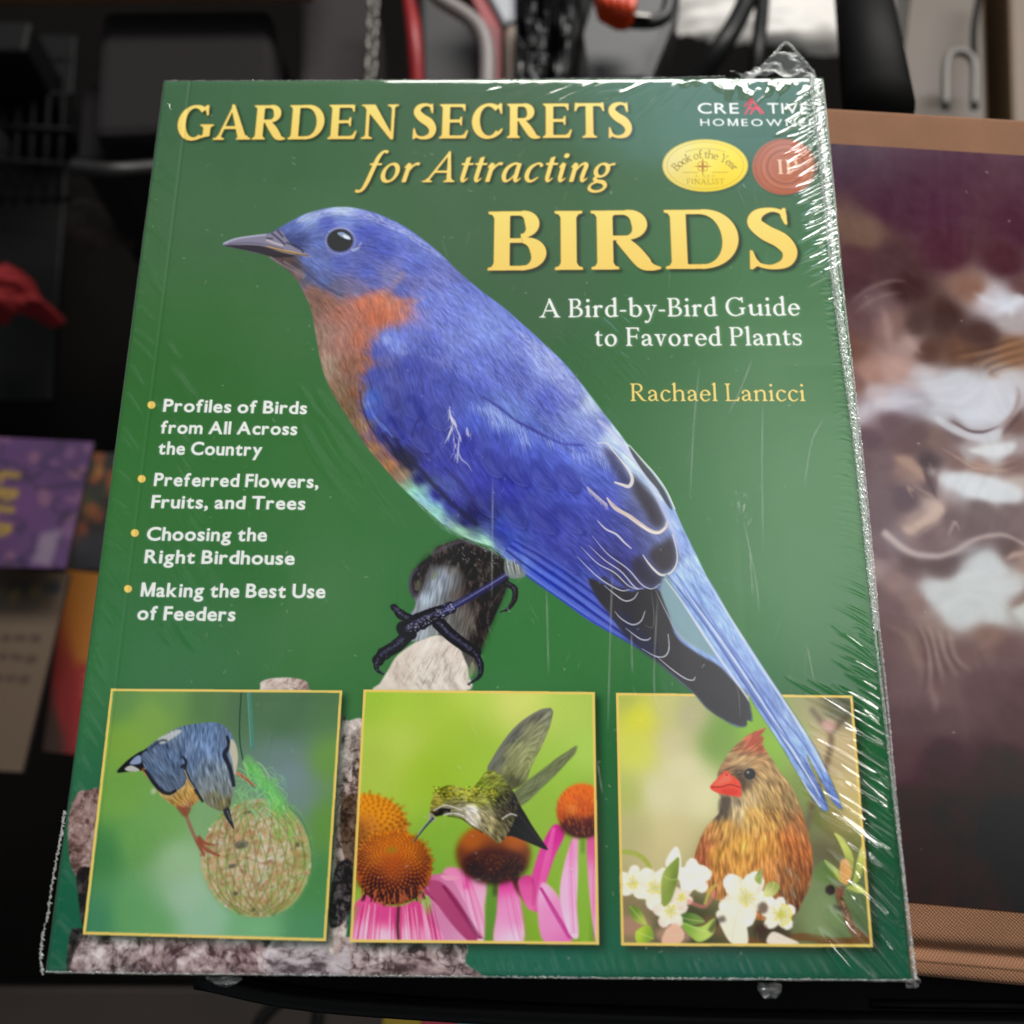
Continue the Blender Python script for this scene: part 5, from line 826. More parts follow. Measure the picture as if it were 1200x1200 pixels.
# yellow keylines round the photographs
def keyline(c, k):
    q = UU(c); ctr = q.mean(0); inner = ctr + (q - ctr) * (1 - 3.6 / np.abs(q - ctr))
    y0, x0, mo = cover_of([q], CW, CH); yi, xi, mi = cover_of([inner], CW, CH); M = mo.copy(); M[yi - y0:yi - y0 + mi.shape[0], xi - x0:xi - x0 + mi.shape[1]] -= mi
    put(ART, (y0, x0, np.clip(M, 0, 1)), FRAME, .96)
    v = PART[y0:y0 + M.shape[0], x0:x0 + M.shape[1]]; PART_NAMES.append('panel_border'); PART_PARENT[len(PART_NAMES) - 1] = k; v[(M > .5) & ~np.isin(v, [k_bird, k_bird + 1, k_bird + 2])] = len(PART_NAMES) - 1
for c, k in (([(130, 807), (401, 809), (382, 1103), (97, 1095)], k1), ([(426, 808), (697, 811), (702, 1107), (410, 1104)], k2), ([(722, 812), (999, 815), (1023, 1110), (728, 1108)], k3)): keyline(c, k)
ART.a += (birdkeep - ART.a) * bm
# ---- lettering
def lines(name, items, style):
    allp = [set_line(*i) for i in items]
    for p in allp: style(p)
    mark(name, glyph_region([q for p in allp for q in p]))
gold_t = lambda p: gold(ART, p, (250, 214, 122), (206, 150, 62), (30, 48, 34), 4)
lines('title_lettering', [('GARDEN SECRETS', 'roman', 152, 58, (206, 164), (741, 161), 40)], gold_t)
lines('title_lettering', [('for Attracting', 'italic', 92, 46, (416, 213.5), (722, 213), 35)], gold_t)
lines('title_lettering', [('BIRDS', 'roman', 158, 52, (571, 317), (936, 314), 69)], lambda p: gold(ART, p, (250, 212, 116), (214, 158, 66), (28, 46, 32), 5, 2))
def white(p):
    r = region(p, ART, 2.2); put(ART, (r[0] + 1, r[1] + 1, np.clip(r[2] * 1.3, 0, 1)), (168, 200, 168), .35); put(ART, region(p, ART, .3), (246, 248, 240))
lines('subtitle_lettering', [('A Bird-by-Bird Guide', 'roman', 96, 44, (632, 372), (938, 369.5), 21.5), ('to Favored Plants', 'roman', 96, 44, (697.5, 405.5), (940, 404.5), 21.5)], white)
lines('author_lettering', [('Rachael Lanicci', 'roman', 86, 42, (739, 470), (944, 470), 20.5)], lambda p: (put(ART, region(p, ART, 1.2), (120, 104, 50), .5), put(ART, region(p, ART, .3), (246, 212, 124))))
BL = [('Profiles of Birds', (191, 482), (359.5, 485), 15), ('from All Across', (188, 507.5), (348, 509.5), 15), ('the Country', (185, 532), (307, 534), 15.5), ('Preferred Flowers,', (180, 569), (373, 571.5), 15.5), ('Fruits, and Trees', (177, 595), (357.5, 597), 15.5), ('Choosing the', (171.5, 633), (312.5, 634), 16), ('Right Birdhouse', (169, 659.5), (345, 661.5), 16), ('Making the Best Use', (164.5, 699), (381, 700.5), 16.5), ('of Feeders', (160.5, 726), (275.5, 727.5), 16.5)]
def blurb(p):
    r = region(p, ART, 1.2); put(ART, (r[0], r[1] - 1, r[2]), (150, 190, 178), .55); put(ART, region(p, ART, .35), (244, 246, 238))
lines('bullet_lettering', [(t, 'sans', .022, 0, a, b, c) for t, a, b, c in BL], blurb)
dots = [UU(oval(x, y, 4.6, 4.4)) for x, y in ((177.5, 474.5), (166, 561), (158, 624.5), (150, 690))]
put(ART, region(dots, ART, 1), (176, 130, 60), .7); put(ART, region(dots, ART, .4), (246, 206, 112)); [mark('bullet_dot', region([d_], ART)) for d_ in dots]
# publisher's mark
pub = [set_line('CRE', 'sans', .006, 0, (818, 133), (866, 133), 13, 60), set_line('TIVE', 'sans', .006, 0, (900, 133), (948, 133.5), 13, 60), set_line('HOMEOWNER', 'sans', .004, 0, (821, 147.3), (958, 148), 8.6, 150)]
pub = [q for p in pub for q in p]; put(ART, region(pub, ART, .35), (238, 244, 244)); kp = mark('publisher_mark', glyph_region(pub))
red = []
for a, b in (((873, 134), (882, 118)), ((882, 118), (895, 133)), ((876, 127), (890, 127)), ((879, 134), (886, 124)), ((886, 124), (892, 134)), ((872, 125), (882, 115))):
    A, B = U(*a), U(*b); red.append(ribbon_raw(np.array([(A[0], A[1], 3.2), (B[0], B[1], 3.2)])))
put(ART, region(red, ART, .5), (222, 56, 82)); mark('roof_emblem', glyph_region(red), kp)
# award seals
def arc_text(text, face, s, t, cx, cy, rx, ry, a0, a1, hgt, up=1):
    out = []; adv = [glyph(face, c, s, t) for c in text]; tot = sum(a for _, a in adv); x = 0
    for g, a in adv:
        th = math.radians(a0 + (a1 - a0) * (x + a / 2) / tot); bx, by = cx + rx * math.cos(th), cy - ry * math.sin(th)
        tx, ty = rx * math.sin(th) * up, ry * math.cos(th) * up; n = math.hypot(tx, ty); tx, ty = tx / n, ty / n; k = hgt / 700
        for q in g:
            u, v = (q[:, 0] - a / 2) * k, q[:, 1] * k; out.append(UU(np.c_[bx + u * tx + v * ty, by + u * ty - v * tx]))
        x += a
    return out
E1 = region([UU(oval(826.5, 194, 50, 30.5))], ART, .6)
put(ART, (E1[0] + 3, E1[1] + 3, blur(E1[2], 2)), (28, 48, 40), .5)
put(ART, E1, colour_field(E1, [(785, 190, (226, 212, 142)), (800, 175, (228, 214, 130)), (826, 172, (232, 214, 96)), (826, 195, (238, 222, 96)), (850, 180, (240, 216, 56)), (868, 195, (238, 212, 40)), (850, 212, (238, 208, 30)), (826, 216, (232, 206, 60)), (800, 212, (226, 206, 110))], 1.6, 200, U))
for k_, w_, c_ in ((.995, 2.2, (206, 184, 70)), (.9, .9, (176, 150, 50))):
    o = UU(oval(826.5, 194, 50 * k_, 30.5 * k_)); o = np.vstack([o, o[:1]]); put(ART, region([ribbon_raw(np.c_[o, np.full(len(o), w_)])], ART, .3), c_, .8)
k_e1 = mark('award_seal', E1)
tx = arc_text('Book of the Year', 'roman', 84, 46, 826.5, 214, 37, 28.5, 152, 28, 9.6); put(ART, region(tx, ART, .3), (128, 104, 28), .85); tall = list(tx)
tx = set_line('FINALIST', 'roman', 84, 50, (805, 216), (849, 216), 6.6, 40); put(ART, region(tx, ART, .3), (150, 124, 34), .8); tall += tx
tx = set_line('AWARD', 'roman', 84, 50, (814, 208), (838, 208), 3.4, 260); put(ART, region(tx, ART, .3), (170, 146, 60), .7); tall += tx
for k in range(16): a = math.radians(120 - k * 4); x, y = 826.5 + 44 * math.cos(a) * 1.0, 200 - 26 * math.sin(a); line(ART, [(x - .9, y), (x + .9, y)], 2.4, (176, 152, 70), .55, .3)
line(ART, [(800, 202), (818, 202)], .8, (150, 124, 40), .8, .2); line(ART, [(834, 202), (853, 202)], .8, (150, 124, 40), .8, .2)
for k in range(4):
    a = k * math.pi / 2; line(ART, [(823.5, 195), (823.5 + 11 * math.cos(a), 195 + 11 * math.sin(a))], 3.4, (178, 128, 24), .9, .3, taper=(1.2, .1)); a += math.pi / 4
    o = UU(oval(823.5 + 3.6 * math.cos(a), 195 + 3.6 * math.sin(a), 2.8, 2.8)); o = np.vstack([o, o[:1]]); put(ART, region([ribbon_raw(np.c_[o, np.full(len(o), 1.3)])], ART, .2), (170, 116, 20), .85)
mark('seal_lettering', glyph_region(tall, .8), k_e1)
E2 = region([UU(oval(918, 195.5, 36.5, 33))], ART, .7)
put(ART, (E2[0] + 3, E2[1] + 3, blur(E2[2], 2)), (28, 48, 40), .5)
put(ART, E2, colour_field(E2, [(890, 185, (176, 98, 66)), (918, 165, (178, 104, 76)), (945, 190, (172, 100, 66)), (918, 226, (170, 92, 60)), (918, 195, (176, 104, 76))], 1.5, 200, U))
for k_, w_, c_ in ((.97, 3, (150, 82, 56)), (.80, 2, (150, 82, 62)), (.74, 1.4, (198, 128, 98)), (.60, 3, (140, 80, 64)), (.52, 1.4, (196, 128, 100))):
    o = UU(oval(921, 195.5, 36.5 * k_ if k_ < .9 else 36, 33 * k_)); o = np.vstack([o, o[:1]]); put(ART, region([ribbon_raw(np.c_[o, np.full(len(o), w_)])], ART, .5), c_, .7)
k_e2 = mark('award_seal', E2)
for k in range(54):
    a = k / 54 * 6.283; x, y = 921 + 24.5 * math.cos(a), 195.5 + 22.3 * math.sin(a); line(ART, [(x, y), (x + 2.2 * math.cos(a), y + 2 * math.sin(a))], 1.6, (198, 134, 106), .6, .3)
tx = set_line('IP', 'roman', 120, 50, (911.5, 204), (936, 204), 17); put(ART, region(tx, ART, 1.2), (132, 72, 52), .6); put(ART, region(tx, ART, .4), (232, 190, 160)); mark('seal_lettering', glyph_region(tx), k_e2)
# ink densities: the film adds its own veil of reflected light on top of this
def press(a, veil=.027, k=1.03):
    l = np.where(a <= .04045, a / 12.92, ((np.clip(a, 0, 1) + .055) / 1.055) ** 2.4); l = np.clip((l - veil * np.clip(1.2 - l, 0, 1)) * k, .0018, .86)
    return np.where(l <= .0031308, l * 12.92, 1.055 * l ** (1 / 2.4) - .055).astype(np.float32)
ART.a[:] = press(ART.a)
# ---------------------------------------------------------------- helpers for the scene
def tag(o, label=None, cat=None, group=None, kind=None):
    for k, v in (('label', label), ('category', cat), ('group', group), ('kind', kind)):
        if v: o[k] = v
    return o
def thing(name, label, cat, loc=(0, 0, 0), group=None):
    o = bpy.data.objects.new(name, None); o.empty_display_size = .02; COL.objects.link(o); o.location = loc; return tag(o, label, cat, group)
def link(name, me, mat=None, parent=None):
    o = bpy.data.objects.new(name, me); COL.objects.link(o)
    if mat: me.materials.append(mat)
    if parent:
        o.parent = parent
        w = parent; off = Vector((0, 0, 0))
        while w: off += w.location; w = w.parent
        o.location = -off
    return o
def mesh_np(name, V, F, smooth=True):
    """V n x 3, F m x k; k = 3 or 4"""
    me = bpy.data.meshes.new(name); V = np.ascontiguousarray(V, np.float32); F = np.ascontiguousarray(F, np.int32); k = F.shape[1]
    me.vertices.add(len(V)); me.vertices.foreach_set('co', V.ravel()); me.loops.add(F.size); me.loops.foreach_set('vertex_index', F.ravel())
    me.polygons.add(len(F)); me.polygons.foreach_set('loop_start', np.arange(0, F.size, k, dtype=np.int32)); me.polygons.foreach_set('loop_total', np.full(len(F), k, np.int32))
    me.polygons.foreach_set('use_smooth', np.full(len(F), smooth)); me.update(calc_edges=True); return me
def grid_faces(h, w):
    i = np.arange((h - 1) * (w - 1)); r, c = i // (w - 1), i % (w - 1); a = r * w + c
    return np.c_[a, a + w, a + w + 1, a + 1]
def colours(me, rgb, name='ink'):
    at = me.color_attributes.new(name, 'BYTE_COLOR', 'POINT'); q = np.ones((len(me.vertices), 4), np.float32); q[:, :3] = rgb; at.data.foreach_set('color_srgb', q.ravel())
def MM(x, y, z=0.0): return (x / 1000.0, y / 1000.0, z / 1000.0 + Z0)
def PX(x, y, z): X, Y = on_plane(x, y, z); return Vector(MM(X, Y, z))
class Nodes:
    def __init__(s, name):
        s.m = bpy.data.materials.new(name); s.m.use_nodes = True; s.t = s.m.node_tree; s.n = s.t.nodes; s.b = s.n['Principled BSDF']; s.out = s.n['Material Output']
    def add(s, kind, **kw):
        o = s.n.new(kind)
        for k, v in kw.items():
            if isinstance(k, str) and hasattr(o, k): setattr(o, k, v)
        return o
    def l(s, a, b): s.t.links.new(a, b)
def srgb(c): return tuple(((v / 255) / 12.92 if v / 255 <= .04045 else ((v / 255 + .055) / 1.055) ** 2.4) for v in c) + (1,)
def plain(name, c, rough=.5, nz=.12, scale=60, spec=.4, metal=0, bump=0., coat=0):
    N = Nodes(name); c = np.array(srgb(c)); tc = N.add('ShaderNodeTexCoord'); tx = N.add('ShaderNodeTexNoise'); tx.inputs['Scale'].default_value = scale; tx.inputs['Detail'].default_value = 5; N.l(tc.outputs['Object'], tx.inputs['Vector'])
    mx = N.add('ShaderNodeMix', data_type='RGBA'); mx.inputs[6].default_value = tuple(c[:3] * (1 - nz)) + (1,); mx.inputs[7].default_value = tuple(np.minimum(1, c[:3] * (1 + nz))) + (1,); N.l(tx.outputs['Fac'], mx.inputs[0]); N.l(mx.outputs[2], N.b.inputs['Base Color'])
    N.b.inputs['Roughness'].default_value = rough; N.b.inputs['Specular IOR Level'].default_value = spec; N.b.inputs['Metallic'].default_value = metal; N.b.inputs['Coat Weight'].default_value = coat
    if bump:
        bp = N.add('ShaderNodeBump'); bp.inputs['Strength'].default_value = bump; bp.inputs['Distance'].default_value = .001; N.l(tx.outputs['Fac'], bp.inputs['Height']); N.l(bp.outputs[0], N.b.inputs['Normal'])
    return N.m
def ink_material(name, rough, spec, grain=0.):
    N = Nodes(name); a = N.add('ShaderNodeVertexColor'); a.layer_name = 'ink'; N.l(a.outputs[0], N.b.inputs['Base Color']); N.b.inputs['Roughness'].default_value = rough; N.b.inputs['Specular IOR Level'].default_value = spec
    if grain:
        tc = N.add('ShaderNodeTexCoord'); tx = N.add('ShaderNodeTexNoise'); tx.inputs['Scale'].default_value = 2600; N.l(tc.outputs['Object'], tx.inputs['Vector']); bp = N.add('ShaderNodeBump'); bp.inputs['Strength'].default_value = grain; bp.inputs['Distance'].default_value = .0002; N.l(tx.outputs['Fac'], bp.inputs['Height']); N.l(bp.outputs[0], N.b.inputs['Normal'])
    return N.m
def bm_mesh(name, bm, mat, parent=None, bevel=0., seg=2, smooth=False):
    if bevel: bmesh.ops.bevel(bm, geom=list(bm.edges), offset=bevel, segments=seg, affect='EDGES', profile=.5)
    bmesh.ops.recalc_face_normals(bm, faces=bm.faces)
    me = bpy.data.meshes.new(name); bm.to_mesh(me); bm.free()
    if smooth: me.polygons.foreach_set('use_smooth', np.full(len(me.polygons), True))
    return link(name, me, mat, parent)
def prism(bm, top, depth):
    """solid with the given top outline (world points, counter-clockwise) reaching down by depth"""
    t = [bm.verts.new(p) for p in top]; b = [bm.verts.new(Vector(p) - Vector((0, 0, depth))) for p in top]; n = len(t)
    bm.faces.new(t); bm.faces.new(b[::-1])
    for i in range(n): bm.faces.new((t[i], b[i], b[(i + 1) % n], t[(i + 1) % n]))
def slab(name, top, depth, mat, parent=None, bevel=0., seg=2):
    bm = bmesh.new(); prism(bm, top, depth); return bm_mesh(name, bm, mat, parent, bevel, seg)
def tube(name, pts, r, mat, parent=None, sides=14, closed=False):
    pts = [Vector(p) for p in pts]
    P = crom(np.array([tuple(p) for p in pts]), closed, 8) if len(pts) > 2 else np.array([tuple(p) for p in pts])
    n = len(P); rr = np.full(n, r) if np.isscalar(r) else np.interp(np.linspace(0, 1, n), np.linspace(0, 1, len(r)), r); V = []; up = Vector((.13, .21, .97)); pts_ = [Vector(p) for p in P]
    for i in range(n):
        d = (pts_[(i + 1) % n if closed else min(n - 1, i + 1)] - pts_[(i - 1) % n if closed else max(0, i - 1)]).normalized(); s = d.cross(up)
        if s.length < .05: s = d.cross(Vector((1, 0, 0)))
        s.normalize(); t = s.cross(d)
        for k in range(sides): a = 2 * math.pi * k / sides; V.append(pts_[i] + (s * math.cos(a) + t * math.sin(a)) * rr[i])
    F = [(i * sides + k, i * sides + (k + 1) % sides, ((i + 1) % n) * sides + (k + 1) % sides, ((i + 1) % n) * sides + k) for i in range(n if closed else n - 1) for k in range(sides)]
    me = bpy.data.meshes.new(name); fc = list(F)
    if not closed: fc += [tuple(range(sides))[::-1], tuple((n - 1) * sides + k for k in range(sides))]
    me.from_pydata([tuple(v) for v in V], [], fc); me.update(); me.polygons.foreach_set('use_smooth', np.full(len(me.polygons), True)); return link(name, me, mat, parent)

# ---------------------------------------------------------------- the bird book
book = thing('bird_book', 'shrink-wrapped green paperback with a big bluebird on its cover, lying on the brown book', 'book', MM(0, 0, -14))
PRINT = ink_material('printed_cover', .42, .12)
def cover_z(X, Y):
    """millimetres: paper cover, creased along the spine, shoulders rounded off a little"""
    z = -.12 * np.exp(-((X - (-COVER_W / 2 + 9.0)) / .45) ** 2) + .02 * np.sin(X * .09 + 1) * np.cos(Y * .07)
    for d in (X + COVER_W / 2, COVER_W / 2 - X, Y + COVER_H / 2, COVER_H / 2 - Y): z = z - .55 * np.exp(-np.maximum(d, 0) / .5)
    return z
jj, ii = np.meshgrid(np.arange(CW), np.arange(CH)); GX = (jj + .5) / S - COVER_W / 2; GY = COVER_H / 2 - (ii + .5) / S
GV = np.stack([GX / 1000, GY / 1000, cover_z(GX, GY) / 1000 + Z0], -1).reshape(-1, 3).astype(np.float32); GC = ART.a.reshape(-1, 3)
allF = grid_faces(CH, CW); cell = PART[:-1, :-1].ravel(); made = {}
order = [k for k in range(len(PART_NAMES)) if k not in PART_PARENT] + [k for k in range(len(PART_NAMES)) if k in PART_PARENT]
for k in order:
    F = allF[cell == k]
    if len(F) == 0: continue
    u, inv = np.unique(F.ravel(), return_inverse=True); me = mesh_np(PART_NAMES[k], GV[u], inv.reshape(-1, 4)); colours(me, GC[u])
    made[k] = link(PART_NAMES[k], me, PRINT, made.get(PART_PARENT.get(k), book))
LBL = {'nuthatch': 'blue-grey nuthatch'}
pan = [made[k] for k in made if PART_NAMES[k] == 'photo_panel']
for o, t in zip(pan, ('photograph of a nuthatch pecking a netted suet ball', 'photograph of a hummingbird feeding at pink coneflowers', 'photograph of a tan cardinal behind white apple blossom')): o['label'] = t
sl = [made[k] for k in made if PART_NAMES[k] == 'award_seal']
for o, t in zip(sl, ('oval yellow award seal', 'round copper award seal')): o['label'] = t
tl = [made[k] for k in made if PART_NAMES[k] == 'title_lettering']
for o, t in zip(tl, ('gold capitals reading GARDEN SECRETS', 'gold italics reading for Attracting', 'large gold capitals reading BIRDS')): o['label'] = t
hw, hh = COVER_W / 2 - .1, COVER_H / 2 - .1
rect = lambda x0, y0, x1, y1, z: [MM(x0, y0, z), MM(x1, y0, z), MM(x1, y1, z), MM(x0, y1, z)]
paper = plain('page_paper', (225, 220, 205), .8, .05, 400); green = plain('cover_green', (52, 100, 62), .45, .06, 40)
slab('page_block', rect(-hw + .6, -hh + .6, hw - .8, hh - .6, -1.2), .0118, paper, book)
slab('back_cover', rect(-hw + .5, -hh, hw, hh, -13.2), .0006, green, book)
slab('spine', rect(-hw, -hh, -hw + .5, hh, -.9), .0129, green, book)

# ---- shrink wrap: a real sheet with gathers drawn in along the seams
def film_material(name, gloss, rough, milk):
    N = Nodes(name); N.n.remove(N.b); tr = N.add('ShaderNodeBsdfTransparent'); gl = N.add('ShaderNodeBsdfGlossy'); gl.inputs['Roughness'].default_value = rough
    ge = N.add('ShaderNodeNewGeometry'); dt = N.add('ShaderNodeVectorMath', operation='DOT_PRODUCT'); N.l(ge.outputs['Normal'], dt.inputs[0]); N.l(ge.outputs['Incoming'], dt.inputs[1])
    def mth(op, a, b):
        o = N.add('ShaderNodeMath', operation=op)
        for i, v in enumerate((a, b)):
            if isinstance(v, (int, float)): o.inputs[i].default_value = v
            else: N.l(v, o.inputs[i])
        return o.outputs[0]
    k = mth('POWER', mth('SUBTRACT', 1.0, mth('ABSOLUTE', dt.outputs['Value'], 0)), 5.0)          # Schlick reflectance, the same from both faces of the thin sheet
    mu = N.add('ShaderNodeMath', operation='MULTIPLY'); mu.use_clamp = True; mu.inputs[1].default_value = gloss; N.l(mth('MULTIPLY_ADD', k, .96), mu.inputs[0]); mu.inputs[0].links[0].from_node.inputs[2].default_value = .04
    m1 = N.add('ShaderNodeMixShader'); N.l(mu.outputs[0], m1.inputs[0]); N.l(tr.outputs[0], m1.inputs[1]); N.l(gl.outputs[0], m1.inputs[2])
    df = N.add('ShaderNodeBsdfDiffuse'); df.inputs[0].default_value = (.92, .95, .92, 1); m2 = N.add('ShaderNodeMixShader'); N.l(m1.outputs[0], m2.inputs[1]); N.l(df.outputs[0], m2.inputs[2])
    if milk is None: a = N.add('ShaderNodeAttribute'); a.attribute_name = 'scuff'; N.l(a.outputs['Fac'], m2.inputs[0])
    else: m2.inputs[0].default_value = milk
    N.l(m2.outputs[0], N.out.inputs[0]); return N.m
FILM = film_material('shrink_film', 1.7, .05, None); CRIMP = film_material('crimped_film', 3.0, .16, .30)
CLEAR = film_material('clear_film_scrap', 3.0, .10, .06)
fs = 3.6; FW, FH = int(COVER_W * fs), int(COVER_H * fs)
fx, fy = np.meshgrid((np.arange(FW) + .5) / fs - COVER_W / 2, COVER_H / 2 - (np.arange(FH) + .5) / fs)
Hf = np.zeros((FH, FW), np.float32); Sc = np.zeros((FH, FW), np.float32)
def fpx(x, y): X, Y = on_plane(x, y); return (X + COVER_W / 2) * fs, (COVER_H / 2 - Y) * fs
def gather(arr, pts, w, hgt, taper=(.1, 1, 1, .4), mode='add'):
    """ridge along photo points; w and hgt in mm"""
    P = np.array([fpx(*p) for p in pts]); P = crom(P, n=6) if len(P) > 2 else P
    n = max(2, int(np.hypot(*np.diff(P, axis=0).T).sum() / .7)); t = np.linspace(0, 1, n); s = np.r_[0, np.cumsum(np.hypot(*np.diff(P, axis=0).T))]; s /= s[-1]
    X, Y = np.interp(t, s, P[:, 0]), np.interp(t, s, P[:, 1]); A = np.interp(t, np.linspace(0, 1, len(taper)), taper); r = w * fs
    x0, x1 = max(0, int(X.min() - 4 * r)), min(FW, int(X.max() + 4 * r) + 1); y0, y1 = max(0, int(Y.min() - 4 * r)), min(FH, int(Y.max() + 4 * r) + 1)
    if x1 <= x0 or y1 <= y0: return
    yy, xx = np.mgrid[y0:y1, x0:x1]; best = np.zeros(yy.shape, np.float32)
    for k in range(n): best = np.maximum(best, A[k] * np.exp(-((xx - X[k]) ** 2 + (yy - Y[k]) ** 2) / (2 * r * r)))
    arr[y0:y1, x0:x1] += hgt * best
rs = random.Random(4); G = rs.gauss
def lerp(v, a): return float(np.interp(v, [q[0] for q in a], [q[1] for q in a]))
edge_x = lambda y: lerp(y, [(90, 966), (1150, 1070)])
y = 96.0
while y < 1150:                                  # gathers along the right-hand seam
    tilt = lerp(y, [(90, -34), (240, -26), (330, -12), (430, 6), (600, 12), (760, 30), (900, 33), (1000, 36), (1150, 50)])
    ln = lerp(y, [(90, 46), (200, 34), (300, 22), (420, 12), (560, 22), (700, 38), (850, 56), (980, 86), (1150, 110)]) * (.45 + .9 * rs.random()); hgt = lerp(y, [(90, .27), (230, .27), (300, .12), (420, .035), (600, .03), (720, .06), (790, .22), (850, .44), (1150, .66)]) * (.5 + .8 * rs.random())
    w = lerp(y, [(90, .26), (400, .22), (700, .27), (850, .42), (1150, .58)]) * (.7 + .6 * rs.random()); a = math.radians(tilt + G(0, 3)); x = edge_x(y) - 4 - 10 * rs.random()
    bx, by = x - ln * math.cos(a), y - ln * math.sin(a); gather(Hf, [(bx, by), ((bx + x) / 2, (by + y) / 2 + G(0, 1.2) - 2 * math.copysign(1, tilt)), (x, y)], w, hgt, (.15, .75, 1, .9))
    y += lerp(y, [(90, 3.4), (300, 3.8), (430, 3.4), (700, 5), (900, 8.5), (1150, 10)]) * (.6 + .8 * rs.random())
for q in ([(1000, 837), (1020, 848), (1042, 864)], [(1004, 868), (1024, 874), (1046, 884)], [(960, 957), (1010, 985), (1054, 1013)], [(997, 997), (1030, 1020), (1060, 1047)], [(993, 1040), (1030, 1070), (1064, 1100)], [(973, 1070), (1010, 1105), (1053, 1153)], [(980, 1117), (1000, 1140), (1024, 1154)], [(960, 1095), (990, 1130), (1012, 1152)], [(1010, 930), (1034, 945), (1050, 958)], [(1015, 1062), (1040, 1085), (1064, 1116)], [(1030, 1100), (1050, 1125), (1064, 1146)]):
    gather(Hf, q, .85, 1.05, (.25, 1, 1, .8))
for k in range(34):                              # long fine creases fanning across the lower right corner
    y = 850 + 295 * (k + rs.random()) / 34; a = math.radians(lerp(y, [(800, 30), (960, 33), (1060, 42), (1150, 56)]) + G(0, 2)); ln = 70 + 70 * rs.random(); x = edge_x(y) - 3; w = .26 + .2 * rs.random()
    gather(Hf, [(x - ln * math.cos(a), y - ln * math.sin(a)), (x - ln * .5 * math.cos(a), y - ln * .5 * math.sin(a) - 2), (x, y)], w, w * (.85 + .6 * rs.random()), (.1, .7, 1, 1))
for k in range(40):                              # and across the upper right
    y = 110 + 210 * (k + rs.random()) / 40; a = math.radians(-28 + G(0, 4)); ln = 22 + 34 * rs.random(); x = edge_x(y) - 4; w = .2 + .12 * rs.random(); gather(Hf, [(x - ln * math.cos(a), y - ln * math.sin(a)), (x, y)], w, w * (.5 + .6 * rs.random()), (.1, .7, 1))
x = 545.0
while x < 1040:                                  # along the bottom
    a = lerp(x, [(545, 78), (900, 66), (1040, 52)]); ln = 26 + 18 * rs.random(); c, s_ = math.cos(math.radians(a)), math.sin(math.radians(a)); yb = 1151; gather(Hf, [(x - ln * c, yb - ln * s_), (x, yb)], .36 + .2 * rs.random(), .06 + .09 * rs.random(), (.0, .8, 1, .8)); x += 9 + 16 * rs.random()
x = 100.0
while x < 545: gather(Hf, [(x - 6, 1126 + 8 * rs.random()), (x + 2, 1148)], .3, .05 + .1 * rs.random(), (0, 1, 1)); x += 14 + 30 * rs.random()
x = 580.0
while x < 955:                                   # along the top right
    ln = lerp(x, [(580, 80), (760, 60), (955, 30)]); a = lerp(x, [(580, 6), (760, 16), (850, 40), (955, 60)]); gather(Hf, [(x - ln * math.cos(math.radians(a)), 96 + 26 * rs.random() + ln * math.sin(math.radians(a))), (x, 93 + 16 * rs.random())], lerp(x, [(580, .5), (955, .4)]) + .25 * rs.random(), lerp(x, [(580, .012), (800, .018), (955, .05)]) * (.5 + rs.random()), (0, 1, .9)); x += 6 + 12 * rs.random()
for q in ([(838, 97), (842, 104), (850, 106)], [(857, 96), (855, 106), (853, 115)], [(868, 93), (868, 104), (870, 114)], [(874, 108), (876, 114)], [(902, 92), (903, 102), (900, 110)], [(920, 90), (920, 100), (913, 107)], [(815, 94), (817, 98)], [(800, 100), (808, 96)]): gather(Hf, q, .7, .30, (.3, 1, .4))
for k in range(36): # left margin, slanting puckers
    y = 110 + 1020 * (k + rs.random()) / 36; x = lerp(y, [(90, 196), (1145, 56)]) + 4; gather(Hf, [(x, y), (x + 12 + 14 * rs.random(), y + 12 + 22 * rs.random())], .35 + .2 * rs.random(), .10 + .10 * rs.random(), (1, .8, 0))
for k in range(60): y = 100 + 1040 * rs.random(); x = lerp(y, [(90, 194), (1145, 54)]) + 2; gather(Hf, [(x, y), (x + 8, y + 4 + 6 * rs.random())], .25, .08 * rs.random(), (1, .6, 0))
for k in range(46): # drag lines across the middle left and by the bullet list
    x, y = (400 + G(0, 34), 470 + G(0, 24)) if k < 22 else (170 + 60 * rs.random(), 400 + 340 * rs.random()); L_ = 50 + 90 * rs.random() if k < 22 else 24 + 40 * rs.random(); gather(Hf, [(x, y), (x + L_ * .30, y + L_ * .5), (x + L_ * .62, y + L_ * .86)], .55 + .3 * rs.random(), .08 + .07 * rs.random(), (0, 1, .8, 0))
for k in range(22): x, y = 690 + G(0, 22), 388 + G(0, 16); gather(Hf, [(x, y), (x + 26 + 20 * rs.random(), y + 22 + 14 * rs.random())], .45, .05, (0, 1, .6, 0))
for k in range(26): x, y = 235 + G(0, 45), 985 + G(0, 50); a = math.atan2(1060 - y, x - 250) + G(0, .3); gather(Hf, [(x, y), (x + 30 * math.cos(a), y - 24 * math.sin(a))], .5, .05, (0, 1, 0))
Hf += noise(FH, FW, 46, 3, 33) * .014 + noise(FH, FW, 150, 2, 34) * .16
for d in (fx + COVER_W / 2, COVER_W / 2 - fx, fy + COVER_H / 2, COVER_H / 2 - fy): Hf -= .6 * np.exp(-np.maximum(d, 0) / .45)
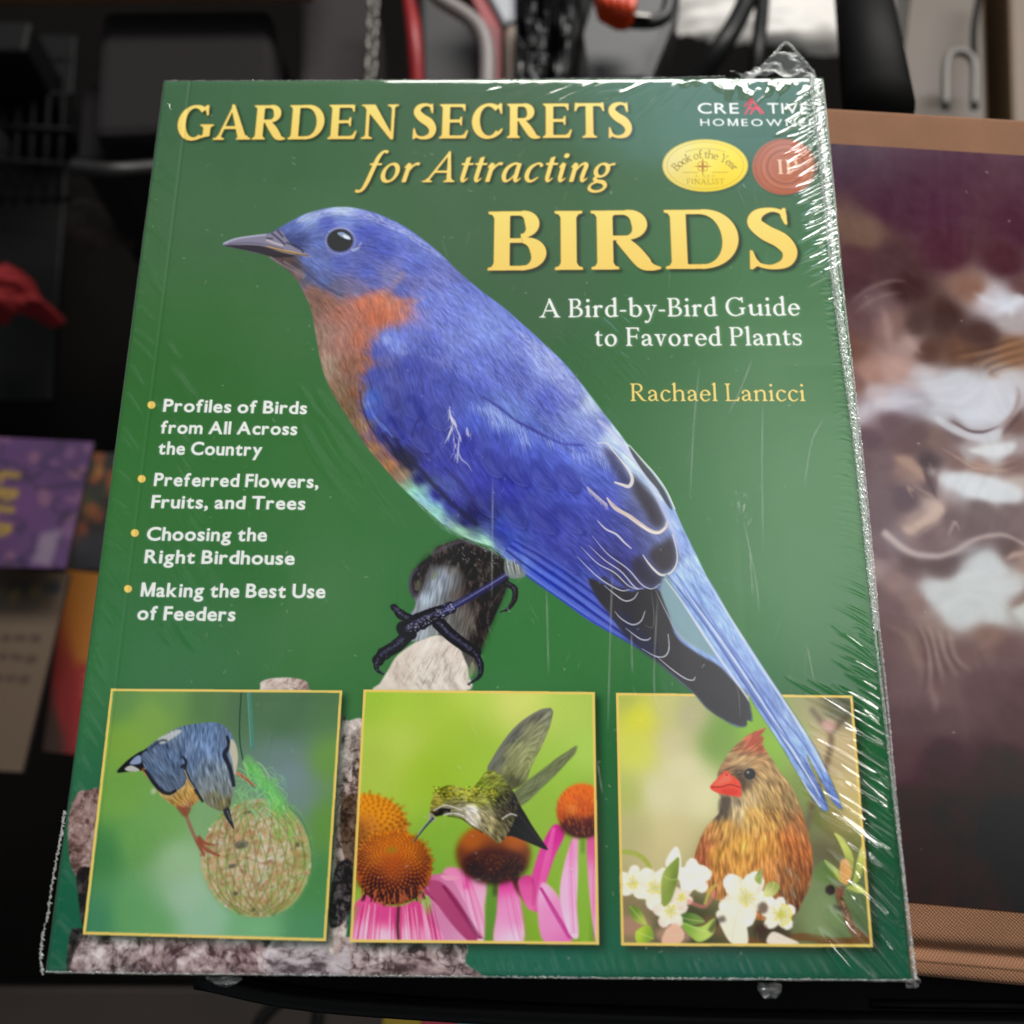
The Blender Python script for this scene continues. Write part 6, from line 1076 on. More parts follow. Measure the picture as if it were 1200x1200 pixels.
# scuffs and hairline scratches
for q in ([(716, 660), (713, 760), (712, 855)], [(768, 700), (766, 800), (772, 836)], [(893, 470), (892, 560), (895, 646)], [(818, 430), (810, 500), (806, 580)], [(880, 420), (866, 456), (853, 486)], [(965, 490), (950, 520), (941, 570)], [(877, 640), (880, 700)], [(945, 755), (953, 800)], [(577, 560), (576, 700)], [(640, 690), (642, 790)], [(739, 740), (740, 790)], [(872, 610), (885, 680), (890, 720)], [(890, 1015), (888, 1070)], [(700, 890), (706, 930)]): gather(Sc, [(a + G(0, 1), b) for a, b in q], .16, .30, (.1, 1, .6, .9, .1))
for k in range(26): x, y = 868 + G(0, 6), 595 + G(0, 9); gather(Sc, [(x, y), (x + 2, y - 7)], .14, .25 * rs.random())
for k in range(420): x, y = (210 + 740 * rs.random(), 110 + 1020 * rs.random()); L_ = 1 + 4 * rs.random() ** 3; a = rs.random() * 3.14; gather(Sc, [(x, y), (x + L_ * math.cos(a), y + L_ * math.sin(a))], .13, .05 + .28 * rs.random() ** 2, (1, 1))
for k in range(90): x, y = (500 + 450 * rs.random(), 130 + 980 * rs.random()); L_ = 8 + 26 * rs.random(); a = 1.57 + G(0, .35); gather(Sc, [(x, y), (x + L_ * math.cos(a), y + L_ * math.sin(a))], .12, .03 + .09 * rs.random(), (.2, 1, .2))
Sc = np.clip(Sc * .5, 0, .4) + .002
FV = np.stack([fx / 1000, fy / 1000, (Hf + .45) / 1000 + Z0], -1).reshape(-1, 3); fm = mesh_np('shrink_wrap', FV, grid_faces(FH, FW)); at = fm.attributes.new('scuff', 'FLOAT', 'POINT'); at.data.foreach_set('value', Sc.ravel().astype(np.float32))
wrap = link('shrink_wrap', fm, FILM, book)
# side skirts of the wrap, drawn in under the book
def skirt(name, A, B, n, seed, out=.35, deep=13.0):
    r = np.random.default_rng(seed); A, B = np.array(A, float), np.array(B, float); d = (B - A) / np.linalg.norm(B - A); nn = np.array([d[1], -d[0]]); rows = 9; V = []
    for j in range(rows):
        v = j / (rows - 1); wob = np.convolve(r.normal(0, 1, n + 8), np.ones(5) / 5, 'same')[4:-4]
        for i in range(n):
            p = A + (B - A) * i / (n - 1) + nn * (out * math.sin(math.pi * min(1, v * 1.2 + .08)) * .6 + .12 * wob[i]); V.append(MM(p[0], p[1], -.2 - deep * v))
    me = mesh_np(name, np.array(V), grid_faces(rows, n)); return link(name, me, CLEAR, wrap)
for a, b, sd in (((-108, 137), (108, 137), 1), ((108, 137), (108, -137), 2), ((108, -137), (-108, -137), 3), ((-108, -137), (-108, 137), 4)): skirt('film_side', a, b, 260, sd)
# the crimped, heat-cut seam down the right edge
def ruffle(name, pts, wid, step, seed, hgt=.5, zb=.5, parent=None, rag=.25):
    """crinkled ribbon of film along photo points; wid = (left, right) in photo units"""
    r = np.random.default_rng(seed); P = crom(np.array(pts, float), n=40) if len(pts) > 2 else np.array(pts, float); s = np.r_[0, np.cumsum(np.hypot(*np.diff(P, axis=0).T))]; n = int(s[-1] / step); q = np.linspace(0, s[-1], n); X, Y = np.interp(q, s, P[:, 0]), np.interp(q, s, P[:, 1])
    dx, dy = np.gradient(X), np.gradient(Y); L_ = np.hypot(dx, dy); nx, ny = -dy / L_, dx / L_; cols = 7; V = []
    wl, wr = wid[0] * (1 + r.normal(0, rag, n)), wid[1] * (1 + r.normal(0, rag, n))
    for i in range(n):
        for c in range(cols):
            t = c / (cols - 1) * 2 - 1; o = t * (wl[i] if t < 0 else wr[i]); z = zb + hgt * (.5 - .3 * t * t) + r.normal(0, hgt * .16); X_, Y_ = on_plane(X[i] - nx[i] * o, Y[i] - ny[i] * o); V.append(MM(X_, Y_, z))
    me = mesh_np(name, np.array(V), grid_faces(n, cols), smooth=False); return link(name, me, CRIMP, parent or wrap)
seam = [(949, 94), (956, 160), (963, 230), (972, 330), (984, 430), (996, 530), (1008, 640), (1020, 740), (1032, 830), (1044, 930), (1058, 1040), (1071, 1148)]
ruffle('edge_seam', [(x + lerp(yy, [(90, 0), (600, 6), (830, 3), (1150, 0)]), yy) for x, yy in seam], (1.6, 1.6), 1.2, 5, .8, .5)
ruffle('edge_seam', [(x + lerp(yy, [(90, 14), (600, 14), (800, 9), (1000, 3), (1150, 2)]), yy) for x, yy in seam], (1.5, 1.3), 1.2, 6, .8, .2)
ruffle('edge_seam', [(x + lerp(yy, [(90, 7), (600, 10), (760, 7)]), yy) for x, yy in seam[:8]], (3.2, 3.0), 1.6, 7, .35, .3)
ruffle('edge_seam', [(52, 1139), (160, 1140.5), (300, 1142), (450, 1143.5), (600, 1145), (760, 1146.5), (900, 1147.5), (1010, 1148.5), (1070, 1148.5)], (.6, .9), 1.6, 8, .3, -.2, rag=.9)
ruffle('edge_seam', [(50, 1143), (47, 1120), (50, 1095), (56, 1070), (60, 1040), (66, 1005), (70, 985), (75, 950)], (1.3, 1.0), 1.8, 9, .8, -.4, rag=.9)
ruffle('edge_seam', [(192, 94.5), (300, 94.5), (480, 93.5), (640, 92), (760, 91), (850, 89)], (.4, .5), 1.8, 10, .3, -.2, rag=.6)
# the loose ear of film at the top right corner and the tabs along the bottom
def scrap(name, outline, seed, hgt, zb, n=46, mat=None):
    r = np.random.default_rng(seed); o = np.array(outline, float); xs = np.linspace(o[:, 0].min(), o[:, 0].max(), n); ys = np.linspace(o[:, 1].min(), o[:, 1].max(), n); q = crom(o, True, 6)
    def inside(px, py):
        c = False; j = len(q) - 1
        for i in range(len(q)):
            if (q[i, 1] > py) != (q[j, 1] > py) and px < (q[j, 0] - q[i, 0]) * (py - q[i, 1]) / (q[j, 1] - q[i, 1]) + q[i, 0]: c = not c
            j = i
        return c
    nz = noise(n, n, 8, 3, seed, .55) * hgt; V = []; cx, cy = o.mean(0)
    for i in range(n):
        for j in range(n): X, Y = on_plane(xs[j], ys[i]); V.append(MM(X, Y, zb + nz[i, j]))
    F = grid_faces(n, n); keep = [inside((xs[f[0] % n] + xs[f[2] % n]) / 2, (ys[f[0] // n] + ys[f[2] // n]) / 2) for f in F]; F = F[np.array(keep)]
    u, inv = np.unique(F.ravel(), return_inverse=True); me = mesh_np(name, np.array(V)[u], inv.reshape(-1, 4)); return link(name, me, mat or CRIMP, wrap)
scrap('film_ear', [(854, 91), (872, 84), (890, 76), (905, 66), (917, 53), (924, 54), (932, 64), (942, 76), (954, 88), (952, 94), (930, 90), (900, 91), (875, 92)], 3, 2.0, .6)
ruffle('edge_seam', [(905, 68), (918, 54), (924, 55), (934, 66), (944, 78), (953, 90), (952, 104)], (2.0, 1.6), 1.2, 12, 1.2, 1.0)
scrap('film_tab', [(240, 1144), (282, 1146), (262, 1157)], 5, .5, -1.0, mat=CLEAR); scrap('film_tab', [(889, 1152), (915, 1153), (916, 1162), (910, 1169), (899, 1170), (891, 1163)], 6, .6, -1.0, mat=CLEAR); scrap('film_tab', [(1066, 1140), (1076, 1142), (1078, 1152), (1072, 1158), (1062, 1157)], 7, .7, .2, mat=CLEAR)
# ---------------------------------------------------------------- the brown cloth book underneath
ZB = -14.0
def cloth_material():
    N = Nodes('brown_book_cloth'); tc = N.add('ShaderNodeTexCoord'); sep = N.add('ShaderNodeSeparateXYZ'); N.l(tc.outputs['Object'], sep.inputs[0]); wv = []
    nz = N.add('ShaderNodeTexNoise'); nz.inputs['Scale'].default_value = 420; nz.inputs['Detail'].default_value = 3; N.l(tc.outputs['Object'], nz.inputs['Vector'])
    for ax in (0, 1):
        m = N.add('ShaderNodeMath', operation='MULTIPLY'); m.inputs[1].default_value = 2 * math.pi / .00095; N.l(sep.outputs[ax], m.inputs[0]); ad = N.add('ShaderNodeMath', operation='MULTIPLY_ADD'); ad.inputs[1].default_value = 5.0; N.l(nz.outputs['Fac'], ad.inputs[0]); N.l(m.outputs[0], ad.inputs[2])
        s = N.add('ShaderNodeMath', operation='SINE'); N.l(ad.outputs[0], s.inputs[0]); wv.append(s)
    mul = N.add('ShaderNodeMath', operation='MULTIPLY'); N.l(wv[0].outputs[0], mul.inputs[0]); N.l(wv[1].outputs[0], mul.inputs[1])
    cr = N.add('ShaderNodeMapRange'); cr.inputs[1].default_value = -1; cr.inputs[2].default_value = 1; N.l(mul.outputs[0], cr.inputs[0])
    n2 = N.add('ShaderNodeTexNoise'); n2.inputs['Scale'].default_value = 60; n2.inputs['Detail'].default_value = 6; N.l(tc.outputs['Object'], n2.inputs['Vector'])
    mx = N.add('ShaderNodeMix', data_type='RGBA'); mx.inputs[6].default_value = srgb((98, 67, 47)); mx.inputs[7].default_value = srgb((166, 118, 86)); N.l(cr.outputs[0], mx.inputs[0])
    m2 = N.add('ShaderNodeMix', data_type='RGBA', blend_type='MULTIPLY'); m2.inputs[0].default_value = .35; N.l(mx.outputs[2], m2.inputs[6]); N.l(n2.outputs['Fac'], m2.inputs[7]); N.l(m2.outputs[2], N.b.inputs['Base Color'])
    bp = N.add('ShaderNodeBump'); bp.inputs['Strength'].default_value = .7; bp.inputs['Distance'].default_value = .0003; N.l(cr.outputs[0], bp.inputs['Height']); N.l(bp.outputs[0], N.b.inputs['Normal']); N.b.inputs['Roughness'].default_value = .85; N.b.inputs['Specular IOR Level'].default_value = .2; N.b.inputs['Sheen Weight'].default_value = .15
    return N.m
CLOTH = cloth_material()
b2 = thing('cloth_book', 'brown linen hardcover with a dark sepia photograph of folds, under the green book', 'book', MM(60, 0, -36))
_t0, _t1 = np.array(on_plane(970, 125, ZB)), np.array(on_plane(1200, 139, ZB)); _b0, _b1 = np.array(on_plane(1075, 1143, ZB)), np.array(on_plane(1200, 1150, ZB))
ax = (_t1 - _t0) / np.linalg.norm(_t1 - _t0); ay = np.array([-ax[1], ax[0]]); HB = float((_t0 - _b0) @ ay)      # book axes and its height
org = _b0 - ax * (float((_b0) @ ax)) ; org = org - ax * 0
def B2(u, v, z=0.0): p = org + ax * u + ay * v; return MM(p[0], p[1], ZB + z)
U0, U1 = None, 262.0
inv2 = lambda x, y: (lambda d: (float(d @ ax), float(d @ ay)))(np.array(on_plane(x, y, ZB)) - org)
U0 = inv2(540, 600)[0]; vp0 = inv2(1064, 1058)[1]; vp1 = inv2(1090, 175)[1]; vg = inv2(1130, 1116)[1]
# cloth boards: one sheet shaped with the hinge groove and turned edges
us = np.linspace(U0, U1, 60); vs = np.unique(np.r_[np.linspace(0, HB, 60), np.linspace(vg - 6, vg + 6, 41), np.linspace(0, 2, 9), np.linspace(HB - 2, HB, 9)])
def board_z(v): return -1.9 * np.exp(-((v - vg) / 1.9) ** 2) - .9 * np.exp(-v / .5) - .9 * np.exp(-(HB - v) / .5) + (-.25 if False else 0) - .35 * (v < vg - 3)
V = [B2(u, v, -.25 + board_z(v)) for v in vs[::-1] for u in us]
link('cloth_cover', mesh_np('cloth_cover', np.array(V), grid_faces(len(vs), len(us))), CLOTH, b2)
slab('cover_board', [B2(U0, 0.2, -1.2), B2(U1, .2, -1.2), B2(U1, vg - 3.5, -1.2), B2(U0, vg - 3.5, -1.2)], .0022, CLOTH, b2); slab('cover_board', [B2(U0, vg + 3.5, -.9), B2(U1, vg + 3.5, -.9), B2(U1, HB - .2, -.9), B2(U0, HB - .2, -.9)], .0022, CLOTH, b2)
slab('page_block', [B2(U0 + 4, 3, -3.6), B2(U1 - 4, 3, -3.6), B2(U1 - 4, HB - 4, -3.6), B2(U0 + 4, HB - 4, -3.6)], .0158, paper, b2)
slab('back_board', [B2(U0, .2, -19.5), B2(U1, .2, -19.5), B2(U1, HB - .2, -19.5), B2(U0, HB - .2, -19.5)], .0024, CLOTH, b2)
# the pasted picture
s2 = 3.0; u0p, u1p = 40.0, 240.0; PW, PH = int((u1p - u0p) * s2), int((vp1 - vp0) * s2); PIC = Sheet(PW, PH, (92, 68, 78))
def U2(x, y): u, v = inv2(x, y); return ((u - u0p) * s2, (vp1 - v) * s2)
pts2 = [(985, 185, (84, 62, 72)), (1100, 190, (90, 64, 76)), (1250, 200, (90, 64, 76)), (1100, 240, (92, 66, 78)), (1040, 240, (88, 64, 74)), (1200, 260, (92, 66, 76)), (1004, 274, (120, 98, 88)), (1000, 300, (98, 74, 78)), (1040, 300, (92, 72, 74)), (1110, 290, (92, 66, 74)), (1180, 305, (90, 64, 70)), (1060, 335, (82, 64, 64)), (1000, 330, (92, 70, 74)), (1140, 338, (140, 108, 96)), (1158, 350, (196, 188, 194)), (1175, 356, (206, 208, 220)), (1192, 354, (186, 180, 186)), (1184, 374, (176, 166, 168)), (1200, 340, (110, 84, 84)), (1110, 370, (84, 66, 64)), (1150, 388, (88, 68, 66)), (1030, 352, (120, 98, 100)), (1010, 368, (108, 84, 86)), (1045, 372, (140, 112, 108)), (1070, 395, (168, 142, 138)), (1075, 375, (92, 74, 72)), (1095, 405, (96, 72, 66)), (1130, 410, (110, 82, 70)), (1185, 412, (140, 104, 82)), (1005, 400, (116, 86, 78)), (1010, 440, (128, 98, 92)), (1030, 425, (166, 130, 120)), (1060, 420, (182, 150, 142)), (1090, 432, (190, 178, 180)), (1130, 442, (198, 200, 208)), (1180, 452, (196, 192, 196)), (1040, 452, (190, 176, 180)), (1000, 478, (170, 160, 168)), (1060, 460, (184, 180, 192)), (1090, 465, (176, 172, 182)), (1020, 480, (140, 120, 128)), (1050, 490, (110, 90, 96)), (1020, 510, (104, 84, 92)), (1080, 505, (104, 84, 88)), (1060, 520, (108, 86, 90)), (1095, 512, (128, 104, 100)), (1105, 480, (188, 188, 196)), (1140, 480, (204, 206, 216)), (1175, 480, (200, 200, 208)), (1198, 500, (120, 94, 90)), (1120, 503, (120, 100, 102)), (1140, 528, (170, 160, 162)), (1170, 524, (200, 198, 202)), (1195, 520, (170, 158, 158)), (1120, 540, (130, 106, 104)), (1150, 545, (150, 122, 114)), (1195, 545, (128, 102, 98)), (1000, 545, (112, 92, 98)), (1030, 540, (118, 98, 102)), (1060, 545, (150, 122, 116)), (1075, 560, (160, 136, 128)), (1082, 545, (84, 70, 76)), (1086, 570, (110, 92, 96)), (1105, 568, (186, 176, 178)), (1140, 570, (212, 216, 222)), (1170, 575, (206, 206, 208)), (1196, 570, (190, 176, 170)), (1150, 595, (120, 104, 106)), (1190, 596, (122, 104, 104)), (1020, 580, (118, 100, 106)), (1055, 590, (104, 88, 96)), (1092, 600, (186, 166, 160)), (1070, 618, (168, 146, 140)), (1110, 610, (118, 100, 102)), (1140, 620, (118, 100, 102)), (1020, 618, (118, 100, 106)), (1040, 640, (140, 126, 132)), (1025, 650, (120, 100, 106)), (1080, 630, (122, 102, 106)), (1165, 612, (122, 104, 106)), (1180, 645, (110, 92, 92)), (1198, 660, (160, 136, 128)), (1148, 668, (200, 204, 208)), (1130, 685, (204, 210, 212)), (1160, 690, (210, 214, 216)), (1180, 688, (190, 186, 184)), (1100, 665, (110, 92, 94)), (1060, 668, (116, 96, 98)), (1095, 700, (196, 198, 200)), (1120, 715, (206, 212, 214)), (1160, 715, (200, 204, 202)), (1190, 705, (130, 104, 98)), (1196, 718, (180, 178, 172)), (1020, 665, (156, 136, 136)), (1050, 685, (150, 126, 124)), (1075, 710, (140, 116, 112)), (1020, 700, (116, 94, 96)), (1050, 720, (118, 94, 96)), (1100, 738, (150, 128, 122)), (1160, 742, (134, 106, 98)), (1000, 740, (104, 80, 84)), (1040, 750, (112, 88, 88)), (1080, 760, (128, 102, 98)), (1130, 770, (118, 92, 90)), (1180, 760, (112, 86, 86)), (1060, 800, (112, 88, 90)), (1100, 810, (116, 90, 90)), (1020, 800, (92, 70, 76)), (1150, 810, (100, 76, 80)), (1200, 810, (96, 72, 76)), (1060, 850, (96, 74, 78)), (1100, 840, (100, 78, 80)), (1190, 850, (92, 70, 72)), (1050, 880, (92, 68, 72)), (1100, 890, (72, 52, 60)), (1180, 900, (66, 48, 54)), (1060, 950, (68, 48, 56)), (1120, 960, (62, 44, 52)), (1190, 970, (44, 32, 38)), (1080, 1020, (66, 46, 54)), (1150, 1040, (64, 46, 54)), (1200, 1040, (58, 42, 50)), (1260, 500, (140, 120, 120)), (1260, 700, (120, 98, 98)), (1270, 950, (50, 36, 42))]
fp = (0, 0, np.ones((PH, PW), np.float32)); put(PIC, fp, colour_field(fp, pts2, 2.2, 20, U2))
def fold(pts, w, c, al=.8, soft=2., tp=(.2, 1, 1, .2)): 
    q = [U2(*p) for p in pts]; n = len(q); put(PIC, region([ribbon([(p[0], p[1], w * .8 * np.interp(i / max(1, n - 1), np.linspace(0, 1, len(tp)), tp)) for i, p in enumerate(q)])], PIC, soft), c, al)
def patch(pts, c, al=.85, soft=2.5): put(PIC, region([crom(np.array([U2(*p) for p in pts]), True, 6)], PIC, soft), c, al)
DK, LT = (78, 60, 64), (206, 190, 186)
patch([(1140, 343), (1158, 350), (1176, 352), (1194, 346), (1204, 352), (1190, 362), (1185, 376), (1180, 362), (1160, 358)], (214, 216, 226)); patch([(1090, 430), (1130, 440), (1176, 446), (1198, 470), (1186, 490), (1150, 488), (1110, 474), (1094, 456)], (208, 210, 220), .8, 4); patch([(1006, 480), (1022, 466), (1050, 456), (1078, 458), (1090, 466), (1064, 466), (1040, 474), (1014, 492)], (206, 204, 214), .7, 3)
patch([(1100, 484), (1120, 494), (1150, 502), (1178, 500), (1176, 512), (1150, 512), (1120, 506), (1104, 496)], (206, 208, 216), .8, 1.6); fold([(1118, 490), (1140, 500), (1160, 501), (1176, 497)], 3, (92, 76, 80), .9, .8); fold([(1176, 498), (1190, 488), (1196, 470), (1190, 455)], 4, (140, 110, 104), .7, 1.5); fold([(1180, 508), (1196, 494), (1204, 480)], 5, (90, 70, 70), .8, 1.5)
patch([(1138, 524), (1160, 518), (1186, 516), (1200, 520), (1190, 530), (1160, 530)], (216, 218, 222), .9, 1.8); patch([(1100, 562), (1120, 556), (1150, 552), (1180, 562), (1200, 574), (1200, 590), (1170, 588), (1130, 578), (1106, 574)], (216, 220, 226), .9, 2.5)
for q in ([(1100, 526), (1130, 540), (1160, 548), (1200, 548)], [(1120, 534), (1160, 542), (1200, 538)], [(1130, 552), (1160, 545), (1200, 556)]): fold(q, 3, (186, 160, 146), .7, 1.)
patch([(1046, 536), (1064, 538), (1076, 552), (1082, 570), (1072, 562), (1060, 552)], (176, 148, 134), .8, 2.); fold([(1079, 540), (1082, 560), (1090, 578), (1096, 588)], 4, (90, 76, 82), .85, 1.2); fold([(1086, 545), (1090, 560), (1094, 552)], 4, (176, 170, 176), .7, 1.5); fold([(1058, 574), (1066, 580), (1060, 578), (1066, 590)], 3, (176, 150, 140), .7, .8); fold([(1066, 574), (1078, 580), (1090, 586), (1100, 594), (1104, 606)], 2.4, (170, 150, 144), .7, .8)
patch([(1052, 622), (1068, 618), (1084, 606), (1094, 592), (1104, 600), (1096, 614), (1080, 624), (1062, 630)], (200, 176, 164), .85, 2.); fold([(1068, 634), (1086, 624), (1104, 614)], 3, (160, 140, 136), .7, 1); fold([(1108, 632), (1114, 620), (1118, 614), (1122, 624)], 3, (176, 160, 156), .75, .8)
fold([(1025, 626), (1044, 640), (1068, 652), (1094, 654), (1116, 648), (1136, 636), (1158, 631), (1180, 632), (1206, 645)], 7, (200, 186, 184), .85, 1.6, (1.3, 1, .7, .6, .4)); fold([(1030, 640), (1060, 662), (1096, 665), (1124, 655), (1150, 644)], 7, (92, 76, 80), .6, 2.5); fold([(1170, 660), (1184, 654), (1204, 652)], 6, (186, 160, 150), .9, 1.2)
patch([(1134, 660), (1144, 652), (1154, 655), (1168, 672), (1186, 686), (1192, 698), (1172, 706), (1160, 712), (1184, 732), (1150, 730), (1114, 736), (1096, 708), (1076, 688), (1100, 684), (1128, 680)], (204, 208, 210), .85, 4); patch([(1180, 718), (1196, 708), (1204, 704), (1204, 736), (1194, 730)], (200, 204, 200), .85, 2)
for i in range(8): a = i / 7; fold([(1074 + 40 * a, 738 + 2 * a), (1086 + 34 * a, 768 + 4 * a), (1094 + 44 * a - 10 * (1 - a), 812 - 22 * a)], 3.2, (184, 160, 152) if i % 2 else (88, 66, 68), .6, 1.4)
fold([(1040, 738), (1064, 752), (1078, 780), (1080, 800)], 5, (150, 126, 120), .6, 2.2); fold([(1092, 800), (1096, 820), (1094, 836)], 5, (168, 146, 142), .6, 2)
for q in ([(998, 352), (1018, 336), (1040, 326), (1060, 326)], [(1004, 362), (1030, 345), (1056, 340)]): fold(q, 4, (150, 128, 126), .6, 1.6)
for q in ([(1034, 352), (1044, 376), (1052, 396)], [(1060, 378), (1076, 396), (1090, 408)]): fold(q, 7, (182, 158, 154), .6, 2.4)
for i in range(8): yy_ = 400 + 5 * i; fold([(1120 + 8 * i, yy_ + 12), (1160, yy_ + 4), (1206, yy_ - 4)], 3, (190, 150, 116) if i % 2 else (72, 54, 48), .5, 1.4)
Y_, X_ = np.mgrid[0:PH, 0:PW].astype(np.float32); PIC.a = sample(PIC.a, Y_ + noise(PH, PW, 60, 3, 51) * 5, X_ + noise(PH, PW, 70, 3, 52) * 6); fl2 = noise(PH, PW, 90, 2, 53); a_ = np.arctan2(np.gradient(fl2, axis=0), np.gradient(fl2, axis=1)); tx_ = lic((-np.sin(a_).astype(np.float32), np.cos(a_).astype(np.float32)), 26, 4, 1.6); PIC.a *= (1 + .012 * blur(tx_, 1.0)[..., None]); PIC.a += noise(PH, PW, 5, 2, 3)[..., None] * .006 + noise(PH, PW, 80, 3, 4)[..., None] * .008; PIC.a[:] = press(np.clip(PIC.a, 0, 1), .042, .80)
for k in range(70): 
    x_, y_ = rng.random() * PW, rng.random() * PH; put(PIC, region([oval(x_, y_, .8 + rng.random(), .7, rng.random() * 3, 8)], PIC, .3), (190, 180, 180), .25 + .4 * rng.random())
gx, gy = np.meshgrid(u0p + (np.arange(PW) + .5) / s2, vp1 - (np.arange(PH) + .5) / s2); XY = org[None, None] + gx[..., None] * ax + gy[..., None] * ay
PV = np.concatenate([XY / 1000, np.full(XY.shape[:2] + (1,), (ZB + .05) / 1000 + Z0)], -1).reshape(-1, 3); me = mesh_np('cover_photograph', PV, grid_faces(PH, PW)); colours(me, PIC.a.reshape(-1, 3))
PICM = ink_material('pasted_photograph', .12, .36, .03); pic = link('cover_photograph', me, PICM, b2)
slab('photograph_margin', [B2(U0 + 8, vp0 + .1, .02), B2(u0p + .2, vp0 + .1, .02), B2(u0p + .2, vp1 - .1, .02), B2(U0 + 8, vp1 - .1, .02)], .0003, plain('plum_print', (70, 46, 56), .35, .08, 60), b2)
slab('photograph_margin', [B2(u1p - .2, vp0 + .1, .02), B2(U1 - 8, vp0 + .1, .02), B2(U1 - 8, vp1 - .1, .02), B2(u1p - .2, vp1 - .1, .02)], .0003, bpy.data.materials['plum_print'], b2)

# ---------------------------------------------------------------- black shelf the books lie on
BLK = plain('black_plastic', (10, 10, 10), .6, .2, 90, bump=.15, spec=.14); BLKG = plain('black_gloss', (11, 11, 12), .42, .2, 40, spec=.2); DRK = plain('charcoal_fabric', (34, 31, 32), .9, .25, 500, bump=.4, spec=.1)
sh_ = thing('shelf_board', 'black plastic shelf under the two books, its raised front lip showing below them', 'shelf', MM(40, -20, -48))
zt = -36.2
front = [on_plane(-60, 1136, zt), on_plane(400, 1168, zt), on_plane(800, 1188, zt), on_plane(1400, 1196, zt)]
slab('board', [MM(front[0][0] + 70, front[0][1], zt), MM(*front[1], zt), MM(*front[2], zt), MM(*front[3], zt), MM(front[3][0], 120, zt), MM(front[0][0] + 70, 120, zt)], .012, BLK, sh_, .001)
tube('front_lip', [MM(front[0][0] + 70, front[0][1] - 1.5, zt), MM(front[1][0], front[1][1] - 1.5, zt), MM(front[2][0], front[2][1] - 1.5, zt), MM(front[3][0], front[3][1] - 1.5, zt)], .0032, BLKG, sh_)
p0, p1 = on_plane(1020, 1176, zt), on_plane(1300, 1180, zt); tube('seam_bead', [MM(*p0, zt + .4), MM(*p1, zt + .4)], .0012, BLKG, sh_)
# floor far below
def structure(name, me, mat): o = link(name, me, mat); return tag(o, kind='structure')
bm = bmesh.new(); vs_ = [bm.verts.new(p) for p in ((-4, -3, 0), (4, -3, 0), (4, 5, 0), (-4, 5, 0))]; bm.faces.new(vs_); me = bpy.data.meshes.new('floor'); bm.to_mesh(me); bm.free(); structure('floor', me, plain('brown_floor', (26, 19, 14), .8, .5, 9))
# lower shelf that carries the clutter on the left and behind
RS = 1.27
def deep(z): return z if z > -80 else z * 2.0
def quad(pts, z): return [tuple(PX(x, y, deep(z))) for x, y in pts]
ccw = lambda p: p if sum(p[i][0] * p[(i + 1) % len(p)][1] - p[(i + 1) % len(p)][0] * p[i][1] for i in range(len(p))) > 0 else p[::-1]
def box(name, pts, z, depth, mat, parent=None, bevel=.002): return slab(name, ccw(quad(pts, z)), depth / 1000, mat, parent, bevel)
def at(x, y, z): return PX(x, y, deep(z))
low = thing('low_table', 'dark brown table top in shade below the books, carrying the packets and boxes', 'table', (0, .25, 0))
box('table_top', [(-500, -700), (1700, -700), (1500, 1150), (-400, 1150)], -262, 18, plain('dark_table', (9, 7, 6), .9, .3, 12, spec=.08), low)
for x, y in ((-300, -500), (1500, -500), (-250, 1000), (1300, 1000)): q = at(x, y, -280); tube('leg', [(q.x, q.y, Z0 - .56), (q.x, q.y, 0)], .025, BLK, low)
# purple packet
pk = thing('seed_packet', 'purple floral packet with yellow lettering on its side, left edge, beside the kraft packet', 'packet', at(40, 590, -200), 'packets at the left')
ZP = -150
def printed_card(name, quad_px, z, n, paint, parent, thick=3, rough=.5):
    """flat printed carton face painted on a fine grid, with a body behind it"""
    z = deep(z)
    c = [np.array(on_plane(x, y, z)) for x, y in quad_px]; h = n; w = n; a = Sheet(w, h, (128, 128, 128)); paint(a)
    u, v = np.meshgrid((np.arange(w)) / (w - 1), (np.arange(h)) / (h - 1)); P_ = (1 - v)[..., None] * ((1 - u)[..., None] * c[0] + u[..., None] * c[1]) + v[..., None] * ((1 - u)[..., None] * c[3] + u[..., None] * c[2])
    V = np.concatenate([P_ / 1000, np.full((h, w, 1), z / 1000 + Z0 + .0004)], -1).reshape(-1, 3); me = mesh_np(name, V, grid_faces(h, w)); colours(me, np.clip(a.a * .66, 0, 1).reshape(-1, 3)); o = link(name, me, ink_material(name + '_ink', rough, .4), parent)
    slab('packet_body', ccw([MM(p[0], p[1], z) for p in c]), thick / 1000, plain(name + '_body', (40, 32, 30), .7), parent); return o
I_ = lambda x, y: (x, y)
def purple(a):
    r = (0, 0, np.ones((a.h, a.w), np.float32)); put(a, r, colour_field(r, [(20, 10, (104, 62, 124)), (100, 20, (92, 54, 112)), (60, 60, (112, 64, 126)), (20, 100, (88, 50, 104)), (100, 110, (104, 66, 124))], 1.5, 200))
    q = np.random.default_rng(2)
    for k in range(40): x, y = q.random(2) * 120; put(a, region([oval(x, y, 3 + 7 * q.random(), 3 + 4 * q.random(), q.random() * 3)], a, 1.5), [(54, 30, 70), (160, 110, 150), (176, 120, 140), (60, 36, 80)][k % 4], .6)
    for k in range(26): x, y = q.random(2) * 120; line(a, [(x, y), (x + q.normal(0, 14), y + 10), (x + q.normal(0, 18), y + 18)], 2, (48, 30, 66), .6, .8, conv=I_)
    put(a, region([np.array([(88, 88), (108, 84), (104, 116), (84, 116)], float)], a, 2), (170, 150, 170), .8)
    for i in range(4): line(a, [(38, 34 + i * 16), (58, 36 + i * 16)], 5, (206, 170, 60), .85, 1.6, conv=I_); line(a, [(38, 34 + i * 16), (48, 42 + i * 16), (58, 36 + i * 16)] if i % 2 else [(38, 34 + i * 16), (40, 44 + i * 16)], 4, (206, 170, 60), .85, 1.6, conv=I_)
